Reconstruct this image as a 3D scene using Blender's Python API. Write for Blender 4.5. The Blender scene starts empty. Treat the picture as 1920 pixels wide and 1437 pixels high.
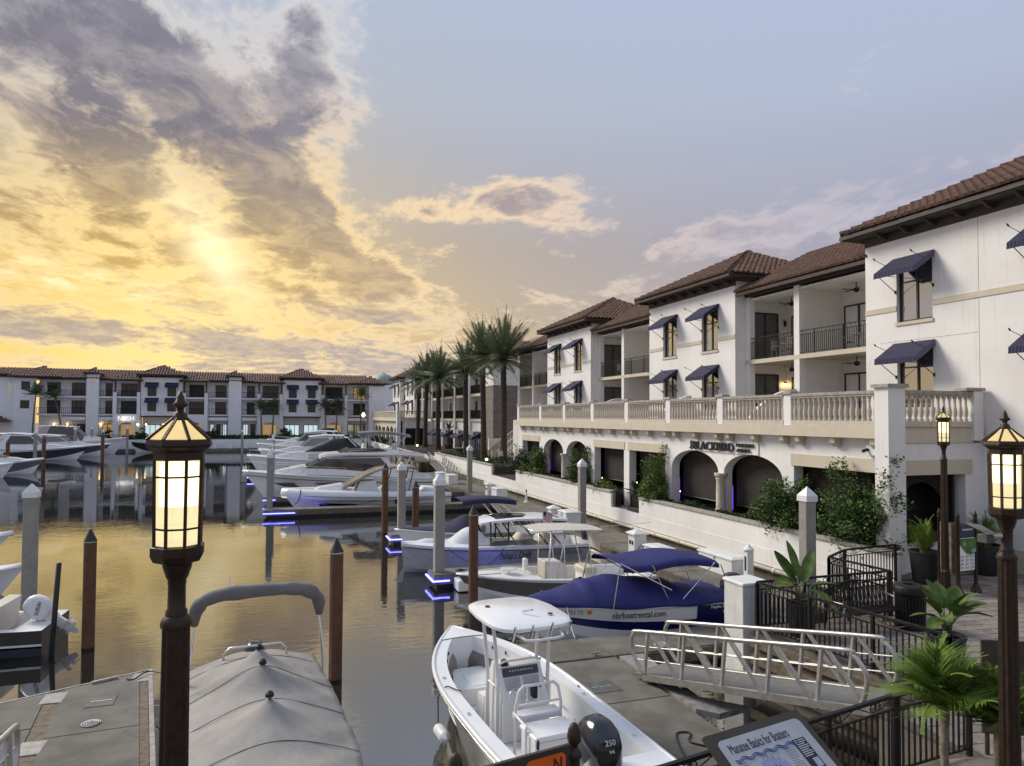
import bpy, bmesh, math, random
from mathutils import Vector, Matrix
PI = math.pi
R = math.radians
rnd = random.Random(11)
scene = bpy.context.scene
col = scene.collection

# ------------------------------------------------------------------ camera
YAW, PITCH, ROLL = R(18.7), R(1.75), R(0.3)
cam_d = bpy.data.cameras.new('camera')
cam = bpy.data.objects.new('camera', cam_d)
col.objects.link(cam)
cam_d.sensor_width = 36.0
cam_d.lens = 36.0 * 1332 / 1920
cam_d.shift_y = 24.5 / 1920
cam_d.clip_start = 0.1
cam_d.clip_end = 3000
fw = Vector((math.sin(YAW) * math.cos(PITCH), math.cos(YAW) * math.cos(PITCH), math.sin(PITCH)))
rt = Vector((math.cos(YAW), -math.sin(YAW), 0))
up = rt.cross(fw)
rt2 = rt * math.cos(ROLL) + up * math.sin(ROLL)
up2 = up * math.cos(ROLL) - rt * math.sin(ROLL)
m3 = Matrix((rt2, up2, -fw)).transposed()
cam.matrix_world = Matrix.Translation((0, 0, 6.15)) @ m3.to_4x4()
scene.camera = cam

# ------------------------------------------------------------------ colour management
scene.view_settings.view_transform = 'Standard'
scene.view_settings.look = 'None'
scene.view_settings.exposure = 0.5
scene.view_settings.gamma = 1.0

# ------------------------------------------------------------------ node helper
class NT:
    def __init__(self, tree):
        self.t = tree
        self.n = tree.nodes
        self.l = tree.links
    def new(self, typ, **kw):
        nd = self.n.new(typ)
        for k, v in kw.items():
            setattr(nd, k, v)
        return nd
    def put(self, sock, val):
        if isinstance(val, bpy.types.NodeSocket):
            self.l.new(val, sock)
        else:
            if isinstance(val, (tuple, list)) and len(val) == 3 and sock.type == 'RGBA':
                val = (*val, 1)
            sock.default_value = val
    def m(self, op, a, b=None, c=None, clamp=False):
        nd = self.new('ShaderNodeMath', operation=op)
        nd.use_clamp = clamp
        self.put(nd.inputs[0], a)
        if b is not None: self.put(nd.inputs[1], b)
        if c is not None: self.put(nd.inputs[2], c)
        return nd.outputs[0]
    def add(self, a, b): return self.m('ADD', a, b)
    def sub(self, a, b): return self.m('SUBTRACT', a, b)
    def mul(self, a, b): return self.m('MULTIPLY', a, b)
    def div(self, a, b): return self.m('DIVIDE', a, b)
    def smooth(self, x, lo, hi):
        nd = self.new('ShaderNodeMapRange', interpolation_type='SMOOTHSTEP')
        self.put(nd.inputs[0], x)
        nd.inputs[1].default_value = lo
        nd.inputs[2].default_value = hi
        return nd.outputs[0]
    def mix(self, f, a, b, blend='MIX'):
        nd = self.new('ShaderNodeMix', data_type='RGBA', blend_type=blend)
        self.put(nd.inputs[0], f)
        self.put(nd.inputs[6], a)
        self.put(nd.inputs[7], b)
        return nd.outputs[2]
    def ramp(self, f, stops, interp='LINEAR'):
        nd = self.new('ShaderNodeValToRGB')
        cr = nd.color_ramp
        cr.interpolation = interp
        while len(cr.elements) < len(stops):
            cr.elements.new(0.5)
        for e, (p, c) in zip(cr.elements, stops):
            e.position = p
            e.color = (*c, 1)
        self.put(nd.inputs[0], f)
        return nd.outputs[0]
    def noise(self, vec, scale, detail=4, rough=.55, dist=0, dims='3D'):
        nd = self.new('ShaderNodeTexNoise')
        nd.noise_dimensions = dims
        if vec is not None: self.l.new(vec, nd.inputs['Vector'])
        nd.inputs['Scale'].default_value = scale
        nd.inputs['Detail'].default_value = detail
        nd.inputs['Roughness'].default_value = rough
        nd.inputs['Distortion'].default_value = dist
        return nd.outputs[0]
    def comb(self, x, y, z):
        nd = self.new('ShaderNodeCombineXYZ')
        for s, v in zip(nd.inputs, (x, y, z)):
            self.put(s, v)
        return nd.outputs[0]

# ------------------------------------------------------------------ world: dusk sky with sunset clouds
SUN_AZ, SUN_EL = R(-7.0), R(9.0)
world = bpy.data.worlds.new('World')
scene.world = world
world.use_nodes = True
W = NT(world.node_tree)
W.n.clear()
w_out = W.new('ShaderNodeOutputWorld')
w_bg = W.new('ShaderNodeBackground')
W.l.new(w_bg.outputs[0], w_out.inputs[0])
tc = W.new('ShaderNodeTexCoord')
sep = W.new('ShaderNodeSeparateXYZ')
W.l.new(tc.outputs['Generated'], sep.inputs[0])
dx, dy, dz = sep.outputs
az = W.m('ARCTAN2', dx, dy)
el = W.m('ARCSINE', dz)
ela = W.m('ABSOLUTE', el)
def gauss(a0, e0, ra, re, rot=0.0):
    """soft elliptical region of the sky around azimuth a0 / elevation e0 (degrees)"""
    da = W.div(W.sub(az, R(a0)), 1.0)
    de = W.sub(el, R(e0))
    c, s = math.cos(R(rot)), math.sin(R(rot))
    p = W.div(W.add(W.mul(da, c), W.mul(de, s)), R(ra))
    q = W.div(W.sub(W.mul(de, c), W.mul(da, s)), R(re))
    r2 = W.add(W.mul(p, p), W.mul(q, q))
    return W.m('POWER', 2.71828, W.mul(r2, -1.0))
e01 = W.m('MULTIPLY', ela, 1.0 / R(60), clamp=True)
sky_sun = W.ramp(e01, [(0.0, (.80, .57, .21)), (.10, (.74, .51, .12)), (.22, (.64, .46, .14)), (.34, (.48, .45, .38)), (.50, (.48, .54, .63)), (1.0, (.42, .52, .74))])
sky_far = W.ramp(e01, [(0.0, (.60, .50, .46)), (.10, (.47, .42, .45)), (.22, (.42, .42, .55)), (.40, (.51, .58, .76)), (.60, (.50, .60, .82)), (1.0, (.44, .55, .80))])
toward = gauss(-20, 6, 40, 44)
base = W.mix(toward, sky_far, sky_sun)
nis = W.new('ShaderNodeTexSky', sky_type='NISHITA')
nis.sun_disc = False
nis.sun_elevation = SUN_EL
nis.sun_rotation = SUN_AZ
nis.altitude = 0
nis.dust_density = 2.0
nisc = W.mix(1.0, nis.outputs[0], (.06, .06, .06), 'MULTIPLY')
base = W.mix(.12, base, nisc)
# cloud field: noise on a flat layer overhead, seen in perspective
zz = W.add(W.m('MAXIMUM', dz, 0.0), .13)
px_, py_ = W.div(dx, zz), W.div(dy, zz)
cv = W.comb(W.add(W.mul(px_, .80), W.mul(py_, .30)), W.sub(W.mul(py_, .62), W.mul(px_, .42)), 0.37)
n1 = W.noise(cv, 1.75, 12, .66, .6)
n2 = W.noise(cv, 7.0, 8, .66, .4)
n3 = W.noise(cv, 16.0, 6, .62, .3)
nn = W.add(W.add(W.mul(n1, .58), W.mul(n2, .27)), W.mul(n3, .15))
bias = None
for a0, e0, ra, re, rot, wgt in [
    (-15, 25.5, 12, 5.0, -22, .20), (2.5, 24.5, 4.2, 4.4, -40, .17), (-3, 20.5, 8.5, 2.4, -30, .14), (-13, 17.5, 7, 2.6, -30, .20), (1, 15.5, 9, 2.4, -32, .13),
    (-14, 11.5, 15, 3.4, -10, .13), (4, 12.5, 7, 2.4, -30, .12), (-6, 5.6, 28, 1.2, -2, .17), (6, 3.6, 30, .9, 0, .13), (18.5, 17.4, 5.0, 1.7, 4, .21), (11.5, 16.2, 3.2, .9, -6, .15), (22, 15.8, 4, 1.1, -8, .14),
    (34, 14.0, 13, 1.7, 3, .12), (8.5, 10.7, 3.6, .55, -4, .17), (8, 7.9, 3.4, .45, 0, .17), (7.5, 31.5, 3.4, .7, 6, .14), (2.0, 8.6, 3.2, 1.2, -12, .12),
    (-48, 16, 26, 13, 0, .11), (21, 26, 9, 7, 0, -.10), (38, 29, 20, 9, 0, -.12)]:
    g = W.mul(gauss(a0, e0, ra, re, rot), wgt)
    bias = g if bias is None else W.add(bias, g)
fld = W.add(W.sub(nn, .035), bias)
dens = W.smooth(fld, .480, .592)
thick = W.m('MULTIPLY', W.smooth(fld, .53, .655), W.add(.72, W.mul(W.smooth(n2, .38, .62), .32)))
near_sun = gauss(-7, 10, 22, 13)
lit = W.mix(near_sun, W.mix(gauss(14, 17, 16, 14), (.58, .55, .62), (1.12, .84, .58)), (1.25, .93, .38))
dark_c = W.ramp(e01, [(0.0, (.44, .37, .33)), (.10, (.44, .37, .33)), (.17, (.54, .36, .11)), (.26, (.38, .28, .17)), (.34, (.165, .15, .185)), (.6, (.145, .145, .195))])
dark_r = W.mix(gauss(16, 14, 18, 10), (.40, .40, .50), (.44, .38, .42))
dark_c = W.mix(gauss(-12, 10, 30, 40), dark_r, dark_c)
lit = W.mix(W.smooth(el, R(19), R(27)), lit, (.80, .76, .74))
dark_c = W.mix(W.mul(W.smooth(n3, .35, .65), .45), dark_c, W.mix(1.0, dark_c, (1.5, 1.45, 1.4), 'MULTIPLY'))
ccol = W.mix(thick, lit, dark_c)
sky = W.mix(W.mul(dens, .90), base, ccol)
# gap in the clouds where the sun breaks through
glow = W.mul(gauss(-4.6, 12.4, 1.7, 4.2, 38), W.smooth(n2, .25, .60))
sky = W.mix(W.mul(glow, .85), sky, (1.5, 1.25, .75))
glow2 = W.mul(gauss(-14, 9.3, 9, 1.3, -6), W.smooth(n2, .48, .62))
sky = W.mix(W.mul(glow2, .75), sky, (1.35, 1.08, .60))
world.cycles.sampling_method = 'MANUAL'
world.cycles.sample_map_resolution = 512
W.l.new(sky, w_bg.inputs[0])
w_bg.inputs[1].default_value = 0.70

sun_d = bpy.data.lights.new('sun', 'SUN')
sun = bpy.data.objects.new('sun', sun_d)
col.objects.link(sun)
sun_d.energy = 2.4
sun_d.angle = R(24)
sun_d.color = (1.0, .92, .80)
SL = Vector((math.sin(SUN_AZ - R(34)) * math.cos(R(36)), math.cos(SUN_AZ - R(34)) * math.cos(R(36)), math.sin(R(36))))
sun.rotation_euler = SL.to_track_quat('Z', 'Y').to_euler()
sun.location = (-20, 60, 40)

# ------------------------------------------------------------------ materials
MATS = {}
def mat(name, c, rough=.6, metal=0.0, var=.12, scale=4.0, bump=0.0, bscale=30.0, spec=.5, emis=None, estr=0.0, coat=0.0, streak=0.0, ior=1.5, stain=None):
    if name in MATS: return MATS[name]
    m = bpy.data.materials.new(name)
    m.use_nodes = True
    T = NT(m.node_tree)
    b = T.n['Principled BSDF']
    tcn = T.new('ShaderNodeTexCoord')
    ov = tcn.outputs['Object']
    nz = T.noise(ov, scale, 5, .6)
    lo = tuple(max(0, x * (1 - var)) for x in c)
    hi = tuple(min(1, x * (1 + var)) for x in c)
    cc = T.mix(T.smooth(nz, .3, .7), lo, hi)
    if streak:
        mp = T.new('ShaderNodeMapping')
        T.l.new(ov, mp.inputs[0])
        mp.inputs['Scale'].default_value = (6, 6, .35)
        sn = T.noise(mp.outputs[0], 1.0, 5, .65)
        sc = stain or tuple(x * .45 for x in c)
        cc = T.mix(T.mul(T.smooth(sn, .52, .78), streak), cc, sc)
    T.l.new(cc, b.inputs['Base Color'])
    T.l.new(T.m('ADD', rough - .06, T.mul(nz, .12), clamp=True), b.inputs['Roughness'])
    b.inputs['Metallic'].default_value = metal
    b.inputs['Specular IOR Level'].default_value = spec
    b.inputs['IOR'].default_value = ior
    if coat:
        b.inputs['Coat Weight'].default_value = coat
        b.inputs['Coat Roughness'].default_value = .08
    if emis:
        b.inputs['Emission Color'].default_value = (*emis, 1)
        b.inputs['Emission Strength'].default_value = estr
    if bump:
        bp = T.new('ShaderNodeBump')
        bp.inputs['Strength'].default_value = bump
        bp.inputs['Distance'].default_value = .02
        T.l.new(T.noise(ov, bscale, 4, .6), bp.inputs['Height'])
        T.l.new(bp.outputs[0], b.inputs['Normal'])
    MATS[name] = m
    return m
def glass_mat(name, tint, rough=.03, ior=2.2):
    return mat(name, tint, rough=rough + .06, var=.25, scale=.8, spec=1.0, ior=ior)
M = {}
M['stucco'] = mat('white_stucco', (.79, .77, .74), .85, var=.05, scale=.6, bump=.35, bscale=45, streak=.32, stain=(.50, .46, .40))
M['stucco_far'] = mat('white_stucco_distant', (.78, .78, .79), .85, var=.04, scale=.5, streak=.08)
M['beige'] = mat('beige_stucco', (.58, .515, .40), .85, var=.05, scale=1.5, bump=.25, bscale=45, streak=.12)
M['cast'] = mat('cast_stone', (.56, .50, .41), .85, var=.10, scale=5, bump=.35, bscale=50, streak=.45, stain=(.20, .17, .13))
M['cast_cap'] = mat('weathered_stone_cap', (.36, .33, .29), .9, var=.22, scale=6, bump=.4, bscale=40)
M['bronze'] = mat('bronze_frame', (.035, .027, .02), .45, var=.2)
M['iron'] = mat('black_iron', (.009, .008, .0075), .5, metal=.1, spec=.35, var=.3, scale=9)
M['pane'] = glass_mat('dark_window_glass', (.03, .032, .034), .02, 3.2)
M['pane_far'] = glass_mat('dark_distant_glass', (.014, .016, .018), .06, 1.38)
M['pane_warm'] = mat('lit_window_glass', (.10, .07, .03), .15, emis=(1, .62, .22), estr=.22, spec=1.0)
M['pane_cool'] = mat('lit_shop_glass', (.10, .12, .12), .15, emis=(.7, .9, .95), estr=.55, spec=1.0)
M['curtain'] = mat('grey_curtain', (.12, .125, .125), .9, var=.3, scale=8)
M['shade'] = mat('brown_roller_shade', (.028, .021, .016), .8, var=.35, scale=1.6)
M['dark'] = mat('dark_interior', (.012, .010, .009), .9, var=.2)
M['eavewood'] = mat('dark_stained_eave', (.055, .04, .03), .7, var=.25, scale=6)
M['tile'] = mat('terracotta_tile', (.135, .070, .045), .85, var=.35, scale=2.5, bump=.4, bscale=25)
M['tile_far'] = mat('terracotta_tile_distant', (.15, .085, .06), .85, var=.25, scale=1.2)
M['concrete'] = mat('dock_concrete', (.15, .136, .112), .9, var=.26, scale=1.3, bump=.4, bscale=60, streak=.45, stain=(.085, .075, .058))
M['conc_edge'] = mat('dock_edge_timber', (.125, .10, .072), .9, var=.4, scale=7, bump=.5, bscale=25)
M['pile_conc'] = mat('piling_concrete', (.30, .285, .255), .9, var=.12, scale=3, bump=.4, bscale=40, streak=.35, stain=(.17, .15, .12))
M['galv'] = mat('galvanised_plate', (.30, .29, .27), .6, metal=.2, var=.25, scale=6)
M['pile_cap'] = mat('white_piling_cap', (.74, .74, .73), .5, var=.05)
M['pile_brown'] = mat('brown_composite_sleeve', (.115, .048, .02), .55, var=.25, scale=5)
M['pile_wet'] = mat('wet_piling_base', (.012, .010, .008), .35, var=.3)
M['blackcap'] = mat('black_cone_cap', (.02, .019, .018), .5)
M['alu'] = mat('brushed_aluminium', (.52, .50, .455), .42, metal=.75, var=.12, scale=8)
M['steel'] = mat('polished_steel', (.75, .74, .72), .2, metal=1.0, var=.05)
M['gel'] = mat('white_gelcoat', (.80, .80, .79), .24, var=.03, scale=1.5, coat=.3)
M['gel_dull'] = mat('white_gelcoat_interior', (.76, .75, .72), .45, var=.05, scale=3)
M['cream'] = mat('cream_vinyl', (.60, .55, .46), .5, var=.08, scale=6, bump=.15, bscale=30)
M['vinyl_w'] = mat('white_canvas', (.62, .62, .63), .75, var=.08, scale=4, bump=.3, bscale=12)
M['plastic_w'] = mat('white_plastic', (.76, .76, .74), .4, var=.05)
M['tint'] = glass_mat('tinted_boat_glass', (.012, .012, .014), .03, 1.6)
M['smoke'] = glass_mat('smoked_windscreen', (.05, .06, .065), .04, 1.8)
M['greenglass'] = glass_mat('green_boat_glass', (.035, .065, .05), .04, 2.0)
M['navy'] = mat('navy_hull', (.008, .010, .022), .15, var=.15, coat=.4)
M['bluecover'] = mat('royal_blue_canvas', (.011, .013, .115), .75, var=.22, scale=3, bump=.45, bscale=9)
M['navycover'] = mat('navy_canvas', (.016, .016, .055), .8, var=.25, scale=3, bump=.4, bscale=9)
M['greycover'] = mat('grey_canvas', (.30, .28, .255), .85, var=.14, scale=1.6, bump=.6, bscale=5)
M['greybim'] = mat('charcoal_canvas', (.17, .165, .16), .85, var=.15, scale=3, bump=.4, bscale=14)
M['taupe'] = mat('taupe_hull', (.115, .095, .075), .28, var=.06, coat=.3)
M['greyhull'] = mat('pale_grey_hull', (.34, .345, .35), .28, var=.05, coat=.3)
M['black'] = mat('black_rubber', (.012, .012, .012), .5, var=.3)
M['blackgloss'] = mat('black_gloss_cowling', (.014, .015, .02), .16, var=.2, coat=.5)
M['led'] = mat('blue_led', (.1, .1, .9), .4, emis=(.11, .12, 1.0), estr=7.0)
M['led_purple'] = mat('purple_led', (.3, .1, .8), .4, emis=(.22, .05, .9), estr=.55)
M['warm'] = mat('warm_bulb', (1, .8, .5), .4, emis=(1, .66, .25), estr=9.0)
M['orange'] = mat('orange_paint', (.75, .13, .01), .5)
M['wood'] = mat('weathered_timber', (.16, .125, .085), .9, var=.35, scale=8, bump=.5, bscale=22)
M['ink'] = mat('black_ink', (.02, .02, .025), .6)
M['inkblue'] = mat('blue_ink', (.03, .07, .25), .6)
M['white'] = mat('white_paint', (.8, .8, .8), .5, var=.03)
M['pot'] = mat('charcoal_planter', (.028, .028, .03), .45, var=.2, scale=5)
M['red_pot'] = mat('red_clay_pot', (.14, .03, .02), .6)
M['soil'] = mat('soil', (.02, .015, .01), .95, var=.4, scale=12)
M['lampmetal'] = mat('brown_lamp_metal', (.038, .023, .014), .42, metal=.4, var=.3, scale=14, bump=.2, bscale=60)
def leaf_mat(name, c, var=.35, scale=1.3):
    if name in MATS: return MATS[name]
    m = mat(name, c, .55, var=var, scale=scale, spec=.2)
    b = m.node_tree.nodes['Principled BSDF']
    b.inputs['Subsurface Weight'].default_value = 0.0
    return m
M['leaf'] = leaf_mat('shrub_leaf', (.09, .145, .035))
M['leaf_light'] = leaf_mat('pale_shrub_leaf', (.15, .18, .045))
M['hedge'] = leaf_mat('hedge_leaf', (.035, .062, .02))
M['frond'] = leaf_mat('palm_frond', (.11, .135, .07), .4, .6)
M['frond_near'] = leaf_mat('areca_frond', (.12, .18, .03), .4, 4)
M['bigleaf'] = leaf_mat('broad_green_leaf', (.085, .135, .03), .35, 5)
M['trunk'] = mat('palm_trunk', (.055, .042, .03), .95, var=.5, scale=9, bump=.8, bscale=14)
M['stem'] = mat('green_stem', (.10, .12, .05), .6, var=.3)
M['paver'] = mat('grey_paver', (.225, .195, .17), .9, var=.22, scale=.9, bump=.35, bscale=40)
M['mortar'] = mat('paver_joint', (.085, .075, .065), .95, var=.2)
M['signbrown'] = mat('dark_brown_panel', (.045, .034, .024), .6, var=.2)
M['granite'] = mat('brown_granite_panel', (.14, .105, .08), .6, var=.45, scale=7)
M['water_pipe'] = mat('cream_pipe', (.58, .52, .40), .6, var=.15, scale=3)

# ------------------------------------------------------------------ mesh helper
class MB:
    def __init__(self, tf=None):
        self.v, self.f, self.tf = [], [], tf
    def add(self, vs, fs):
        o = len(self.v)
        t = self.tf
        self.v.extend([t(*p) for p in vs] if t else [tuple(p) for p in vs])
        self.f.extend([tuple(i + o for i in f) for f in fs])
        return self
    def box(self, x0, x1, y0, y1, z0, z1):
        return self.add([(x0, y0, z0), (x1, y0, z0), (x1, y1, z0), (x0, y1, z0), (x0, y0, z1), (x1, y0, z1), (x1, y1, z1), (x0, y1, z1)],
                        [(0, 3, 2, 1), (4, 5, 6, 7), (0, 1, 5, 4), (1, 2, 6, 5), (2, 3, 7, 6), (3, 0, 4, 7)])
    def cbox(self, x0, x1, y0, y1, z0, z1, b=.02):
        """box with chamfered top and vertical edges"""
        def ring(i, z): 
            return [(x0 + i + b, y0 + i, z), (x1 - i - b, y0 + i, z), (x1 - i, y0 + i + b, z), (x1 - i, y1 - i - b, z), (x1 - i - b, y1 - i, z), (x0 + i + b, y1 - i, z), (x0 + i, y1 - i - b, z), (x0 + i, y0 + i + b, z)]
        return self.loft([ring(0, z0), ring(0, z1 - b), ring(b, z1)], True, True)
    def bar(self, p, q, w, h=None, upv=(0, 0, 1)):
        h = h or w
        p, q = Vector(p), Vector(q)
        d = (q - p)
        if d.length < 1e-6: return self
        d.normalize()
        u = Vector(upv)
        if abs(d.dot(u)) > .98: u = Vector((1, 0, 0))
        s = d.cross(u).normalized() * (w / 2)
        t = s.cross(d).normalized() * (h / 2)
        vs = [p - s - t, p + s - t, p + s + t, p - s + t, q - s - t, q + s - t, q + s + t, q - s + t]
        return self.add(vs, [(0, 3, 2, 1), (4, 5, 6, 7), (0, 1, 5, 4), (1, 2, 6, 5), (2, 3, 7, 6), (3, 0, 4, 7)])
    def loft(self, rings, closed=True, cap=True):
        n = len(rings[0])
        vs = [p for r in rings for p in r]
        fs = []
        for i in range(len(rings) - 1):
            for j in range(n if closed else n - 1):
                k = (j + 1) % n
                fs.append((i * n + j, i * n + k, (i + 1) * n + k, (i + 1) * n + j))
        if cap and closed:
            fs.append(tuple(range(n - 1, -1, -1)))
            fs.append(tuple((len(rings) - 1) * n + j for j in range(n)))
        return self.add(vs, fs)
    def tube(self, pts, r, n=6, cap=True):
        pts = [Vector(p) for p in pts]
        rings = []
        prev = None
        for i, p in enumerate(pts):
            d = (pts[min(i + 1, len(pts) - 1)] - pts[max(i - 1, 0)]).normalized()
            if prev is None:
                u = Vector((0, 0, 1)) if abs(d.z) < .95 else Vector((1, 0, 0))
                s = d.cross(u).normalized()
            else:
                s = (prev - d * prev.dot(d)).normalized()
            prev = s
            t = d.cross(s)
            rr = r[i] if isinstance(r, (list, tuple)) else r
            rings.append([p + (s * math.cos(2 * PI * k / n) + t * math.sin(2 * PI * k / n)) * rr for k in range(n)])
        return self.loft(rings, True, cap)
    def lathe(self, prof, n=12, c=(0, 0, 0), rot=0.0):
        rings = [[(c[0] + r * math.cos(2 * PI * k / n + rot), c[1] + r * math.sin(2 * PI * k / n + rot), c[2] + z) for k in range(n)] for r, z in prof]
        return self.loft(rings, True, True)
    def prism(self, poly, ax, a0, a1):
        """polygon in the two other axes (order x,y,z without ax), extruded along ax"""
        def pt(p, a):
            return (a, p[0], p[1]) if ax == 'x' else (p[0], a, p[1]) if ax == 'y' else (p[0], p[1], a)
        return self.loft([[pt(p, a0) for p in poly], [pt(p, a1) for p in poly]], True, True)
    def mesh(self, name):
        me = bpy.data.meshes.new(name)
        me.from_pydata(self.v, [], self.f)
        bm = bmesh.new()
        bm.from_mesh(me)
        bmesh.ops.recalc_face_normals(bm, faces=bm.faces)
        bm.to_mesh(me)
        bm.free()
        return me
    def build(self, name, m, parent=None, smooth=False):
        return link(self.mesh(name), name, m, parent, smooth)
def link(me, name, m, parent=None, smooth=False, loc=None, rot=None):
    o = bpy.data.objects.new(name, me)
    col.objects.link(o)
    if m is not None and not me.materials:
        me.materials.append(m)
    if smooth:
        if smooth == 'auto':
            me.polygons.foreach_set('use_smooth', [True] * len(me.polygons))
            me.set_sharp_from_angle(angle=R(38))
        else:
            me.polygons.foreach_set('use_smooth', [True] * len(me.polygons))
    if loc is not None: o.location = loc
    if rot is not None: o.rotation_euler = rot
    if parent is not None:
        o.parent = parent
        if parent.name in WORLD_ROOTS:
            o.matrix_parent_inverse = Matrix.Translation(-Vector(parent.location))
    return o
WORLD_ROOTS = set()
def tag(o, label, cat, group=None):
    o['label'] = label
    o['category'] = cat
    if group: o['group'] = group
    return o
def thing(name, label, cat, loc=(0, 0, 0), rz=0.0, group=None, world=False):
    o = bpy.data.objects.new(name, None)
    col.objects.link(o)
    o.location = loc
    o.rotation_euler = (0, 0, rz)
    o.empty_display_size = .2
    tag(o, label, cat, group)
    if world: WORLD_ROOTS.add(o.name)
    return o
def struct(o, kind='structure'):
    o['kind'] = kind
    return o
def dup(o, parent=None, loc=None, rz=None, label=None):
    c = o.copy()
    col.objects.link(c)
    if parent is not None: c.parent = parent
    if loc is not None: c.location = loc
    if rz is not None: c.rotation_euler = (c.rotation_euler[0], c.rotation_euler[1], rz)
    if label: c['label'] = label
    for ch in list(o.children):
        dup(ch, c)
    return c
def text(s, size, name, m, parent, mtx, depth=.01, align='LEFT', sx=1.0, shear=0.0):
    cu = bpy.data.curves.new('lettering', 'FONT')
    cu.body = s
    cu.size = size
    cu.extrude = depth
    cu.align_x = align
    cu.shear = shear
    cu.resolution_u = 3
    t = bpy.data.objects.new('lettering_source', cu)
    col.objects.link(t)
    dg = bpy.context.evaluated_depsgraph_get()
    me = bpy.data.meshes.new_from_object(t.evaluated_get(dg))
    bpy.data.objects.remove(t)
    bpy.data.curves.remove(cu)
    me.transform(mtx @ Matrix.Diagonal((sx, 1, 1, 1)))
    me.materials.clear()
    return link(me, name, m, parent)
def basis(o, ex, ey):
    """4x4 placing text: x along ex, y along ey, at o"""
    ex, ey = Vector(ex).normalized(), Vector(ey).normalized()
    ez = ex.cross(ey)
    mm = Matrix((ex, ey, ez)).transposed().to_4x4()
    mm.translation = Vector(o)
    return mm
def fit_text(s, w, h, nm, m, parent, o, ex, ey, depth=.004, shear=0.):
    """lettering scaled to an exact width and height"""
    t = text(s, 1.0, nm, m, None, Matrix.Identity(4), depth, shear=shear)
    me = t.data
    xs = [v.co.x for v in me.vertices]; ys_ = [v.co.y for v in me.vertices]
    sx_, sy_ = w / (max(xs) - min(xs)), h / (max(ys_) - min(ys_))
    me.transform(basis(o, ex, ey) @ Matrix.Diagonal((sx_, sy_, 1, 1)) @ Matrix.Translation((-min(xs), -min(ys_), 0)))
    t.parent = parent
    if parent.name in WORLD_ROOTS: t.matrix_parent_inverse = Matrix.Translation(-Vector(parent.location))
    return t


def smooth_pts(pts, n=5):
    """Catmull-Rom curve through the points"""
    P_ = [Vector(p) for p in pts]
    out = []
    for i in range(len(P_) - 1):
        a, b, c, d = P_[max(0, i - 1)], P_[i], P_[i + 1], P_[min(len(P_) - 1, i + 2)]
        for k in range(n):
            t = k / n
            out.append(.5 * ((2 * b) + (c - a) * t + (2 * a - 5 * b + 4 * c - d) * t * t + (3 * b - a - 3 * c + d) * t ** 3))
    out.append(P_[-1])
    return out
# ================================================================== SETTING
G = 1.45          # promenade level above the water
# ---- water
def water_mat():
    m = bpy.data.materials.new('harbour_water')
    m.use_nodes = True
    T = NT(m.node_tree)
    b = T.n['Principled BSDF']
    b.inputs['Base Color'].default_value = (.012, .013, .011, 1)
    b.inputs['Roughness'].default_value = .012
    b.inputs['IOR'].default_value = 2.8
    b.inputs['Specular IOR Level'].default_value = .75
    g = T.new('ShaderNodeTexCoord').outputs['Object']
    mp = T.new('ShaderNodeMapping')
    T.l.new(g, mp.inputs[0])
    mp.inputs['Scale'].default_value = (.55, 1.5, 1)
    mp.inputs['Rotation'].default_value = (0, 0, R(-14))
    a = T.noise(mp.outputs[0], 2.6, 3, .5, .6)
    c = T.noise(mp.outputs[0], .55, 3, .5, .3)
    patch = T.smooth(T.noise(g, .06, 3, .5), .36, .62)
    h = T.add(T.mul(T.mul(a, patch), .9), T.mul(c, .55))
    bp = T.new('ShaderNodeBump')
    bp.inputs['Strength'].default_value = .095
    bp.inputs['Distance'].default_value = .06
    T.l.new(h, bp.inputs['Height'])
    T.l.new(bp.outputs[0], b.inputs['Normal'])
    return m
wtr = MB().add([(-700, -60, 0), (700, -60, 0), (700, 900, 0), (-700, 900, 0)], [(0, 1, 2, 3)]).build('water', water_mat())
struct(wtr)
bed = MB().add([(-700, -60, -3.0), (700, -60, -3.0), (700, 900, -3.0), (-700, 900, -3.0)], [(0, 1, 2, 3)]).build('basin_floor', M['soil'])
struct(bed)

# ---- land
land = MB().prism([(17.55, 16.3), (17.55, 136.5), (-160, 136.5), (-160, 500), (400, 500), (400, 16.3)], 'z', -3, G - .012).build('ground', M['paver'])
struct(land)
PROM = [(-60, 6.45), (3.9, 6.7), (7.9, 7.45), (9.42, 7.62), (9.32, 9.0), (11.0, 9.15), (10.4, 13.45), (14.25, 13.45), (14.1, 15.3), (15.2, 16.0), (17.5, 16.25), (60, 16.25), (60, -30), (-60, -30)]
prom = MB().prism(PROM, 'z', -3, G - .03).build('promenade', M['mortar'])
struct(prom)
def inside(poly, x, y):
    c = False
    j = len(poly) - 1
    for i in range(len(poly)):
        xi, yi = poly[i]
        xj, yj = poly[j]
        if (yi > y) != (yj > y) and x < (xj - xi) * (y - yi) / (yj - yi) + xi:
            c = not c
        j = i
    return c
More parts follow.
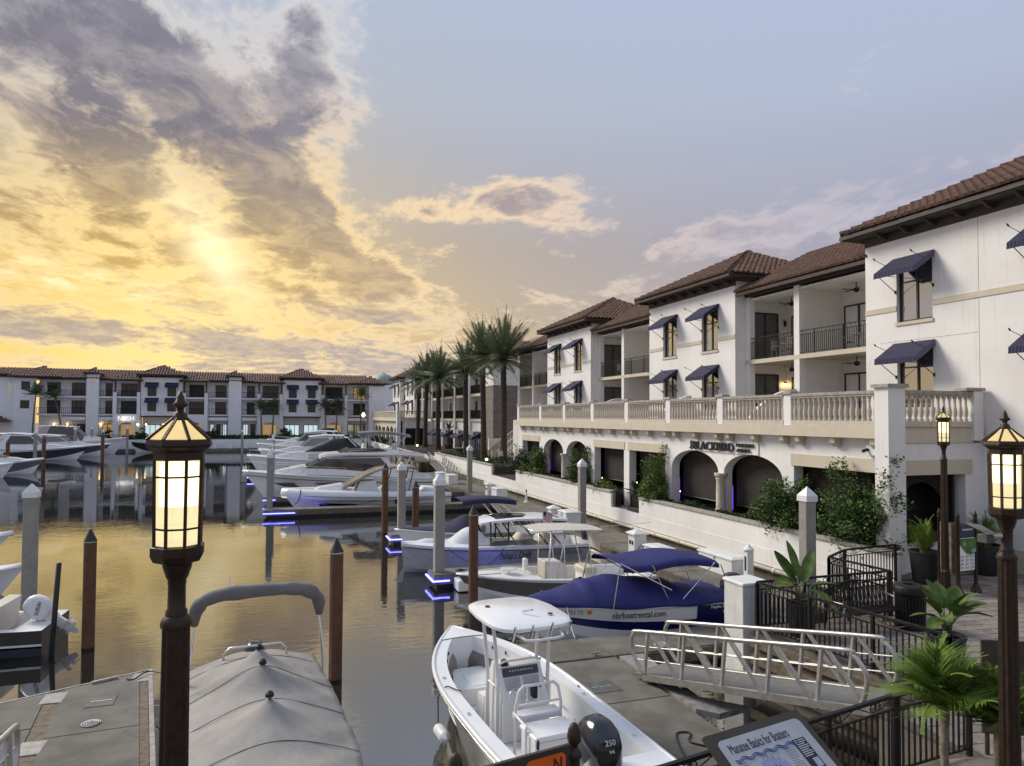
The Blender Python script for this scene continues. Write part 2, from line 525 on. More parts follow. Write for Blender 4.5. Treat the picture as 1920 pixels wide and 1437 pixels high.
# pavers, rows turned a little against the building line
PV = [MB().cbox(-w / 2, w / 2, -.15, .15, -.03, .03, .012).mesh('paver') for w in (.30, .44, .22)]
pvm = [M['paver'], mat('tan_paver', (.235, .19, .155), .9, var=.2, scale=1.3, bump=.35, bscale=40), mat('dark_paver', (.165, .148, .135), .9, var=.2, scale=1.3, bump=.35, bscale=40)]
pav = []
ca, sa = math.cos(R(-7)), math.sin(R(-7))
prand = random.Random(3)
row = -4.0
while row < 20.0:
    x = -6 + prand.random() * .3
    while x < 24:
        k = prand.choice((0, 0, 1, 2))
        w = (.30, .44, .22)[k]
        cx, cy = x + w / 2, row
        wx, wy = cx * ca - cy * sa, cx * sa + cy * ca
        if 6.0 < wx < 22 and 1.2 < wy < 17 and all(inside(PROM, wx + a, wy + b) for a in (-.2, .2) for b in (-.17, .17)):
            pav.append((wx, wy, k))
        x += w + .018
    row += .318
pav.sort(key=lambda p: math.hypot(p[0] - 14, p[1] - 11))
mbs = [MB(), MB(), MB()]
for i, (wx, wy, k) in enumerate(pav):
    zz_ = G - .03 + prand.uniform(-.003, .004)
    mk = prand.choice((0, 0, 1, 2))
    if i < 290:
        me = PV[k] if mk == 0 else None
        key = (k, mk)
        if key not in MATS:
            mm = PV[k].copy()
            mm.materials.append(pvm[mk])
            MATS[key] = mm
        link(MATS[key], 'paver', None, prom, loc=(wx, wy, zz_), rot=(0, 0, R(-7)))
    else:
        w = (.30, .44, .22)[k] / 2
        vs = []
        for (a, b) in ((-w, -.15), (w, -.15), (w, .15), (-w, .15)):
            vs.append((a * ca - b * sa + wx, a * sa + b * ca + wy))
        mbs[mk].add([(p[0], p[1], zz_ - .03) for p in vs] + [(p[0], p[1], zz_ + .03) for p in vs], [(4, 5, 6, 7), (0, 1, 5, 4), (1, 2, 6, 5), (2, 3, 7, 6), (3, 0, 4, 7)])
for mk in range(3):
    struct(mbs[mk].build('paver_field', pvm[mk], prom), 'stuff')

# ---- near quay wall below the promenade
qw = MB()
for (a, b) in zip(PROM[:9], PROM[1:10]):
    qw.bar((a[0], a[1] + .03, .35), (b[0], b[1] + .03, .35), .06, 2.0)
tag(qw.build('quay_wall', mat('stained_quay_concrete', (.15, .13, .105), .9, var=.25, scale=2, bump=.4, bscale=30, streak=.6, stain=(.03, .028, .022))), 'dark stained concrete quay wall under the promenade edge', 'wall')

# ---- white planter / sea wall along the restaurant
SW = 17.3
sw = thing('seawall', 'long white stucco sea wall with stone cap below the restaurant', 'wall', (SW, 34, 0), world=True)
MB().box(SW + .06, SW + .30, 16.15, 135, -3, .78).build('footing', mat('stained_seawall_footing', (.17, .145, .105), .9, var=.35, scale=1.2, bump=.4, bscale=20, streak=.8, stain=(.04, .035, .022)), sw)
MB().box(SW, SW + .28, 16.2, 135, .78, 1.40).build('lower_wall', M['stucco'], sw)
for (a, b) in ((16.2, 31.45), (34.5, 50.2), (56.4, 78)):
    MB().box(SW + .015, SW + .265, a, b, 1.40, 2.18).build('planter_wall', M['stucco'], sw)
    y = a
    while y < b - .05:
        L = min(1.2, b - y)
        MB().cbox(SW - .05, SW + .33, y + .004, y + L - .004, 2.18, 2.27, .015).build('cap_stone', M['cast_cap'], sw)
        y += 1.2
MB().box(SW + .015, SW + .265, 78, 135, 1.40, 1.75).build('planter_wall', M['stucco'], sw)
pp = MB()
pp.tube([(SW - .10, y, .70) for y in (16.3, 26, 36, 46, 58)], .085, 8)
y = 17.0
while y < 58:
    pp.tube([(SW - .10, y, .70), (SW - .10, y + .16, .70)], .102, 8)
    y += 2.1
pp.build('water_pipe', M['water_pipe'], sw, True)
# soil bed behind the planter wall
for (a, b) in ((16.6, 31.4), (34.6, 50.1), (56.5, 104)):
    o = MB().box(SW + .28, 18.0 if b < 52 else 23.0, a, b, G - .02, 2.08)
    o.build('planting_bed', M['soil'], sw)

# ---- floating docks
def dock(name, label, x0, x1, y0, y1, along, step, z=.5, group='floating concrete docks'):
    d = thing(name, label, 'dock', ((x0 + x1) / 2, (y0 + y1) / 2, 0), group=group, world=True)
    MB().box(x0 + .12, x1 - .12, y0 + .12, y1 - .12, -.35, z - .10).build('float', M['black'], d)
    a0, a1 = (x0, x1) if along == 'x' else (y0, y1)
    n = max(1, round((a1 - a0) / step))
    for i in range(n):
        s0, s1 = a0 + (a1 - a0) * i / n + .012, a0 + (a1 - a0) * (i + 1) / n - .012
        b = MB()
        if along == 'x': b.cbox(s0, s1, y0 + .05, y1 - .05, z - .16, z, .015)
        else: b.cbox(x0 + .05, x1 - .05, s0, s1, z - .16, z, .015)
        b.build('slab', M['concrete'], d)
    f = MB()
    e = .055
    f.box(x0, x1, y0, y0 + e, z - .34, z - .035).box(x0, x1, y1 - e, y1, z - .34, z - .035)
    f.box(x0, x0 + e, y0 + e, y1 - e, z - .34, z - .035).box(x1 - e, x1, y0 + e, y1 - e, z - .34, z - .035)
    f.build('edge_timber', M['conc_edge'], d)
    return d
def cleat(d, x, y, z=.5):
    b = MB()
    b.box(x - .03, x + .03, y - .025, y + .025, z, z + .05).bar((x - .13, y, z + .065), (x + .13, y, z + .065), .035)
    b.build('cleat', M['alu'], d)
def hatch(d, x0, x1, y0, y1, z=.5):
    b = MB().cbox(x0, x1, y0, y1, z - .02, z + .012, .006)
    h = b.build('access_hatch', mat('grey_hatch', (.10, .10, .095), .6, var=.25, scale=6), d)
    for k in range(3):
        xx = x0 + (x1 - x0) * (.25 + .25 * k)
        MB().box(xx - .06, xx + .06, (y0 + y1) / 2 - .02, (y0 + y1) / 2 + .02, z + .012, z + .018).build('latch', M['alu'], h)
def ledbar(d, x0, x1, y0, y1, z=.30):
    MB().box(x0, x1, y0, y1, z - .022, z + .022).build('led_strip', M['led'], d)
walk = dock('floating_dock', 'long main dock walkway running along the white sea wall', 14.0, 16.55, 16.95, 72, 'y', 3.0)
for y in (20, 24, 28, 33, 38, 43, 49, 55): cleat(walk, 14.15, y)
f1 = dock('finger_dock', 'finger dock with blue lit end between tan fishing boat and grey hulled boat', 5.6, 13.98, 25.1, 26.25, 'x', 2.8)
ledbar(f1, 6.3, 9.2, 26.27, 26.31, .22); ledbar(f1, 5.52, 5.58, 25.05, 26.3); ledbar(f1, 5.52, 6.15, 25.0, 25.06)
MB().cbox(6.3, 7.5, 24.35, 25.05, .05, .42, .03).build('dock_step', M['plastic_w'], f1)
f2 = dock('finger_dock', 'finger dock with blue lit end behind the navy covered bow boat', 5.5, 13.98, 34.2, 35.3, 'x', 2.8)
ledbar(f2, 5.42, 5.48, 34.2, 35.3); ledbar(f2, 5.42, 6.05, 34.1, 34.17)
f3 = dock('finger_dock', 'longest finger dock with blue lit end beside the white inflatable collar boat', -.35, 13.98, 45.4, 46.6, 'x', 2.4)
ledbar(f3, -.40, 1.45, 45.30, 45.36); ledbar(f3, .2, 3.4, 46.62, 46.66, .22)
f4 = dock('finger_dock', 'finger dock with blue light under the large motor yacht bow', -.35, 13.98, 52.7, 53.7, 'x', 2.4)
ledbar(f4, -.5, .35, 52.55, 52.65)
for yy, lab in ((63.5, 'finger dock behind the large motor yacht'), (81, 'finger dock behind the cruiser with the blue lit hull'), (95, 'finger dock behind the cruiser with green windows')):
    dock('finger_dock', lab, -.3, 13.98, yy, yy + 1.0, 'x', 3.5)
# near docks
nx = dock('floating_dock', 'concrete cross dock in front of the blue covered boat', 5.8, 13.98, 15.38, 16.93, 'x', 2.05)
nf = dock('floating_dock', 'near concrete finger dock with grey hatch beside the centre console boat', 5.98, 7.86, 7.9, 15.34, 'y', 2.5)
hatch(nf, 6.35, 7.0, 13.4, 14.0)
cleat(nf, 6.2, 9.6); cleat(nf, 6.2, 12.2); cleat(nx, 7.4, 15.55)
gs = MB()
gs.add([(7.90, 15.30, .515), (8.55, 15.30, .515), (8.30, 12.6, .515), (8.95, 11.9, .515), (8.2, 11.75, .515), (7.90, 12.1, .515)], [(0, 1, 2, 3, 4, 5)])
gs.add([(7.90, 15.30, .40), (8.55, 15.30, .40), (8.30, 12.6, .40), (8.95, 11.9, .40), (8.2, 11.75, .40), (7.90, 12.1, .40)], [(5, 4, 3, 2, 1, 0)])
for i in range(6):
    pass
o = len(gs.v) - 12
gs.f += [tuple(o + j for j in (i, (i + 1) % 6, (i + 1) % 6 + 6, i + 6)) for i in range(6)]
gs.build('gusset_plate', M['galv'], nf)
rp = MB()
pts = [(7.25, 10.6, .52), (7.0, 10.9, .52), (7.2, 11.2, .52), (6.95, 11.25, .52), (6.7, 10.7, .52), (6.5, 10.0, .53), (6.25, 9.62, .57), (6.15, 9.5, .57), (5.95, 9.3, .62)]
rp.tube(smooth_pts(pts), .015, 6)
tag(rp.build('mooring_rope', M['black'], None, True), 'loose black mooring rope lying on the near finger dock', 'rope')
# left dock (skewed end)
LD = [(-9.5, 14.4), (-2.44, 17.78), (-1.62, 12.4), (-1.0, 8.2), (-9.5, 8.2)]
ld = thing('floating_dock', 'near left concrete dock with slanted end and timber seams', 'dock', (-4, 13, 0), group='floating concrete docks', world=True)
MB().prism([(x * .985, y - .12) for x, y in LD], 'z', -.3, .36).build('float', M['black'], ld)
def ldx(y): return -2.44 + (17.78 - y) * .153      # right edge
def lend(x): return 17.78 + (x + 2.44) * .478      # slanted far edge
def slabpoly(poly, nm, m, z0, z1): MB().prism(poly, 'z', z0, z1).build(nm, m, ld)
wx_ = lambda y: -4.08 + (16.9 - y) * .11           # timber seam line
ys = [14.58, 11.2, 8.3]
slabpoly([(wx_(16.9) + .13, lend(wx_(16.9) + .13) - .06), (ldx(17.7) - .24, lend(ldx(17.7) - .24) - .06), (ldx(14.66) - .24, 14.66), (wx_(14.6) + .13, 14.56)], 'slab', M['concrete'], .34, .5)
slabpoly([(wx_(14.53) + .13, 14.53), (ldx(14.63) - .24, 14.63), (ldx(11.3) - .24, 11.3), (wx_(11.2) + .13, 11.2)], 'slab', M['concrete'], .34, .5)
slabpoly([(wx_(11.17) + .13, 11.17), (ldx(11.27) - .24, 11.27), (ldx(8.3) - .24, 8.3), (wx_(8.3) + .13, 8.3)], 'slab', M['concrete'], .34, .5)
slabpoly([(-9.4, 14.45), (wx_(16.9) - .15, lend(wx_(16.9) - .15) - .05), (wx_(15.1) - .15, 15.1), (-9.4, 14.0)], 'slab', M['concrete'], .34, .5)
slabpoly([(-9.4, 13.94), (wx_(15.05) - .15, 15.05), (wx_(8.3) - .15, 8.3), (-9.4, 8.3)], 'slab', M['concrete'], .34, .5)
slabpoly([(wx_(16.9) - .14, lend(wx_(16.9) - .14) - .05), (wx_(16.9) + .12, lend(wx_(16.9) + .12) - .05), (wx_(8.3) + .12, 8.3), (wx_(8.3) - .14, 8.3)], 'seam_timber', M['wood'], .34, .485)
slabpoly([(ldx(17.7) - .23, lend(ldx(17.7) - .23) - .04), (ldx(17.7) - .09, lend(ldx(17.7) - .09) - .04), (ldx(8.3) - .09, 8.3), (ldx(8.3) - .23, 8.3)], 'seam_timber', M['wood'], .34, .49)
slabpoly([(ldx(17.75) - .08, lend(ldx(17.75) - .08)), (ldx(17.75), lend(ldx(17.75))), (ldx(8.3), 8.3), (ldx(8.3) - .08, 8.3)], 'edge_rail', M['galv'], .18, .51)
MB().bar((-9.4, 14.48, .40), (-2.5, 17.77, .40), .05, .2).build('edge_rail', M['galv'], ld)
hatch(ld, -3.35, -2.85, 15.8, 16.35)
for (x, y) in ((wx_(16.5), 16.55), (wx_(14.3), 14.2), (ldx(17.5) - .16, 17.3)):
    MB().cbox(x - .2, x + .2, y - .28, y + .28, .48, .505, .006).build('joint_plate', M['galv'], ld)
MB().bar((-3.5, 17.15, .53), (-3.05, 17.36, .53), .05, .05).build('cleat', M['alu'], ld)
# rope from the dock corner
rp = MB().tube(smooth_pts([(-2.85, 17.2, .53), (-2.7, 17.1, .53), (-2.55, 17.35, .56), (-2.4, 17.4, .57), (-2.1, 17.05, .62), (-1.75, 16.7, .7)]), .016, 6)
tag(rp.build('mooring_rope', M['black'], None, True), 'black mooring rope tied at the left dock corner', 'rope')

# ---- pilings
def conc_pile(x, y, top, label, w=.36):
    p = thing('concrete_piling', label, 'piling', (x, y, -1), group='grey concrete pilings')
    h = top + 1
    MB().cbox(-w / 2, w / 2, -w / 2, w / 2, 0, h - .42, .03).build('shaft', M['pile_conc'], p)
    c = w / 2 + .025
    MB().add([(-c, -c, h - .44), (c, -c, h - .44), (c, c, h - .44), (-c, c, h - .44), (-c, -c, h - .27), (c, -c, h - .27), (c, c, h - .27), (-c, c, h - .27), (0, 0, h)],
             [(0, 1, 5, 4), (1, 2, 6, 5), (2, 3, 7, 6), (3, 0, 4, 7), (4, 5, 8), (5, 6, 8), (6, 7, 8), (7, 4, 8), (0, 3, 2, 1)]).build('cap', M['pile_cap'], p)
    return p
for x, y, t, lab in [
    (-7.0, 25.7, 4.05, 'concrete piling with white cap at the left beside the white outboard'),
    (-.03, 46.2, 4.05, 'concrete piling at the blue lit end of the longest finger dock'),
    (5.9, 25.7, 4.1, 'concrete piling at the end of the finger dock by the tan fishing boat'),
    (6.1, 34.8, 4.0, 'concrete piling at the finger dock end behind the navy covered bow'),
    (15.75, 34.8, 4.0, 'concrete piling standing on the main walkway in front of the restaurant gate'),
    (14.25, 52.0, 4.1, 'concrete piling on the main walkway near the far gangway'),
    (15.2, 17.35, 4.15, 'nearest concrete piling beside the iron railings and leafy shrub'),
    (0.1, 53.2, 4.0, 'concrete piling behind the blue lit dock end piling'), (0.1, 64, 4.0, 'concrete piling off the yacht bow, third in its receding row'),
    (0.2, 81.5, 4.0, 'concrete piling off the lit cruiser bow, fourth in its receding row'), (.3, 95.5, 4.0, 'concrete piling in the far row, fifth from the front'), (-4.5, 126, 4.0, 'lone concrete piling in front of the far shop fronts'),
    (15.3, 96, 4.0, 'distant concrete piling in front of the arcade terrace'), (14.6, 112, 4.0, 'farthest concrete piling by the end tower'),
    (-28.2, 104.5, 4.2, 'concrete piling beside the navy hulled cruiser'), (-28.7, 126, 4.4, 'concrete piling behind the white cruiser at left'),
    (-23.3, 118, 4.2, 'concrete piling at the finger end right of the white cruisers'), (-22.2, 130, 4.4, 'rear concrete piling by the far white wall'), (-27.5, 131, 4.4, 'far concrete piling below the restaurant lights')]:
    conc_pile(x, y, t, lab)
def brown_pile(x, y, top, label, r=.155):
    p = thing('brown_piling', label, 'piling', (x, y, -1), group='brown sleeved pilings')
    h = top + 1
    n = 16
    rings = []
    for z in (0, h - .32):
        rg = []
        for k in range(n * 2):
            rr = r if k % 2 == 0 else r * .95
            rg.append((rr * math.cos(PI * k / n), rr * math.sin(PI * k / n), z))
        rings.append(rg)
    MB().loft(rings).build('sleeve', M['pile_brown'], p)
    MB().lathe([(r * .96, h - .34), (r * 1.03, h - .34), (r * 1.03, h - .30), (.02, h)], 16).build('cap', M['blackcap'], p)
    MB().lathe([(r * 1.035, h - .345), (r * 1.045, h - .33), (r * 1.035, h - .315)], 16).build('cap_ring', M['alu'], p)
    MB().lathe([(r * 1.01, 0), (r * 1.01, 1.06)], 16).build('wet_base', M['pile_wet'], p)
    return p
for x, y, t, lab, r in [
    (-4.48, 21.46, 3.15, 'brown piling nearest the white outboard motor', .155), (1.5, 17.18, 3.3, 'brown piling right of the grey covered boat', .155), (6.22, 22.16, 3.35, 'brown piling in front of the tan fishing boat bow', .155),
    (5.75, 37.8, 3.75, 'tall brown piling left of the two concrete ones', .17), (6.85, 35.1, 3.0, 'shorter brown piling in front of the inflatable collar boat', .17),
    (-31.0, 104, 3.1, 'brown piling at the far left by the navy cruiser', .22), (-24.0, 92, 3.9, 'brown piling in front of the navy cruiser bow', .2), (-20.6, 104, 4.0, 'brown piling off the bows of the left cruisers', .2)]:
    brown_pile(x, y, t, lab, r)
bp_ = MB().tube([(-5.3, 21.2, -1), (-5.13, 21.2, 2.35)], .065, 8)
tag(bp_.build('mooring_pole', M['black'], None, True), 'thin leaning black pole beside the white outboard motor', 'pole')

# ---- street lamps
def lamp(x, y, z0, top, label):
    """octagonal lantern on a fluted post; top = finial tip height above the base"""
    L = thing('street_lamp', label, 'lamp', (x, y, z0), group='promenade street lamps')
    L.scale = (.87, .87, .95)
    top = top / .95
    zb = top - 1.02      # underside of lantern
    n = 12
    rg = []
    for z, rr in ((.0, .15), (.6, .14), (.66, .112), (zb - .54, .094)):
        rg.append([((rr if k % 2 == 0 else rr * .88) * math.cos(PI * k / n), (rr if k % 2 == 0 else rr * .88) * math.sin(PI * k / n), z) for k in range(n * 2)])
    post = MB().loft(rg)
    post.build('post', M['lampmetal'], L)
    MB().lathe([(.092, zb - .55), (.106, zb - .545), (.109, zb - .52), (.096, zb - .49), (.076, zb - .47), (.074, zb - .44), (.062, zb - .425), (.060, zb - .27), (.064, zb - .26),
                (.064, zb - .235), (.075, zb - .22), (.098, zb - .155), (.102, zb - .13), (.115, zb - .12)], 16, (0, 0, 0)).build('neck', M['lampmetal'], L, 'auto')
    r8 = PI / 8
    MB().lathe([(.10, zb - .125), (.165, zb - .11), (.188, zb - .07), (.188, zb - .01), (.165, zb)], 8, rot=r8).build('lantern_base', M['lampmetal'], L)
    hz = zb + .56
    # slats at the corners
    def corner(r, k): return (r * math.cos(2 * PI * k / 8 + r8), r * math.sin(2 * PI * k / 8 + r8))
    for k in range(8):
        a = corner(.160, k); b = corner(.168, k)
        MB().bar((*a, zb - .01), (*b, hz), .022, .022).build('mullion', M['lampmetal'], L)
    for zt in (zb + .11, zb + .45):
        rails = MB()
        for k in range(8):
            rr = .160 + .008 * (zt - zb) / .56
            rails.bar((*corner(rr, k), zt), (*corner(rr, k + 1), zt), .012, .012)
        rails.build('glazing_bar', M['lampmetal'], L)
    for k in range(8):
        for (za, zc) in ((zb, zb + .105), (zb + .115, zb + .445), (zb + .455, hz)):
            ra, rc = .150 + .008 * (za - zb) / .56, .150 + .008 * (zc - zb) / .56
            MB().add([(*corner(ra, k), za), (*corner(ra, k + 1), za), (*corner(rc, k + 1), zc), (*corner(rc, k), zc)], [(0, 1, 2, 3)]).build('pane', M['lampglass'], L)
    MB().lathe([(.06, zb + .25), (.128, zb + .255), (.130, zb + .27), (.132, zb + .54), (.05, zb + .56)], 16).build('bulb', M['bulb'], L, True)
    MB().lathe([(.150, hz - .005), (.178, hz), (.178, hz + .05), (.190, hz + .06), (.225, hz + .085), (.232, hz + .10), (.225, hz + .135), (.19, hz + .14)], 8, rot=r8).build('crown_ring', M['lampmetal'], L)
    ta, tb = hz + .135, hz + .27
    for k in range(8):
        MB().add([(*corner(.205, k), ta), (*corner(.205, k + 1), ta), (*corner(.052, k + 1), tb), (*corner(.052, k), tb)], [(0, 1, 2, 3)]).build('roof_pane', M['lampglass2'], L)
        MB().bar((*corner(.225, k), ta), (*corner(.05, k), tb + .004), .018, .018).build('rib', M['lampmetal'], L)
    zt = tb
    MB().lathe([(.055, zt - .01), (.06, zt), (.05, zt + .02), (.045, zt + .04), (.025, zt + .05), (.025, zt + .075), (.052, zt + .09), (.055, zt + .10), (.035, zt + .12), (.026, zt + .15), (.006, top)], 12).build('finial', M['lampmetal'], L, True)
    return L
def lampglass(name, c, e, alpha):
    m = bpy.data.materials.new(name)
    m.use_nodes = True
    T = NT(m.node_tree)
    T.n.clear()
    o = T.new('ShaderNodeOutputMaterial')
    em = T.new('ShaderNodeEmission')
    nz = T.noise(T.new('ShaderNodeTexCoord').outputs['Object'], 6, 3)
    T.l.new(T.mix(nz, tuple(x * .8 for x in c), c), em.inputs[0])
    em.inputs[1].default_value = e
    tr = T.new('ShaderNodeBsdfTransparent')
    tr.inputs[0].default_value = (1, .95, .8, 1)
    mx = T.new('ShaderNodeMixShader')
    mx.inputs[0].default_value = alpha
    T.l.new(tr.outputs[0], mx.inputs[1])
    T.l.new(em.outputs[0], mx.inputs[2])
    T.l.new(mx.outputs[0], o.inputs[0])
    return m
M['lampglass'] = lampglass('frosted_lamp_glass', (1, .84, .48), .85, .88)
M['lampglass2'] = lampglass('frosted_lamp_roof_glass', (1, .76, .36), .75, .94)
M['bulb'] = mat('lamp_bulb', (1, .9, .7), .4, emis=(1, .86, .55), estr=8.0)
lamp(-.55, 4.97, G, 6.31 - G, 'nearest lit lamp, leftmost, rising in front of the water')
lamp(7.0, 5.19, G, 6.25 - G, 'lit lamp at the right edge in front of the paved promenade')
lamp(17.48, 14.69, G, 6.53 - G, 'small lit lamp behind the directory sign by the restaurant entrance')
# ================================================================== ARCHITECTURE HELPERS
def tfx(X): return lambda u, w, z: (X - w, u, z)        # facade facing -X : u = y
def tfy(Y): return lambda u, w, z: (u, Y - w, z)        # facade facing -Y : u = x
def hwall(tf, u0, u1, z0, z1, holes, depth=.22, w=0.0):
    """wall face with openings and their reveals"""
    b = MB(tf)
    us = sorted({u0, u1, *[h[0] for h in holes], *[h[1] for h in holes]})
    zs = sorted({z0, z1, *[h[2] for h in holes], *[h[3] for h in holes]})
    us = [u for u in us if u0 <= u <= u1]
    zs = [z for z in zs if z0 <= z <= z1]
    for a, c in zip(us, us[1:]):
        for d, e in zip(zs, zs[1:]):
            m_, n_ = (a + c) / 2, (d + e) / 2
            if any(h[0] < m_ < h[1] and h[2] < n_ < h[3] for h in holes): continue
            b.add([(a, w, d), (c, w, d), (c, w, e), (a, w, e)], [(0, 1, 2, 3)])
    for (a, c, d, e) in holes:
        a, c, d, e = max(a, u0), min(c, u1), max(d, z0), min(e, z1)
        b.add([(a, w, d), (c, w, d), (c, w, e), (a, w, e), (a, w - depth, d), (c, w - depth, d), (c, w - depth, e), (a, w - depth, e)],
              [(0, 1, 5, 4), (1, 2, 6, 5), (2, 3, 7, 6), (3, 0, 4, 7)])
    return b
def window(tf, parent, u0, u1, z0, z1, w=-.14, fr=.07, mull=1, trans=.68, pane=None, sill=True, curtain=False, nm='window'):
    f = MB(tf)
    d = .07
    f.box(u0, u0 + fr, w - d, w, z0, z1).box(u1 - fr, u1, w - d, w, z0, z1)
    f.box(u0 + fr, u1 - fr, w - d, w, z0, z0 + fr).box(u0 + fr, u1 - fr, w - d, w, z1 - fr, z1)
    us = [u0 + fr]
    for k in range(mull):
        uc = u0 + (u1 - u0) * (k + 1) / (mull + 1)
        f.box(uc - fr * .5, uc + fr * .5, w - d, w - .004, z0 + fr, z1 - fr)
        us += [uc - fr * .5, uc + fr * .5]
    us.append(u1 - fr)
    zs = [z0 + fr, z1 - fr]
    if trans:
        zt = z0 + (z1 - z0) * trans
        f.box(u0 + fr, u1 - fr, w - d + .006, w - .008, zt - fr * .4, zt + fr * .4)
        zs = [z0 + fr, zt - fr * .4, zt + fr * .4, z1 - fr]
    o = f.build(nm, M['bronze'], parent)
    pm = pane or M['pane']
    for i in range(0, len(us), 2):
        for j in range(0, len(zs), 2):
            t = rnd.uniform(-.006, .006)
            MB(tf).add([(us[i], w - .045 + t, zs[j]), (us[i + 1], w - .045 - t, zs[j]), (us[i + 1], w - .045 - t, zs[j + 1]), (us[i], w - .045 + t, zs[j + 1])], [(0, 1, 2, 3)]).build('pane', pm, o)
    if sill:
        MB(tf).box(u0 - .04, u1 + .04, -.02, .05, z0 - .12, z0 - .005).build('sill', M['beige'], o)
    return o
def stripe_mat():
    m = bpy.data.materials.new('navy_striped_awning_fabric')
    m.use_nodes = True
    T = NT(m.node_tree)
    b = T.n['Principled BSDF']
    uvx = T.new('ShaderNodeUVMap')
    sp = T.new('ShaderNodeSeparateXYZ')
    T.l.new(uvx.outputs[0], sp.inputs[0])
    fr = T.m('FRACT', T.mul(sp.outputs[0], 9.0))
    st = T.smooth(T.m('ABSOLUTE', T.sub(fr, .5)), .43, .47)
    nz = T.noise(T.new('ShaderNodeTexCoord').outputs['Object'], 4, 4)
    c = T.mix(st, (.012, .012, .045), (.13, .13, .20))
    c = T.mix(T.mul(nz, .35), c, (.03, .028, .05))
    T.l.new(c, b.inputs['Base Color'])
    b.inputs['Roughness'].default_value = .85
    return m
M['awning'] = stripe_mat()
def awning(tf, parent, u0, u1, zt, proj=.95, drop=.62, val=.2, arms=True, detail=True):
    """sloped fabric awning on a rod frame"""
    vs = [(u0, .03, zt), (u1, .03, zt), (u1, proj, zt - drop), (u0, proj, zt - drop), (u0, proj + .012, zt - drop - val), (u1, proj + .012, zt - drop - val),
          (u0, .03, zt - .12), (u1, .03, zt - .12)]
    fs = [(0, 1, 2, 3), (3, 2, 5, 4), (0, 3, 4, 6), (1, 7, 5, 2)]
    t = .012
    fab = MB(tf)
    fab.add(vs[:6] , fs[:2])
    # side wings
    fab.add([(u0, .03, zt), (u0, proj, zt - drop), (u0, proj, zt - drop - val), (u0, proj * .55, zt - drop * .58 - val), (u0, .03, zt - val)], [(0, 1, 2, 3, 4)])
    fab.add([(u1, .03, zt), (u1, proj, zt - drop), (u1, proj, zt - drop - val), (u1, proj * .55, zt - drop * .58 - val), (u1, .03, zt - val)], [(0, 1, 2, 3, 4)])
    me = fab.mesh('awning')
    uv = me.uv_layers.new(name='UVMap')
    for p in me.polygons:
        for li in p.loop_indices:
            c = me.vertices[me.loops[li].vertex_index].co
            if abs(p.normal.z) < .2 and not (abs(p.normal.x) > .9 or abs(p.normal.y) > .9): pass
            a = tf(1, 0, 0)[1] - tf(0, 0, 0)[1]
            uv.data[li].uv = ((c.y if abs(a) > .5 else c.x), c.z)
    o = link(me, 'awning', M['awning'], parent)
    if detail:
        sm = me.copy()
        for s, uu in ((1, u0 + .08), (-1, u1 - .08)):
            a = MB(tf)
            a.tube([(uu, .02, zt - drop - .62), (uu, proj - .05, zt - drop - .05)], .014, 6)
            a.tube([(uu, .02, zt - drop - .05), (uu, proj - .02, zt - drop - .05)], .011, 6)
            a.box(uu - .03, uu + .03, 0, .03, zt - drop - .68, zt - drop - .56)
            a.build('support_arm', M['iron'], o)
            g = MB(tf)
            g.tube([(uu, proj * .45, zt - drop * .45 - .02), (uu, proj + .02, zt - drop * .45 + .15)], .010, 6)
            g.tube([(uu, proj + .0, zt - drop * .45 + .14), (uu, proj + .02, zt - drop * .45 + .155), (uu, proj + .06, zt - drop * .45 + .19), (uu, proj + .11, zt - drop * .45 + .23)], [.012, .028, .024, .004], 6)
            g.build('spear_finial', M['iron'], o)
    return o
def railing(tf, parent, u0, u1, z0, h=1.05, w=0.0, pitch=.115, post=None, nm='railing'):
    b = MB(tf)
    b.box(u0, u1, w - .025, w + .025, z0 + h - .035, z0 + h)
    b.box(u0, u1, w - .018, w + .018, z0 + .07, z0 + .10)
    b.box(u0, u1, w - .014, w + .014, z0 + h - .20, z0 + h - .175)
    n = max(1, round((u1 - u0) / pitch))
    for k in range(n + 1):
        u = u0 + (u1 - u0) * k / n
        big = post and k % post == 0
        t = .022 if big else .010
        b.box(u - t, u + t, w - t, w + t, z0 + (.0 if big else .1), z0 + (h if big else h - .18))
        if not big and k % 2 == 0 and pitch < .2:
            b.bar((u, w, z0 + h - .18), (u + pitch * .7, w, z0 + h - .04), .012)
    o = b.build(nm, M['iron'], parent)
    o['kind'] = 'stuff'
    return o
TILE = {}
M['gutter'] = mat('dark_brown_gutter', (.022, .015, .011), .5, var=.2)
def tile_geo(tw, tl):
    v = []
    n = 4
    for s, lift in ((0, .045), (tl * 1.08, .0)):
        for k in range(n + 1):
            a = PI * k / n
            v.append((-math.cos(a) * tw * .47, s, math.sin(a) * tw * .44 + lift))
    f = [(k, k + 1, n + 2 + k, n + 1 + k) for k in range(n)] + [tuple(range(n, -1, -1))]
    return v, f
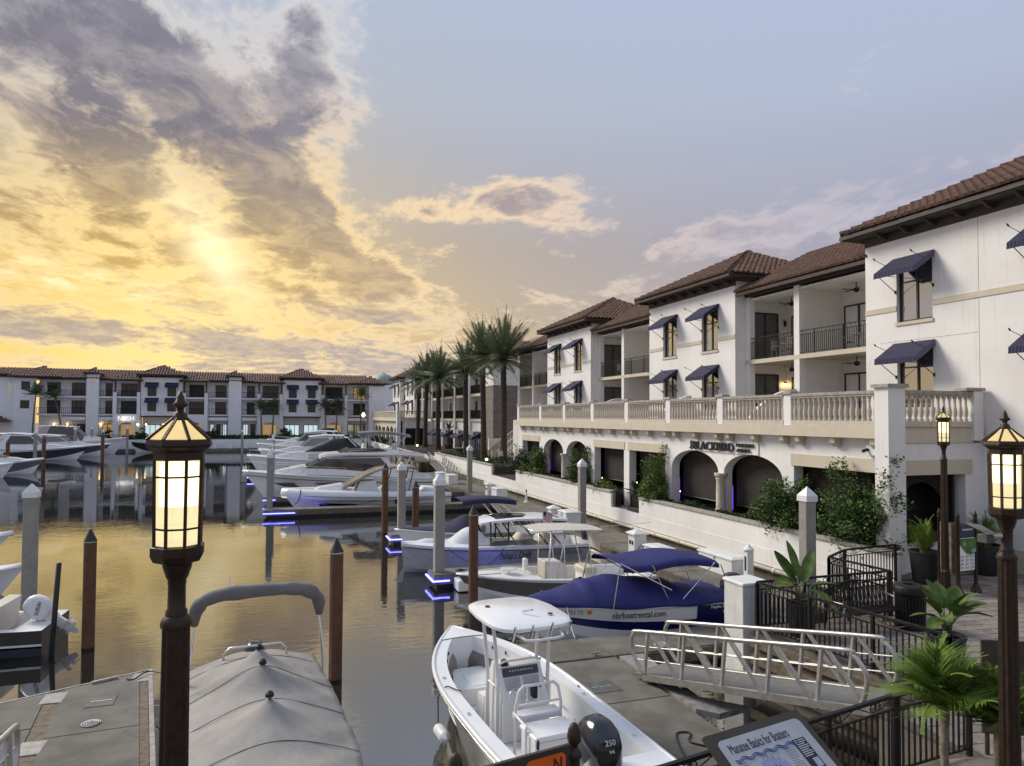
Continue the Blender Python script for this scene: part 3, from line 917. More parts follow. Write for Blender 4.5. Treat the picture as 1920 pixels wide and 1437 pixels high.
def tile_plane(roof, O, ex, es, poly, tw=.30, tl=.38, m=None, single=False, jit=.012):
    """roof tiles on a plane; ex along the eave, es up the slope, poly in (a, s)"""
    ex, es = Vector(ex).normalized(), Vector(es).normalized()
    nn_ = ex.cross(es)
    if nn_.z < 0: nn_ = -nn_
    O = Vector(O)
    a0, a1 = min(p[0] for p in poly), max(p[0] for p in poly)
    s1 = max(p[1] for p in poly)
    tv, tf_ = tile_geo(tw, tl)
    big = MB()
    R_ = random.Random(int(abs(O.x * 7 + O.y * 13 + O.z)))
    cnt = 0
    if single and 'me' not in TILE:
        me = bpy.data.meshes.new('roof_tile')
        me.from_pydata(tv, [], tf_)
        me.materials.append(M['tile'])
        m2 = me.copy(); m2.materials.clear(); m2.materials.append(mat('terracotta_tile_dark', (.10, .056, .040), .85, var=.35, scale=2.5, bump=.4, bscale=25))
        m4 = me.copy(); m4.materials.clear(); m4.materials.append(mat('terracotta_tile_orange', (.165, .078, .046), .8, var=.3, scale=2.5, bump=.4, bscale=25))
        TILE['me'] = [me, me, m2, m4]
    s = -.06
    while s < s1:
        a = a0 + tw * .5
        while a < a1:
            if inside(poly, a, s + tl * .5):
                j = R_.uniform(-jit, jit)
                o = O + ex * (a + j) + es * (s + R_.uniform(-jit, jit)) + nn_ * .02
                if single and cnt < 300:
                    mm = Matrix((ex, es, nn_)).transposed().to_4x4()
                    mm.translation = o
                    t = link(R_.choice(TILE['me']), 'roof_tile', None, roof)
                    t.matrix_local = mm
                    cnt += 1
                else:
                    big.add([o + ex * p[0] + es * p[1] + nn_ * p[2] for p in tv], tf_)
            a += tw
        s += tl
    if big.v:
        me = bpy.data.meshes.new('roof_tiles')
        me.from_pydata(big.v, [], big.f)
        o = link(me, 'roof_tiles', m or M['tile'], roof)
        o['kind'] = 'stuff'
def hip_roof(parent, x0, x1, y0, y1, z0, m=.5, tile=(.30, .38), single=False, sides='WS', mt=None, soff=True):
    """hip roof over the rectangle; tiles on the named sides"""
    mt = mt or M['tile']
    wx, wy = x1 - x0, y1 - y0
    h = min(wx, wy) / 2
    zr = z0 + m * h
    if wy >= wx: A, B = ((x0 + x1) / 2, y0 + h, zr), ((x0 + x1) / 2, y1 - h, zr)
    else: A, B = (x0 + h, (y0 + y1) / 2, zr), (x1 - h, (y0 + y1) / 2, zr)
    vs = [(x0, y0, z0), (x1, y0, z0), (x1, y1, z0), (x0, y1, z0), A, B]
    if wy >= wx: fs = [(0, 1, 4), (1, 2, 5, 4), (2, 3, 5), (3, 0, 4, 5), (0, 3, 2, 1)]
    else: fs = [(0, 1, 5, 4), (1, 2, 5), (2, 3, 4, 5), (3, 0, 4), (0, 3, 2, 1)]
    roof = MB().add(vs, fs).build('roof', mt, parent)
    k = math.sqrt(1 + m * m)
    if 'W' in sides:
        if wy >= wx: poly = [(0, -.1), (wy, -.1), (wy - h, h * k), (h, h * k)]
        else: poly = [(0, -.1), (wy, -.1), (wy / 2, h * k)]
        tile_plane(roof, (x0, y1, z0), (0, -1, 0), (1, 0, m), poly, *tile, m=mt, single=single)
    if 'S' in sides:
        if wx > wy: poly = [(0, -.1), (wx, -.1), (wx - h, h * k), (h, h * k)]
        else: poly = [(0, -.1), (wx, -.1), (wx / 2, h * k)]
        tile_plane(roof, (x0, y0, z0), (1, 0, 0), (0, 1, m), poly, *tile, m=mt)
    # ridge and hip caps
    cp = MB()
    def cap(p, q):
        p, q = Vector(p), Vector(q)
        n = max(1, int((q - p).length / (tile[1] * 1.1)))
        for i in range(n):
            a, c = p.lerp(q, i / n), p.lerp(q, (i + 1) / n)
            cp.tube([a + Vector((0, 0, .10)), c + Vector((0, 0, .06))], [tile[0] * .42, tile[0] * .34], 6)
    cap(vs[0], A)
    cap(vs[3], B if wy >= wx else A)
    cap(A, B)
    o = cp.build('ridge_caps', mt, roof)
    o['kind'] = 'stuff'
    if soff:
        g = MB()
        g.box(x0 - .02, x0 + .10, y0 - .02, y1 + .02, z0 - .16, z0 - .02).box(x0 + .10, x1, y0 - .02, y0 + .10, z0 - .16, z0 - .02)
        g.box(x0 + .10, x1, y1 - .10, y1 + .02, z0 - .16, z0 - .02)
        g.build('gutter', M['gutter'], roof)
    return roof
def wall_lamp(parent, x, y, z, lit=False):
    b = MB()
    b.box(x - .02, x + .06, y - .06, y + .06, z - .18, z + .12).tube([(x - .02, y, z + .05), (x - .14, y, z + .12), (x - .16, y, z + .06)], .014, 6)
    b.lathe([(.02, .06), (.09, -.02), (.075, -.04), (.05, -.2), (.01, -.26)], 8, (x - .16, y, z))
    o = b.build('wall_lamp', M['iron'], parent)
    if lit:
        MB().lathe([(.02, .0), (.078, -.03), (.055, -.18), (.02, -.2)], 8, (x - .165, y, z)).build('lamp_glass', M['warm'], o)
def fan(parent, x, y, z):
    b = MB()
    b.tube([(x, y, z), (x, y, z - .22)], .02, 6).lathe([(.05, -.22), (.12, -.26), (.12, -.36), (.06, -.42)], 10, (x, y, z))
    o = b.build('ceiling_fan', M['iron'], parent)
    for k in range(5):
        a = 2 * PI * k / 5 + .3
        c = MB().add([(x + math.cos(a) * .13 - math.sin(a) * .05, y + math.sin(a) * .13 + math.cos(a) * .05, z - .29), (x + math.cos(a) * .13 + math.sin(a) * .05, y + math.sin(a) * .13 - math.cos(a) * .05, z - .31),
                      (x + math.cos(a) * .62 + math.sin(a) * .07, y + math.sin(a) * .62 - math.cos(a) * .07, z - .31), (x + math.cos(a) * .62 - math.sin(a) * .07, y + math.sin(a) * .62 + math.cos(a) * .07, z - .29)], [(0, 1, 2, 3)])
        c.build('blade', M['bronze'], o)
def baluster_mesh():
    me = MB().lathe([(.07, 0), (.07, .07), (.045, .075), (.04, .10), (.062, .16), (.072, .24), (.066, .33), (.045, .44), (.036, .52), (.036, .60), (.05, .62), (.042, .65), (.065, .68), (.065, .75)], 8, rot=PI / 8).mesh('baluster')
    me.materials.append(M['cast'])
    me.polygons.foreach_set('use_smooth', [True] * len(me.polygons))
    me.set_sharp_from_angle(angle=R(40))
    return me
BAL = baluster_mesh()
def patio_set(x, y, z, rz, lab):
    c = thing('patio_chair', 'metal patio chair ' + lab, 'chair', (x, y, z), rz, 'balcony patio chairs')
    for sx in (-.23, .23):
        for sy in (-.22, .22):
            MB().tube([(sx, sy, 0), (sx, sy, .62 if sy < 0 else .95)], .014, 6).build('leg', M['alu'], c)
        MB().bar((sx, -.24, .63), (sx, .24, .63), .04, .025).build('armrest', M['alu'], c)
    MB().cbox(-.23, .23, -.22, .22, .41, .44, .01).build('seat', M['greybim'], c)
    b = MB()
    for k in range(5): b.box(-.18 + k * .09 - .02, -.18 + k * .09 + .02, .21, .23, .47, .92)
    b.box(-.23, .23, .20, .24, .92, .96)
    b.build('backrest', M['alu'], c)
    return c

# ================================================================== HOTEL WITH THE RESTAURANT
H = thing('hotel_building', 'white three storey hotel with restaurant arcade and stone balustrade terrace', 'building', (21.8, 34, G), world=True)
XF, XT, XB = 18.2, 21.8, 22.4        # arcade face, tower face, balcony face
tF, tT, tB = tfx(XF), tfx(XT), tfx(XB)
def archwall(tf, u0, u1, z0, z1, ops, thick, m, parent, nm='wall'):
    """thick wall with rectangular (flat) and arched openings reaching the ground; ops: (a, b, top, spring or None)"""
    b = MB(tf)
    cur = u0
    for (a, c, top, spr) in sorted(ops):
        b.box(cur, a, -thick, 0, z0, z1)
        if spr is None:
            b.box(a, c, -thick, 0, top, z1)
        else:
            n = 16
            prof = [(a, spr)]
            for k in range(1, n):
                t = PI - PI * k / n
                prof.append(((a + c) / 2 + math.cos(t) * (c - a) / 2, spr + math.sin(t) * (top - spr)))
            prof.append((c, spr))
            for p, q in zip(prof, prof[1:]):
                vs = [(p[0], 0, p[1]), (q[0], 0, q[1]), (q[0], 0, z1), (p[0], 0, z1), (p[0], -thick, p[1]), (q[0], -thick, q[1]), (q[0], -thick, z1), (p[0], -thick, z1)]
                b.add(vs, [(0, 1, 2, 3), (7, 6, 5, 4), (0, 4, 5, 1), (3, 2, 6, 7)])
        cur = c
    b.box(cur, u1, -thick, 0, z0, z1)
    me = b.mesh(nm)
    return link(me, nm, m, parent)
ops = [(17.7, 21.45, 4.47, None), (22.05, 25.72, 4.72, 3.84), (26.1, 29.85, 4.72, 3.84), (30.45, 34.12, 4.47, None), (34.72, 38.45, 4.47, None), (39.35, 42.72, 4.72, 3.84), (43.2, 46.75, 4.72, 3.84), (47.6, 51.2, 4.47, None)]
archwall(tF, 16.98, 52.0, G, 5.55, ops, .42, M['stucco'], H)
for (a, b_, t, s) in ops:
    if s is None:
        MB(tF).box(a - .12, b_ + .12, -.20, .035, 4.46, 4.89).build('lintel', M['beige'], H)
# columns between the arches
for yc in (25.91, 42.96):
    c = MB()
    c.lathe([(.30, 0), (.30, .10), (.26, .14), (.25, .20), (.215, .24), (.215, .9), (.20, 1.42), (.22, 1.46), (.24, 1.50), (.20, 1.52), (.25, 1.60), (.29, 1.64), (.29, 1.74)], 16, (XF - .0, yc, 2.10))
    c.build('column', M['cast'], H, 'auto')
# roller shades, dark room behind, purple light tubes
for (a, b_, t, s) in ops:
    zlo = 2.62 if s is None else 2.5
    MB(tF).box(a + .02, b_ - .02, -.66, -.63, zlo, t + .05).build('roller_shade', M['shade'], H)
    MB(tF).tube([(a + .02, -.645, zlo - .02), (b_ - .02, -.645, zlo - .02)], .03, 6).build('shade_bar', M['bronze'], H)
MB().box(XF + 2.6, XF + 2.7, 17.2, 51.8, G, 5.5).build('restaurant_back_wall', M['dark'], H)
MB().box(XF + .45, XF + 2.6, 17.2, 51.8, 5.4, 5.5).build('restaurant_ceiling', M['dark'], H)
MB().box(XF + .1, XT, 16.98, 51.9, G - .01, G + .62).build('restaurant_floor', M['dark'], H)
for yy in (29.92, 39.30, 46.82, 25.75):
    MB().box(XF + .43, XF + .47, yy - .03, yy + .03, 2.3, 3.3).build('light_tube', M['led_purple'], H)
for k, yy in enumerate((23.2, 24.6, 27.3, 28.9, 31.5, 36, 40.5, 44.6)):
    MB().lathe([(.005, -.03), (.022, 0), (.005, .03)], 8, (XF + 1.5, yy, 2.42 + .05 * (k % 3))).build('added_bulb', M['warm'], H)  # small glowing bulbs added to warm the dark room, no tables under them
# terrace slab with corbels
MB().box(17.78, XB, 17.0, 51.9, 5.56, 5.93).build('terrace_edge', M['beige'], H)
MB().box(17.92, 24, 17.05, 51.8, 5.93, 5.96).build('terrace_floor', M['concrete'], H)
posts = [17.12, 21.35, 25.46, 29.60, 33.77, 38.0, 42.24, 46.5, 51.2]
for a, b_ in zip(posts, posts[1:]):
    for t in (.10, .5, .90):
        yy = a + (b_ - a) * t
        MB().prism([(17.86, 5.56), (18.19, 5.56), (18.19, 5.24), (18.02, 5.24), (17.90, 5.36)], 'y', yy - .11, yy + .11).build('corbel', M['beige'], H)
# balustrade bays
def balustrade(name, p, q, z, parent, n):
    p, q = Vector(p), Vector(q)
    b = MB()
    b.bar(p + Vector((0, 0, z + .09)), q + Vector((0, 0, z + .09)), .24, .18)
    o = b.build(name, M['cast'], parent)
    MB().bar(p + Vector((0, 0, z + 1.09)), q + Vector((0, 0, z + 1.09)), .26, .10).bar(p + Vector((0, 0, z + 1.01)), q + Vector((0, 0, z + 1.01)), .20, .08).build('handrail', M['cast_cap'], o)
    for k in range(n):
        c = p.lerp(q, (k + .5) / n)
        t = link(BAL, 'baluster', None, o, loc=(c.x, c.y, z + .18), rot=(0, 0, rnd.random() * .2))
        t.scale = (1.05, 1.05, 1.06)
    return o
for a, b_ in zip(posts, posts[1:]):
    MB().bar((17.93, a, 5.93 + .54), (17.93, a, 5.93 + .55), .30) if False else None
    balustrade('balustrade', (17.93, a + .20, 0), (17.93, b_ - .20, 0), 5.93, H, 16)
for i, a in enumerate(posts[1:]):
    MB().box(17.83, 18.09, a - .19, a + .19, 5.935, 7.05).build('pier', M['stucco'], H)
    MB().cbox(17.77, 18.15, a - .27, a + .27, 7.06, 7.17, .02).build('pier_cap', M['cast_cap'], H)
# corner pier and return balustrade facing the camera
MB().box(17.75, 18.42, 16.78, 17.30, G, 7.14).build('corner_pier', M['stucco'], H)
MB().cbox(17.66, 18.50, 16.69, 17.38, 7.14, 7.25, .02).build('pier_cap', M['cast_cap'], H)
balustrade('balustrade', (18.44, 16.95, 0), (21.25, 16.95, 0), 5.93, H, 12)
MB().box(21.27, 21.66, 16.76, 17.14, 5.5, 7.08).build('pier', M['stucco'], H)
MB().cbox(20.9, 21.72, 16.70, 17.2, 7.09, 7.19, .02).build('pier_cap', M['cast_cap'], H)
tS = tfy(16.95)
archwall(tS, 18.42, XT, G, 5.42, [(18.52, 21.08, 4.44, None)], .4, M['stucco'], H)
MB(tS).box(18.43, 21.40, -.2, .05, 5.43, 5.92).build('terrace_edge', M['beige'], H)
MB(tS).box(18.44, 21.35, -.2, .035, 4.43, 4.89).build('lintel', M['beige'], H)
MB(tS).box(18.43, 21.3, -.3, .02, G, 2.28).build('low_wall', M['stucco'], H)
# dark entrance: tassel curtain over an arch
arc = MB(tS)
for k in range(46):
    u = 18.55 + k * 2.5 / 45
    d = abs(u - 19.75) / 1.0
    zb_ = 3.05 + (1.1 * math.sqrt(max(0, 1 - d * d)) if d < 1 else 0)
    arc.box(u - .021, u + .021, -.52, -.50, zb_, 4.42)
o = arc.build('tassel_curtain', mat('dark_tassel', (.03, .024, .018), .8, var=.5, scale=12), H)
o['kind'] = 'stuff'
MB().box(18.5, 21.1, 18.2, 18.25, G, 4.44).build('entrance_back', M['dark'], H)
MB().box(20.75, 20.95, 17.5, 17.7, G, 3.0).build('entrance_post', M['beige'], H)
# ---- towers
def tower(y0, y1, wins, far_end=True, single=False, rx=9.2):
    holes = []
    for (a, b_) in wins:
        holes += [(a, b_, 9.72, 11.88), (a, b_, 6.6, 8.74)]
    hwall(tT, y0, y1, 5.96 if y0 > 18 else G, 13.02, holes, .24).build('tower_wall', M['stucco'], H)
    for ye in (y0, y1):
        MB().add([(XT, ye, 5.96), (XT + 7.7, ye, 5.96), (XT + 7.7, ye, 13.02), (XT, ye, 13.02)], [(0, 1, 2, 3)]).build('tower_side_wall', M['stucco'], H)
    cuts = [y0] + [v for w in sorted(wins) for v in w] + [y1]
    for i in range(0, len(cuts), 2):
        MB(tT).box(cuts[i] + .002, cuts[i + 1] - .002, -.01, .03, 10.16, 10.36).build('string_course', M['beige'], H)
    for (a, b_) in wins:
        for z0_, z1_ in ((9.72, 11.88), (6.6, 8.74)):
            window(tT, H, a, b_, z0_, z1_)
            awning(tT, H, a - .12, b_ + .12, z1_ + .22)
    MB().box(XT - .03, XT + .05, y0 + .0, y1 - .0, 12.80, 13.1).build('eave_band', M['eavewood'], H)
    yy = y0 + .3
    while yy < y1:
        MB().prism([(XT - .62, 13.12), (XT, 13.12), (XT, 12.90), (XT - .3, 12.95)], 'y', yy - .05, yy + .05).build('eave_bracket', M['eavewood'], H)
        yy += 1.05
    hip_roof(H, XT - .75, XT - .75 + rx, y0 - .55, y1 + .5, 13.3, .5, single=single)
MB().box(XT - .7, 30, 9.6, 22.05, 13.12, 13.135).build('soffit', M['eavewood'], H)
tower(9.8, 21.62, [(18.68, 20.18), (13.7, 15.2)], single=True)
tower(29.82, 38.28, [(31.25, 32.72), (35.2, 36.68)])
tower(46.7, 55.2, [(48.22, 49.68), (52.3, 53.75)])
# expansion joints on the near tower
MB(tT).box(16.96, 16.975, -.01, .004, 5.95, 12.9).build('wall_joint', M['cast_cap'], H)
MB(tT).box(16.99, 20.9, -.01, .004, 9.02, 9.034).build('wall_joint', M['cast_cap'], H)
MB(tT).box(9.8, 17.4, -.01, .06, G, G + .72).build('wall_plinth', M['beige'], H)
# ---- balcony bays
def bay(y0, y1, yc, lit=False, lo=True):
    MB().box(XB - .02, 24.9, y0, y1, 8.86, 9.06).build('balcony_slab', M['beige'], H)
    MB().box(XB + .02, 24.9, y0, y1, 12.02, 12.10).build('balcony_ceiling', M['stucco'], H)
    MB().box(24.9, 25.1, y0, y1, 5.96, 12.1).build('balcony_back_wall', M['stucco'], H)
    MB().box(XB - .01, XB + .34, yc - .17, yc + .17, 5.96, 12.2).build('balcony_column', M['stucco'], H)
    MB().box(XB + .34, 24.9, yc - .10, yc + .10, 5.96, 12.02).build('party_wall', M['stucco'], H)
    MB().box(XB, XB + .30, y1 - .34, y1, 5.96, 12.2).build('balcony_column', M['stucco'], H)
    MB().box(XB, XB + .30, y0, y0 + .2, 9.06, 12.2).build('balcony_column', M['stucco'], H)
    MB().box(XB - .04, XB + .36, y0, y1, 12.2, 12.34).build('eave_beam', M['eavewood'], H)
    for a, b_ in ((y0 + .2, yc - .17), (yc + .17, y1 - .34)):
        railing(tfx(XB + .08), H, a, b_, 9.06, 1.08, pitch=.12, post=14)
        for z in (9.06, 5.96):
            window(tfx(24.9), H, b_ - 1.75, b_ - .05, z, z + 2.3, w=.04, mull=1, trans=0, sill=False, pane=M['curtain'], nm='sliding_door')
            MB(tfx(24.88)).box(a + .15, a + .75, 0, .03, z, z + 2.25).build('dark_door', M['bronze'], H)
            fan(H, 23.6, (a + b_) / 2, 12.02 if z > 8 else 8.86)
            wall_lamp(H, 24.86, a + 1.15, z + 1.95, lit=(lit and z < 8 and a > yc))
    # sloping roof over the bay
    k = .5
    ro = MB().add([(XB - .55, y0 - .1, 12.42), (XB - .55, y1 + .1, 12.42), (XB + 4.2, y1 + .1, 12.42 + 4.75 * k), (XB + 4.2, y0 - .1, 12.42 + 4.75 * k),
                   (XB - .55, y0 - .1, 12.36), (XB - .55, y1 + .1, 12.36), (XB + 4.2, y1 + .1, 12.36), (XB + 4.2, y0 - .1, 12.36)], [(0, 1, 2, 3), (4, 7, 6, 5), (0, 4, 5, 1), (1, 5, 6, 2), (3, 7, 4, 0), (2, 6, 7, 3)]).build('roof', M['tile'], H)
    L = y1 - y0 + .2
    tile_plane(ro, (XB - .55, y1 + .1, 12.42), (0, -1, 0), (1, 0, k), [(0, -.1), (L, -.1), (L, 4.75 * 1.118), (0, 4.75 * 1.118)])
    MB().box(XB - .58, XB - .46, y0 - .1, y1 + .1, 12.24, 12.38).build('gutter', M['gutter'], ro)
def side_doors(yf):
    """sliding doors on the tower flank that faces the balcony, with a lamp beside them"""
    for z in (9.06, 5.96):
        window(tfy(yf), H, 22.75, 24.35, z, z + 2.45, w=.06, mull=1, trans=0, sill=False, pane=M['curtain'], nm='sliding_door')
        b = MB().lathe([(.02, .10), (.09, .03), (.075, 0), (.05, -.17), (.01, -.24)], 8, (24.66, yf - .16, z + 2.0))
        b.tube([(24.66, yf, z + 2.1), (24.66, yf - .12, z + 2.18), (24.66, yf - .16, z + 2.1)], .014, 6)
        o = b.build('wall_lamp', M['iron'], H)
        if z < 8 and yf < 31:
            MB().lathe([(.02, .0), (.085, -.02), (.06, -.17), (.02, -.2)], 8, (24.66, yf - .165, z + 2.01)).build('lamp_glass', M['warm'], o)
side_doors(29.80); side_doors(46.68)
bay(21.63, 29.81, 26.15)
bay(38.29, 46.69, 42.9)
bay(55.21, 64.3, 60.3)
MB().box(XB, 30, 64.3, 64.5, G, 12.2).build('end_wall', M['stucco'], H)
MB().box(XF + .4, 24, 51.95, 52.15, G, 5.6).build('end_wall', M['stucco'], H)
MB().box(21.9, 22.3, 52.2, 64.3, G, 5.95).build('lower_wall', M['stucco'], H)
# curved dividing walls on the terrace
for yc in (26.15, 42.9, 33.9):
    prof = [(19.6, 5.96)] + [(19.6 + 2.7 * t, 5.96 + 1.55 * math.sin(t * PI / 2) ** .8) for t in (0.15, .3, .45, .6, .75, .9, 1)] + [(22.3, 5.96)]
    MB().prism(prof, 'y', yc - .1, yc + .1).build('terrace_divider', M['stucco'], H)
# restaurant sign
sg = MB(tF).box(23.40, 28.45, .0, .05, 4.72, 5.22).build('restaurant_sign', M['stucco'], H)
fit_text('BLACKBIRD', 2.95, .36, 'sign_lettering', M['ink'], sg, (XF - .10, 27.85, 4.79), (0, -1, 0), (0, 0, 1), .035)
fit_text('MODERN', 1.1, .15, 'sign_lettering', M['ink'], sg, (XF - .10, 24.72, 5.00), (0, -1, 0), (0, 0, 1), .03)
fit_text('ASIAN', .85, .15, 'sign_lettering', M['ink'], sg, (XF - .10, 24.72, 4.79), (0, -1, 0), (0, 0, 1), .03)
MB(tF).prism([(28.05, 5.18), (28.18, 5.08), (28.12, 4.95), (28.24, 4.80), (28.10, 4.82), (28.02, 4.74), (28.0, 4.86), (27.92, 4.98), (27.97, 5.1)], 'y', .04, .08).build('bird_emblem', M['ink'], sg)
# security camera box
sc = MB(tF).cbox(17.55, 17.95, 0, .16, 5.02, 5.36, .02).build('security_camera', M['plastic_w'], H)
MB(tF).tube([(17.85, .16, 5.2), (17.9, .34, 5.14)], .05, 8).build('camera_lens', M['black'], sc)
for (x, y, z, rz, lab) in ((23.4, 28.6, 9.06, .4, 'on the upper balcony left of the column'), (23.3, 27.6, 9.06, 2.6, 'nearest the column on the upper balcony'), (23.5, 24.3, 9.06, .7, 'on the upper balcony right of the column'),
                           (23.4, 23.0, 9.06, 2.7, 'by the tower corner on the upper balcony'), (23.4, 45.0, 9.06, .5, 'on the middle upper balcony'), (23.4, 44.1, 9.06, 2.5, 'beside the party wall of the middle upper balcony')):
    patio_set(x, y, z, rz, lab)
for (y, lab) in ((28.1, 'small round table between the two chairs on the upper balcony left of the column'), (23.65, 'small round table on the upper balcony next to the near tower')):
    t = thing('patio_table', lab, 'table', (23.55, y, 9.06), group='balcony tables')
    MB().lathe([(.02, .70), (.36, .70), (.36, .73), (.02, .73)], 16).build('tabletop', M['alu'], t)
    MB().lathe([(.03, 0), (.03, .7)], 8).build('pedestal', M['alu'], t)
    MB().lathe([(.22, 0), (.20, .03), (.03, .05)], 10).build('base', M['alu'], t)
# ================================================================== BOATS
class Hull:
    """half-breadth hull: x forward from -L/2 (transom) to L/2 (stem), z up from the waterline"""
    def __init__(s, L, beam, fb, fs, draft=.35, p=2.3, t0=.42, rake=.9, flare=.16, plumb=0.0):
        s.L, s.b, s.fb, s.fs, s.d, s.p, s.t0, s.rake, s.flare, s.plumb = L, beam / 2, fb, fs, draft, p, t0, rake, flare, plumb
    def half(s, t):
        k = max(0, (t - s.t0) / (1 - s.t0))
        return s.b * (.94 + .06 * min(1, t / .3)) * max(.012, 1 - k ** s.p)
    def zs(s, t): return s.fs + (s.fb - s.fs) * t ** 1.7
    def pt(s, t, q):
        """q 0 keel, 1 chine, 2 sheer"""
        hb, zs = s.half(t), s.zs(t)
        k = max(0, (t - .30) / .70)
        cb = s.b * .88 * max(.008, 1 - k ** (1.75 + s.plumb))
        zc = -.04 + (.62 * zs) * max(0, (t - .35) / .65) ** 2.2 * (1 - .6 * min(1, s.plumb))
        zk = -s.d * (1 - max(0, (t - .5) / .5) ** 3.0)
        if q <= 1: y, z = cb * q, zk + (zc - zk) * q ** 1.1
        else:
            f = q - 1
            fl = s.flare * 4 * f * (1 - f) * max(0, t - .3)
            y, z = cb + (hb - cb) * f, zc + (zs - zc) * f
            y -= fl * s.b * .5
        h = max(0, min(1, (z - zk) / max(.01, zs - zk)))
        x = -s.L / 2 + t * s.L - s.rake * (1 - h) * max(0, (t - .35) / .65) ** 2.5
        return x, max(.0, y), z
    def skin(s, nm, m, parent, q0, q1, nq=3, off=0.0, t0=0., t1=1., nt=22):
        b = MB()
        for sg in (1, -1):
            g = []
            for i in range(nt + 1):
                t = t0 + (t1 - t0) * i / nt
                r_ = []
                for j in range(nq + 1):
                    x, y, z = s.pt(t, q0 + (q1 - q0) * j / nq)
                    r_.append((x, sg * (y + off), z))
                g.append(r_)
            b.loft(g, False, False)
        return b.build(nm, m, parent, True)
    def body(s, parent, bands, t1=1.0):
        for nm, m, q0, q1, nq in bands:
            s.skin(nm, m, parent, q0, q1, nq)
        tr = [s.pt(0, q) for q in (0, .5, 1, 1.5, 2)]
        poly = [(x, y, z) for x, y, z in tr] + [(x, -y, z) for x, y, z in reversed(tr)]
        MB().add(poly, [tuple(range(len(poly)))]).build('transom', bands[-1][1], parent)
    def edge(s, t, inset=0., dz=0.):
        x, y, z = s.pt(t, 2)
        return x, max(.0, y - inset), z + dz
    def rub(s, parent, m, r=.035, dz=-.03, nm='rub_rail', nt=24, t0=0.):
        for sg in (1, -1):
            MB().tube([(lambda e: (e[0], sg * (e[1] + .01), e[2]))(s.edge(t0 + (1 - t0) * i / nt, 0, dz)) for i in range(nt + 1)], r, 6).build(nm, m, parent, True)
    def deck(s, parent, m, t0=0., t1=1., camber=.08, dz=0., inset=.0, nm='deck', nt=20, sm=True):
        g = []
        for i in range(nt + 1):
            t = t0 + (t1 - t0) * i / nt
            x, y, z = s.edge(t, inset, dz)
            g.append([(x, y * k, z + camber * (1 - k * k)) for k in (1, .75, .4, 0, -.4, -.75, -1)])
        return MB().loft(g, False, False).build(nm, m, parent, sm)
    def gunwale(s, parent, m, t0, t1, wdt, zf, mf=None, nt=22, nm='gunwale'):
        """side decks, inner liner and cockpit floor"""
        a, l, f = MB(), MB(), []
        ts = [t0 + (t1 - t0) * i / nt for i in range(nt + 1)]
        for sg in (1, -1):
            ga, gl = [], []
            for t in ts:
                x, y, z = s.edge(t)
                y2 = max(.03, y - wdt)
                ga.append([(x, sg * y, z), (x, sg * y2, z + .015)])
                gl.append([(x, sg * y2, z + .015), (x, sg * max(.02, y2 - .03), zf)])
            a.loft(ga, False, False)
            l.loft(gl, False, False)
        a.build(nm, m, parent)
        l.build('cockpit_liner', mf or m, parent)
        fl = MB()
        fl.loft([[(s.edge(t)[0], max(.02, s.edge(t)[1] - wdt - .02), zf), (s.edge(t)[0], -max(.02, s.edge(t)[1] - wdt - .02), zf)] for t in ts], False, False)
        # front and rear bulkheads
        for t in (t0, t1):
            x, y, z = s.edge(t)
            y2 = max(.03, y - wdt)
            fl.add([(x, y2, z + .015), (x, -y2, z + .015), (x, -y2, zf), (x, y2, zf)], [(0, 1, 2, 3)])
        fl.build('cockpit_floor', mf or m, parent)
def cabin(parent, nm, m, prof, smooth=False):
    """closed side profile [(x, z, half width)] mirrored across the centre line"""
    n = len(prof)
    b = MB()
    vs = [(x, w, z) for x, z, w in prof] + [(x, -w, z) for x, z, w in prof]
    fs = [(i, (i + 1) % n, n + (i + 1) % n, n + i) for i in range(n)] + [tuple(range(n)), tuple(range(2 * n - 1, n - 1, -1))]
    return b.add(vs, fs).build(nm, m, parent, smooth)
def sidewin(parent, m, prof, off=.012, nm='side_window', sides=(1, -1)):
    for sg in sides:
        MB().add([(x, sg * (w + off), z) for x, z, w in prof], [tuple(range(len(prof)))]).build(nm, m, parent)
def crosswin(parent, m, a, c, nm='windscreen'):
    """quad spanning both sides between profile points a and c (x, z, w)"""
    MB().add([(a[0], a[2], a[1]), (a[0], -a[2], a[1]), (c[0], -c[2], c[1]), (c[0], c[2], c[1])], [(0, 1, 2, 3)]).build(nm, m, parent)
def bowrail(parent, h, t0=.45, t1=.985, ht=.55, inset=.12, n=7):
    b = MB()
    for sg in (1, -1):
        top = []
        for i in range(n * 2 + 1):
            t = t0 + (t1 - t0) * i / (n * 2)
            x, y, z = h.edge(t, inset)
            hh = ht * min(1, i / 2)
            top.append((x + .05 * hh, sg * y, z + hh))
            if i % 2 == 0 and i > 0: b.tube([(x - .12, sg * y, z), (x + .05 * hh, sg * y, z + hh)], .014, 5)
        b.tube(top, .016, 5)
    x, y, z = h.edge(t1, inset)
    b.build('bow_rail', M['steel'], parent)['kind'] = 'stuff'
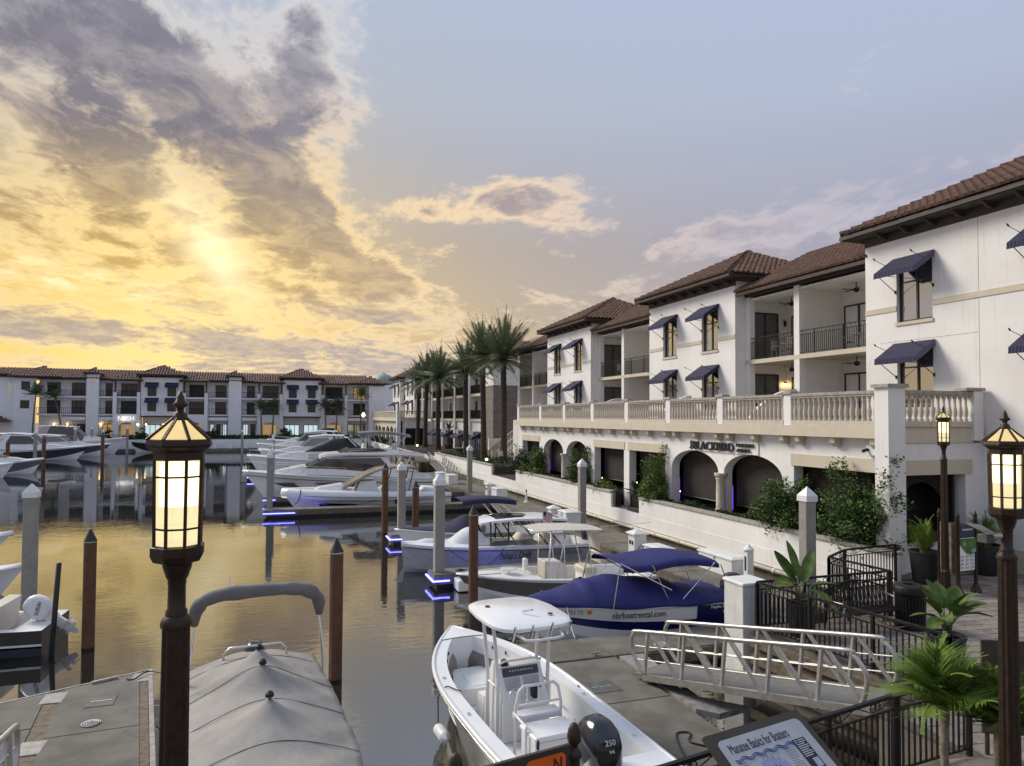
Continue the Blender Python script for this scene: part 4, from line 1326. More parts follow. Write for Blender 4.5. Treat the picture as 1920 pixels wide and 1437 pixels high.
def outboard(parent, x, y, z, s=1.0, m=None, tilt=0.0, yaw=0.0, lower=None):
    """outboard motor; x is the transom position, motor hangs aft (-x)"""
    m = m or M['blackgloss']
    lower = lower or m
    Mx = Matrix.Translation((x, y, z)) @ Matrix.Rotation(yaw, 4, 'Z') @ Matrix.Rotation(tilt, 4, 'Y') @ Matrix.Scale(s, 4)
    tf = lambda a, b, c: tuple(Mx @ Vector((a, b, c)))
    c = MB(tf)
    rings = []
    for zz_, x0, x1, w in ((.12, -.52, -.10, .15), (.20, -.60, -.04, .20), (.40, -.66, .02, .235), (.60, -.66, .02, .235), (.76, -.60, -.03, .21), (.86, -.50, -.12, .15), (.90, -.42, -.2, .08)):
        rg = []
        for k in range(16):
            a = 2 * PI * k / 16
            ca_, sa_ = math.cos(a), math.sin(a)
            e = .62
            rg.append(((x0 + x1) / 2 + (x1 - x0) / 2 * math.copysign(abs(ca_) ** e, ca_), w * math.copysign(abs(sa_) ** e, sa_), zz_))
        rings.append(rg)
    c.loft(rings)
    o = c.build('outboard_motor', m, parent, True)
    l = MB(tf)
    l.loft([[(-.52, -.11, .14), (-.12, -.11, .14), (-.12, .11, .14), (-.52, .11, .14)], [(-.44, -.07, -.15), (-.18, -.07, -.15), (-.18, .07, -.15), (-.44, .07, -.15)],
            [(-.46, -.03, -.55), (-.20, -.03, -.55), (-.20, .03, -.55), (-.46, .03, -.55)], [(-.42, -.02, -.85), (-.28, -.02, -.85), (-.28, .02, -.85), (-.42, .02, -.85)]])
    l.box(-.62, -.18, -.13, .13, -.42, -.40)
    l.build('leg', lower, o)
    MB(tf).tube([(-.10, 0, -.62), (-.16, 0, -.62), (-.30, 0, -.62), (-.48, 0, -.62), (-.56, 0, -.62)], [.01, .05, .06, .05, .03], 8).build('gearcase', lower, o, True)
    p = MB(tf)
    for k in range(3):
        a = 2 * PI * k / 3
        p.add([(-.52, .03 * math.cos(a), -.62 + .03 * math.sin(a)), (-.50, .16 * math.cos(a - .35), -.62 + .16 * math.sin(a - .35)), (-.55, .17 * math.cos(a + .3), -.62 + .17 * math.sin(a + .3))], [(0, 1, 2)])
    p.build('propeller', M['steel'], o)
    MB(tf).box(-.14, .06, -.13, .13, -.18, .12).build('bracket', M['black'], o)
    return o
def boat(label, x, y, rz, group='moored boats', nm='motor_boat'):
    return thing(nm, label, 'boat', (x, y, 0), rz, group)
def fender(parent, x, y, z, ln=.5, r=.11, m=None, horiz=False):
    b = MB()
    prof = [(r * .2, 0), (r * .3, .04), (r * .9, .1), (r, .16), (r, ln - .16), (r * .9, ln - .1), (r * .3, ln - .04), (r * .2, ln)]
    b.lathe(prof, 10)
    if horiz: b.v = [(x + v[2] - ln / 2, y + v[1], z + v[0]) for v in b.v]
    else: b.v = [(x + v[0], y + v[1], z + v[2]) for v in b.v]
    b.build('fender', m or M['plastic_w'], parent, True)
# ---- (b) near white centre console boat, bow away from the camera
B = boat('white centre console fishing boat with hard top and black outboard beside the near dock', 4.40, 12.72, R(95.5), nm='centre_console_boat')
h = Hull(7.1, 2.55, 1.28, .92, .4, 2.6, .45, .9, .25)
h.body(B, [('hull_bottom', mat('taupe_bottom', (.11, .085, .06), .3), 0, 1, 3), ('hull_side', mat('sand_hull', (.20, .175, .145), .25, var=.05, coat=.3), 1, 1.80, 4), ('hull_top_band', M['gel'], 1.80, 2, 2)])
h.rub(B, M['steel'], .02, -.10)
h.rub(B, M['gel'], .045, -.01, 'gunwale_edge')
h.gunwale(B, M['gel'], .10, .90, .27, .32, M['gel'])
h.deck(B, M['gel'], .90, 1.0, .02, .015, nm='bow_deck')
h.deck(B, M['gel'], 0, .10, .0, .015, nm='stern_deck')
# bow casting platform, console, leaning post
cabin(B, 'bow_seat', M['gel_dull'], [(1.35, .33, .72), (1.35, .66, .72), (2.55, .66, .34), (2.55, .33, .34)])
MB().cbox(1.45, 2.1, -.28, .28, .655, .675, .01).build('locker_lid', M['gel'], B)
cabin(B, 'console_seat', M['gel_dull'], [(.62, .33, .40), (.62, .78, .38), (1.0, .74, .36), (1.05, .33, .38)])
con = cabin(B, 'console', M['gel'], [(-.45, .33, .46), (-.48, 1.0, .46), (-.36, 1.20, .45), (-.16, 1.58, .43), (.18, 1.60, .40), (.52, 1.12, .38), (.58, .33, .40)])
MB().add([(-.19, -.36, 1.56), (-.19, .36, 1.56), (-.26, .36, 1.42), (-.26, -.36, 1.42)], [(0, 1, 2, 3)]).build('instrument_bar', M['blackgloss'], con)
for k in range(9):
    MB().box(-.235, -.225, -.24 + k * .055, -.21 + k * .055, 1.50, 1.515).build('switch_label', M['white'], con)
for a, b_ in ((-.34, -.02), (.04, .34)):
    MB().add([(-.275, a, 1.40), (-.275, b_, 1.40), (-.365, b_, 1.21), (-.365, a, 1.21)], [(0, 1, 2, 3)]).build('gauge_panel', mat('grey_panel', (.42, .43, .44), .4), con)
whl = MB()
Mx = Matrix.Translation((-.52, .18, 1.12)) @ Matrix.Rotation(R(-62), 4, 'Y')
pts = [Mx @ Vector((.17 * math.cos(2 * PI * k / 20), .17 * math.sin(2 * PI * k / 20), 0)) for k in range(21)]
whl.tube(pts, .014, 6)
for k in range(3):
    a = 2 * PI * k / 3 + .5
    whl.tube([Mx @ Vector((0, 0, -.03)), Mx @ Vector((.17 * math.cos(a), .17 * math.sin(a), 0))], .011, 5)
whl.build('steering_wheel', M['steel'], con, True)
MB().box(-.56, -.40, -.20, -.12, 1.08, 1.30).box(-.60, -.5, -.24, -.10, 1.28, 1.33).build('throttle', M['black'], con)
MB().lathe([(.09, 0), (.09, .02), (.03, .03)], 10, (-.1, .28, 1.6)).lathe([(.06, .02), (.055, .08), (.02, .10)], 10, (-.1, .28, 1.6)).build('compass', M['black'], con)
MB().add([(.06, -.36, 1.60), (.06, .36, 1.60), (-.02, .32, 1.95), (-.02, -.32, 1.95)], [(0, 1, 2, 3)]).build('windscreen', M['smoke'], con) if False else None
for sg in (1, -1):
    for xa in (-.34, .14):
        MB().tube([(xa, sg * .50, .33), (xa, sg * .50, 1.4), (xa + .05, sg * .56, 2.28), (xa + .03, sg * .60, 2.42)], .036, 8).build('top_post', M['gel_dull'], con, True)
    MB().tube([(-.34, sg * .50, 1.28), (.14, sg * .50, 1.28)], .022, 6).build('grab_rail', M['gel_dull'], con, True)
MB().tube([(-.20, -.44, 1.64), (-.18, -.3, 1.68), (-.18, .3, 1.68), (-.20, .44, 1.64)], .02, 6).build('grab_rail', M['gel_dull'], con, True)
# hard top
tp = []
for zt, k in ((2.42, .93), (2.45, 1.0), (2.50, 1.0), (2.55, .90)):
    rg = []
    for i in range(28):
        a = 2 * PI * i / 28
        e = .48
        ca_, sa_ = math.cos(a), math.sin(a)
        xx = math.copysign(abs(ca_) ** e, ca_)
        yy = math.copysign(abs(sa_) ** e, sa_)
        w_ = .80 - .10 * max(0, xx)
        rg.append((-.02 + 1.02 * k * xx, w_ * k * yy, zt + .03 * (1 - xx * xx)))
    tp.append(rg)
ht = MB().loft(tp).build('hard_top', M['gel'], B, 'auto')
for (xx, yy) in ((.30, .45), (-.60, -.42)):
    MB().lathe([(.05, 2.60), (.05, 2.612), (.01, 2.615)], 8, (xx, yy, -.02)).build('speaker_grille', M['black'], ht)
MB().tube([(-.35, .02, 2.60), (-.52, -.10, 2.66)], .022, 6).build('antenna_mount', M['steel'], ht)
for yy in (-.55, -.2, .18, .52):
    MB().tube([(-1.02, yy, 2.32), (-1.14, yy, 2.58)], .024, 6).build('rod_holder', M['steel'], ht)
MB().tube([(-.9, -.42, 2.40), (-1.22, -.36, 2.36), (-1.28, -.2, 2.36), (-1.28, .2, 2.36), (-1.22, .36, 2.36), (-.9, .42, 2.40)], .024, 6).build('rear_rail', M['gel_dull'], ht, True)
# leaning post
lp = MB().cbox(-1.75, -1.15, -.42, .42, .33, .88, .03).build('cooler_seat', M['gel_dull'], B)
MB().cbox(-1.77, -1.13, -.44, .44, .885, .95, .02).build('cooler_lid', M['gel'], lp)
for yy in (-.40, .40): MB().cbox(-1.79, -1.755, yy - .02, yy + .02, .78, .92, .005).build('latch', M['black'], lp)
MB().tube([(-.95, .44, .35), (-.98, .44, 1.15), (-.98, .38, 1.42), (-.98, .30, 1.50), (-.98, -.30, 1.50), (-.98, -.38, 1.42), (-.98, -.44, 1.15), (-.95, -.44, .35)], .028, 8).build('backrest_frame', M['gel_dull'], lp, True)
MB().tube([(-.98, -.43, 1.18), (-.98, .43, 1.18)], .022, 6).build('backrest_rail', M['gel_dull'], lp)
for yy in (-.22, 0, .22): MB().tube([(-.98, yy, 1.18), (-.98, yy, 1.5)], .016, 6).build('backrest_bar', M['gel_dull'], lp)
MB().cbox(-1.08, -.78, -.42, .42, .93, 1.03, .02).build('seat_cushion', M['vinyl_w'], lp)
for sg in (1, -1): MB().tube([(-1.45, sg * .46, .34), (-1.45, sg * .46, 1.02), (-1.0, sg * .46, 1.06)], .024, 6).build('seat_leg', M['gel_dull'], lp)
fit_text('Naples Bay Resort', .34, .05, 'lid_lettering', M['inkblue'], lp, (-1.756, .26, .60), (0, -1, 0), (0, 0, 1))
om = outboard(B, -2.62, .0, .66, 1.15)
fit_text('250', .17, .075, 'motor_lettering', M['white'], om, (-3.355, .10, 1.43), (0, -1, 0), (.30, 0, .95))
fit_text('V6', .09, .05, 'motor_lettering', M['white'], om, (-3.39, .06, 1.33), (0, -1, 0), (.10, 0, 1))
for i, (t, sg) in enumerate([(.18, 1), (.42, 1), (.18, -1), (.42, -1), (.66, -1), (.64, 1), (.93, .5), (.93, -.5)]):
    x, y, z = h.edge(t, .13)
    MB().lathe([(.035, .0), (.035, .016), (.015, .018)], 8, (x, sg * y, z + .012)).build('deck_fitting', M['steel'], B)
for i in range(10):
    t = .62 + .026 * i
    for sg in (1, -1):
        x, y, z = h.edge(t, .285)
        if i % 2 == 0: MB().box(x - .012, x + .012, sg * y - .012, sg * y + .012, z - .12, z - .05).build('rod_clip', M['black'], B)
fender(B, .35, 1.32, .35, .62, .11, horiz=True)
MB().tube([(.62, 1.30, .36), (.64, 1.30, .9), (.60, 1.16, 1.09), (.55, 1.12, 1.10), (.35, 1.05, 1.10), (.25, .98, 1.10)], .012, 6).build('fender_line', M['black'], B)

# ---- (a) grey covered deck boat at the lower left, bow towards the camera
A = boat('covered deck boat under a pale grey tent cover with three peaks', -.02, 12.75, R(-86), nm='covered_deck_boat')
h = Hull(7.0, 2.55, .95, .80, .35, 4.2, .55, .5, .05)
h.body(A, [('hull_bottom', M['gel'], 0, 1, 2), ('hull_side', M['gel'], 1, 2, 3)])
peaks = [(-1.95, .0, .62), (-.85, 0, .66), (.85, 0, .72)]
def coverz(x, y, hb, zs):
    k = abs(y) / max(.05, hb)
    z = zs + .10 + .24 * (1 - k ** 2.2)
    for (px0, py0, pz) in peaks:
        d = math.hypot((x - px0) * 1.0, (y - py0) * 1.05)
        z += pz * .80 * math.exp(-d * 2.0) * (1 - k * k)
    return z
g = []
nt = 64
for i in range(nt + 1):
    t = i / nt * .985
    x, hb, zs = h.edge(t)
    hb += .05
    r_ = [(x, hb + .015, zs - .25 + .02 * math.sin(i * .9)), (x, hb + .02, zs - .02)]
    for k in range(23):
        y = hb * (1 - 2 * k / 22)
        r_.append((x, y, coverz(x, y, hb, zs) + .010 * math.sin(x * 5 + y * 3) + .022 * math.sin(x * 8.3 + y * 2.1) * math.sin(y * 6.1 - x) * min(1, abs(y) / hb + .1)))
    r_ += [(x, -hb - .02, zs - .02), (x, -hb - .015, zs - .25 + .02 * math.sin(i * .8))]
    g.append(r_)
cv_ = MB().loft(g, False, False)
x0_ = g[0]
cv_.add([p for p in x0_] , [tuple(range(len(x0_)))])
co = cv_.build('boat_cover', M['greycover'], A, True)
def seam(pts): MB().tube(pts, .007, 4).build('cover_seam', mat('grey_seam', (.16, .15, .14), .9), co)
for xs_ in (-2.9, -1.4, 0.0, 1.6, 2.5):
    t = (xs_ + 3.5) / 7.0
    xx, hb, zs = h.edge(t)
    hb += .05
    seam([(xx + .25 * (1 - abs(y_) ) * 0, hb * y_, coverz(xx, hb * y_, hb, zs) + .012) for y_ in [-.98 + .098 * k for k in range(21)]])
for (px0, py0, pz) in peaks:
    zs = h.zs((px0 + 3.5) / 7)
    MB().lathe([(.07, -.05), (.065, .0), (.03, .035), (.0, .04)], 10, (px0, py0, coverz(px0, py0, 1.27, zs) + .01)).build('pole_cap', M['black'], co)
arch = [(-2.25 + .25 * math.sin(a), 1.16 * math.copysign(abs(math.cos(a)) ** .55, math.cos(a)), 2.15 + .62 * math.sin(a) ** .6) for a in [PI * k / 18 for k in range(0, 19)]]
MB().tube(arch, [.07] + [.128 + .012 * math.sin(k * 2.3) + .008 * math.sin(k * 5.1) for k in range(17)] + [.07], 12).build('folded_bimini', M['greybim'], A, True)
for sg in (1, -1):
    MB().tube([(-2.25, sg * 1.16, 2.12), (-2.5, sg * 1.28, .9)], .018, 6).build('bimini_leg', M['steel'], A)
    MB().tube([(-2.25, sg * 1.16, 2.12), (-1.85, sg * 1.28, .88)], .018, 6).build('bimini_leg', M['steel'], A)
MB().tube([(-3.2, -.62, .9), (-3.2, -.62, 1.25), (-3.2, -.50, 1.36), (-3.2, .50, 1.36), (-3.2, .62, 1.25), (-3.2, .62, .9)], .025, 8).build('stern_rail', M['steel'], A, True)
outboard(A, -3.35, .0, .42, 1.0, M['blackgloss'])
MB().tube([(-2.3, -.5, 2.72), (-2.38, -.55, 3.0)], .012, 6).build('antenna', M['white'], A)

# ---- (c) blue covered bowrider
C_ = boat('bowrider under a royal blue cover with blue bimini top and navy hull stripe', 9.72, 18.45, R(180), nm='covered_bowrider')
h = Hull(6.7, 2.45, 1.16, 1.0, .4, 2.2, .40, .9, .1)
h.body(C_, [('hull_bottom', M['gel'], 0, 1, 2), ('hull_side', M['gel'], 1, 1.34, 2), ('hull_stripe', mat('blue_hull_stripe', (.012, .014, .10), .25, coat=.3), 1.34, 1.58, 2), ('hull_top_band', M['gel'], 1.58, 2, 2)])
h.rub(C_, M['plastic_w'], .025, -.05)
bl = mat('blue_hull_panel', (.012, .014, .10), .25, coat=.3)
g = []
def ch(x):      # height of the cover above the sheer
    pts = [(-3.4, .02), (-2.6, .10), (-1.7, .26), (-1.2, .42), (-.3, .60), (.55, .70), (1.1, .60), (1.45, .64), (1.6, .45), (2.4, .22), (3.1, .08), (3.4, .03)]
    for (a, b_), (c, d) in zip(pts, pts[1:]):
        if a <= x <= c:
            k = (x - a) / (c - a); k = k * k * (3 - 2 * k)
            return b_ + (d - b_) * k
    return .03
for i in range(50):
    t = .02 + .97 * i / 49
    x, hb, zs = h.edge(t)
    hb += .03
    r_ = [(x, hb + .008, zs - .05 - .02 * math.sin(x * 3.2)), (x, hb + .012, zs)]
    for k in range(17):
        s_ = 1 - 2 * k / 16
        z = zs + .03 + .84 * ch(x) * (1 - abs(s_) ** 2.0) + .014 * math.sin(x * 4.4 + s_ * 5) * (1 - abs(s_))
        r_.append((x, hb * s_, z))
    r_ += [(x, -hb - .012, zs), (x, -hb - .008, zs - .05)]
    g.append(r_)
cb = MB().loft(g, False, False).build('boat_cover', M['bluecover'], C_, True)
MB().lathe([(.06, 0), (.05, .03), (.01, .04)], 8, (1.42, 0, h.zs(.71) + .56)).build('pole_cap', M['black'], cb)
MB().lathe([(.10, 0), (.10, .03), (.07, .04), (.07, .01)], 12, (2.5, .35, 1.02)).build('vent', M['steel'], cb)
# bimini
g = []
for i in range(19):
    x = -2.45 + 3.05 * i / 18
    sag = .07 * math.sin(i / 18 * 2 * PI * 1.0 - .6)
    z = 2.10 + sag + .06 * (i / 18)
    w = 1.02
    g.append([(x, w, z - .16), (x, w, z - .06)] + [(x, w * s_, z + .05 * (1 - s_ * s_)) for s_ in (.8, .5, .2, -.2, -.5, -.8)] + [(x, -w, z - .06), (x, -w, z - .16)])
MB().loft(g, False, False).build('bimini_top', M['bluecover'], C_, True)
for sg in (1, -1):
    for a, b_ in (((-.9, .85), (-2.3, 2.06)), ((-.9, .85), (-.3, 2.1)), ((-.85, 1.4), (.68, 2.2)), ((-2.9, .86), (-2.5, 2.0)), ((.95, .95), (.7, 2.15))):
        MB().tube([(a[0], sg * 1.10, a[1]), (b_[0], sg * 1.02, b_[1])], .016, 6).build('bimini_frame', M['steel'], C_)
om = outboard(C_, -3.28, 0, .48, 1.12)
fit_text('YAMAHA', .30, .06, 'motor_lettering', M['white'], om, (-3.55, .285, 1.12), (0, 0, -1), (-1, 0, 0))
def hulltext(b_, hh, s, x, zc, w, ht_, m, sg=1, q=1.85, shear=0, tilt=0.):
    """lettering on the side of a hull, following its plan angle"""
    t = (x + hh.L / 2) / hh.L
    def Ppt(tt): 
        p = hh.pt(tt, q)
        return Vector((p[0], sg * (p[1] + .02), 0))
    p0 = Ppt(t); p1 = Ppt(t - w / hh.L)
    off = Vector((0, sg * .012, 0))
    ex = (p1 - p0).normalized()
    ex.z = tilt
    return fit_text(s, w, ht_, 'hull_lettering', m, b_, (p0.x, p0.y + sg * .015, zc), ex, (0, 0, 1), .003, shear)
hulltext(C_, h, 'nbrboatrental.com', .95, .74, 1.55, .17, M['ink'])
hulltext(C_, h, 'FL 0753 TS', 2.35, .86, .66, .10, M['ink'])
hulltext(C_, h, 'Naples Bay Resort', -2.05, .80, .95, .12, M['white']); hulltext(C_, h, 'Boat Rentals', -2.45, .68, .50, .08, M['white'])
t_ = (2.35 - .80 + h.L / 2) / h.L
p_ = h.pt(t_, 1.85)
MB().box(p_[0] - .06, p_[0] + .06, p_[1] + .02, p_[1] + .03, .87, .97).build('registration_sticker', M['orange'], C_)
h.skin('hull_panel', bl, C_, 1.55, 1.94, 2, .008, .03, .26)['kind'] = 'stuff'

# ---- (d) tan bay boat with T-top
D_ = boat('taupe hulled open fishing boat with canvas T top and cream seats', 9.30, 22.9, R(180), nm='bay_boat')
h = Hull(6.9, 2.35, 1.02, .72, .35, 2.4, .42, .8, .2)
h.body(D_, [('hull_bottom', M['gel'], 0, 1, 2), ('hull_chine', M['gel'], 1, 1.22, 1), ('hull_side', M['taupe'], 1.22, 1.88, 3), ('hull_top_band', M['gel'], 1.88, 2, 1)])
h.rub(D_, M['gel'], .03, -.01, 'gunwale_edge')
h.gunwale(D_, M['gel'], .05, .62, .16, .40, M['gel_dull'])
h.deck(D_, M['gel_dull'], .62, 1.0, .03, -.02, .0, 'casting_deck')
h.deck(D_, M['gel'], 0, .05, .0, .0, nm='stern_deck')
cn = cabin(D_, 'console', M['gel_dull'], [(-.35, .40, .36), (-.38, 1.05, .36), (-.15, 1.25, .34), (.35, 1.28, .32), (.48, .40, .34)])
MB().cbox(.46, .95, -.36, .36, .40, .72, .03).build('console_seat', M['cream'], cn)
MB().cbox(.36, .46, -.36, .36, .72, 1.30, .03).build('seat_back', M['cream'], cn)
MB().cbox(-1.45, -.95, -.48, .48, .82, 1.0, .05).build('helm_seat', M['cream'], D_)
MB().box(-1.4, -1.0, -.42, .42, .40, .82).build('seat_base', M['gel_dull'], D_)
MB().cbox(-1.72, -1.58, -.48, .48, 1.12, 1.48, .05).build('helm_backrest', M['cream'], D_)
MB().tube([(-1.3, .5, .7), (-1.75, .5, .9), (-1.72, .5, 1.3)], .02, 6).build('seat_rail', M['steel'], D_)
MB().lathe([(.28, 0), (.28, .03), (.1, .04)], 16, (1.65, .05, 1.06)).build('table', M['gel'], D_)
MB().tube([(1.65, .05, .9), (1.65, .05, 1.08)], .03, 6).build('table_post', M['steel'], D_)
MB().cbox(.98, 1.12, -.12, .12, 1.05, 1.38, .03).build('bow_seat', M['gel'], D_)
MB().tube([(1.05, 0, .85), (1.05, 0, 1.1)], .022, 6).build('seat_post', M['steel'], D_)
for sg in (1, -1):
    for a, b_ in (((.45, .42), (.30, 2.30)), ((-.25, .42), (-.12, 2.30)), ((.1, .42), (-.2, 2.3)), ((-1.3, .42), (-1.0, 2.3))):
        MB().tube([(a[0], sg * .48, a[1]), ((a[0] * 2 + b_[0]) / 3, sg * .50, 1.1), (b_[0], sg * .62, b_[1])], .02, 6).build('top_frame', M['steel'], D_, True)
tt = []
for x, z, w in ((-1.55, 2.30, .78), (-.9, 2.36, .85), (.2, 2.40, .85), (.95, 2.36, .72)):
    tt.append([(x, w * s_, z + .05 * (1 - s_ * s_)) for s_ in (1, .6, .2, -.2, -.6, -1)])
MB().loft(tt, False, False).build('canvas_top', M['cream'], D_, True)
MB().tube([(-1.55, .78, 2.30), (-.9, .85, 2.36), (.2, .85, 2.40), (.95, .72, 2.36), (.95, -.72, 2.36), (.2, -.85, 2.40), (-.9, -.85, 2.36), (-1.55, -.78, 2.30), (-1.55, .78, 2.30)], .024, 6).build('top_rail', M['steel'], D_, True)
MB().add([(-1.50, .35, 2.30), (-1.50, -.62, 2.30), (-1.62, -.62, 1.55), (-1.62, .35, 1.55)], [(0, 1, 2, 3)]).build('shade_curtain', M['cream'], D_)
MB().tube([(-1.50, .6, 2.42), (-3.4, .7, 2.50)], .008, 5).build('antenna', M['white'], D_)
outboard(D_, -3.35, 0, .42, 1.1)
for k in range(14):
    pass
MB().tube([(3.0 - .045 * k, .45 + (.02 if k % 2 else -.02), 1.02) for k in range(22)], .012, 5).build('anchor_chain', M['black'], D_)
fl = MB().tube([(-.75, -.80, 2.36), (-.95, -.86, 3.1)], .010, 5)

# ---- (e) pale grey boat with black frames
E_ = boat('pale grey plumb bow boat with dark roof and black frame', 8.95, 28.25, R(180), nm='day_cruiser')
h = Hull(8.0, 2.35, 1.15, .92, .4, 2.9, .5, .12, .0, plumb=1.0)
h.body(E_, [('hull_bottom', M['greyhull'], 0, 1, 2), ('hull_side', M['greyhull'], 1, 1.86, 3), ('hull_top_band', M['gel'], 1.86, 2, 1)])
h.rub(E_, M['black'], .018, -.13)
h.gunwale(E_, M['gel'], .04, .66, .20, .35, M['gel_dull'])
h.deck(E_, M['gel'], .66, 1.0, .10, .0)
h.deck(E_, M['gel'], .0, .04, .0, .0, nm='stern_deck')
g = []
for i in range(15):
    x = .55 + 2.2 * i / 14
    k = i / 14
    hh = .62 * math.exp(-((k - .30) / .30) ** 2) + .10 * math.sin(k * 14) * .25
    w = .86 - .32 * k
    g.append([(x, w * s_, 1.06 + max(0, hh) * (1 - abs(s_) ** 2.2) + .02 * math.sin(7 * x + 5 * s_)) for s_ in [1 - j / 6 for j in range(13)]])
MB().loft(g, False, False).build('seat_cover', M['vinyl_w'], E_, True)
MB().loft([[(x, w * s_, 1.10 + z * (1 - s_ ** 4)) for s_ in (1, .7, .3, 0, -.3, -.7, -1)] for x, z, w in ((2.5, .02, .5), (2.62, .16, .48), (3.0, .18, .40), (3.35, .12, .28), (3.45, .01, .22))], False, False).build('bow_cushion', M['vinyl_w'], E_, True)
sidewin(E_, M['smoke'], [(.65, 1.02, .99), (.45, 1.22, .97), (-1.2, 1.22, .97), (-1.6, 1.02, 1.0)], .0, 'wind_screen')
roof = []
for x, z, w in ((-2.85, 1.94, .74), (-2.0, 2.04, .95), (-.6, 2.08, .98), (.4, 2.02, .90), (.9, 1.92, .66)):
    roof.append([(x, w, z - .10), (x, w, z - .02)] + [(x, w * s_, z + .05 * (1 - s_ * s_)) for s_ in (.85, .4, 0, -.4, -.85)] + [(x, -w, z - .02), (x, -w, z - .10)])
MB().loft(roof, True, True).build('roof', M['gel'], E_, 'auto')
MB().loft([[(x, w * s_ * .8, z + .062 * (1 - .64 * s_ * s_) ) for s_ in (1, .5, 0, -.5, -1)] for x, z, w in ((-2.5, 1.99, .85), (-.6, 2.08, .98), (.3, 2.03, .9))], False, False).build('sunroof', M['tint'], E_)
for sg in (1, -1):
    for a, b_ in (((-1.9, .95), (-1.0, 2.0)), ((-2.45, .95), (-1.55, 2.0)), ((-.55, 1.0), (.1, 2.0)), ((.55, 1.0), (.55, 1.95)), ((-.2, 1.0), (-.2, 1.98))):
        MB().bar((a[0], sg * .92, a[1]), (b_[0], sg * .84, b_[1]), .05, .05).build('roof_strut', M['black'], E_)
for xx in (-.9, -1.9): cabin(E_, 'seat', M['cream'], [(xx - .35, .36, .7), (xx - .45, 1.25, .68), (xx - .2, 1.28, .68), (xx + .35, .75, .7), (xx + .35, .36, .7)])
outboard(E_, -3.85, 0, .5, 1.1)
hulltext(E_, h, "Nina's Drift", .25, .50, 1.35, .30, M['ink'], shear=.4)
hulltext(E_, h, 'AXOPAR', -1.95, .55, 1.35, .18, mat('grey_ink', (.12, .12, .13), .5))
# ensign
fg = thing('flag', 'small american flag on a pole behind the tan boat top', 'flag', (10.35, 26.6, .5), world=False)
MB().tube([(0, 0, 0), (-.02, 0, 1.95)], .012, 6).build('pole', M['steel'], fg)
for k in range(7):
    c = mat('flag_red', (.45, .03, .03), .8) if k % 2 == 0 else M['white']
    z1 = 1.92 - k * .045
    g = [[(.0 + .40 * i / 6, .05 * math.sin(i * 1.1), z1 - .22 * (i / 6) ** 1.3), (.0 + .40 * i / 6, .05 * math.sin(i * 1.1 + .1), z1 - .045 - .22 * (i / 6) ** 1.3)] for i in range(7)]
    MB().loft(g, False, False).build('stripe', c, fg)
MB().loft([[(.0 + .17 * i / 3, .05 * math.sin(i * .55) - .008, 1.925 - .05 * (i / 3)), (.0 + .17 * i / 3, .05 * math.sin(i * .55) - .008, 1.755 - .05 * (i / 3))] for i in range(4)], False, False).build('canton', mat('flag_blue', (.02, .03, .16), .8), fg)

# ---- (f) white boat with navy bow cover and tower
F_ = boat('white runabout with navy bow cover and blue tower bimini', 9.15, 31.9, R(180), nm='tower_boat')
h = Hull(7.7, 2.4, 1.18, .85, .4, 2.3, .42, .8, .1)
h.body(F_, [('hull_bottom', M['gel'], 0, 1, 2), ('hull_side', M['gel'], 1, 2, 3)])
h.rub(F_, M['gel'], .03, -.03)
h.gunwale(F_, M['gel'], .05, .55, .18, .35, M['gel_dull'])
g = []
for i in range(26):
    t = .52 + .46 * i / 25
    x, hb, zs = h.edge(t, .04)
    k = (t - .52) / .46
    hh = .55 * math.exp(-((k - .10) / .22) ** 2) + .16 * (1 - k)
    g.append([(x, hb * s_, zs + .02 + hh * (1 - abs(s_) ** 2)) for s_ in (1, .75, .5, .25, 0, -.25, -.5, -.75, -1)])
MB().loft(g, False, False).build('bow_cover', M['navycover'], F_, True)
for sg in (1, -1):
    for a, b_ in (((-1.5, .95), (-.3, 2.32)), ((-2.1, .95), (-.8, 2.32))):
        MB().tube([(a[0], sg * 1.05, a[1]), (b_[0], sg * .95, b_[1])], .04, 8).build('tower_leg', M['plastic_w'], F_)
    MB().tube([(-1.0, sg * 1.03, 1.45), (-1.6, sg * 1.03, 1.45)], .03, 6).build('tower_rung', M['plastic_w'], F_)
g = []
for i in range(13):
    x = -1.55 + 2.55 * i / 12
    z = 2.36 + .10 * math.sin(i / 12 * PI) - .05 * (1 - i / 12)
    g.append([(x, 1.02, z - .16)] + [(x, 1.02 * s_, z + .07 * (1 - s_ * s_)) for s_ in (1, .5, 0, -.5, -1)] + [(x, -1.02, z - .16)])
MB().loft(g, False, False).build('bimini_top', M['navycover'], F_, True)
cabin(F_, 'console', M['gel_dull'], [(-.9, .35, .9), (-.9, 1.15, .85), (-.2, 1.25, .8), (0, .35, .9)])
outboard(F_, -3.7, 0, .5, 1.1)
hulltext(F_, h, 'FL 8708 RT', 1.95, .82, .80, .10, M['ink'])
p_ = h.pt(.68, 1.8)
MB().box(.95, 1.5, p_[1] + .02, p_[1] + .05, .62, .70).build('air_vent', M['black'], F_)
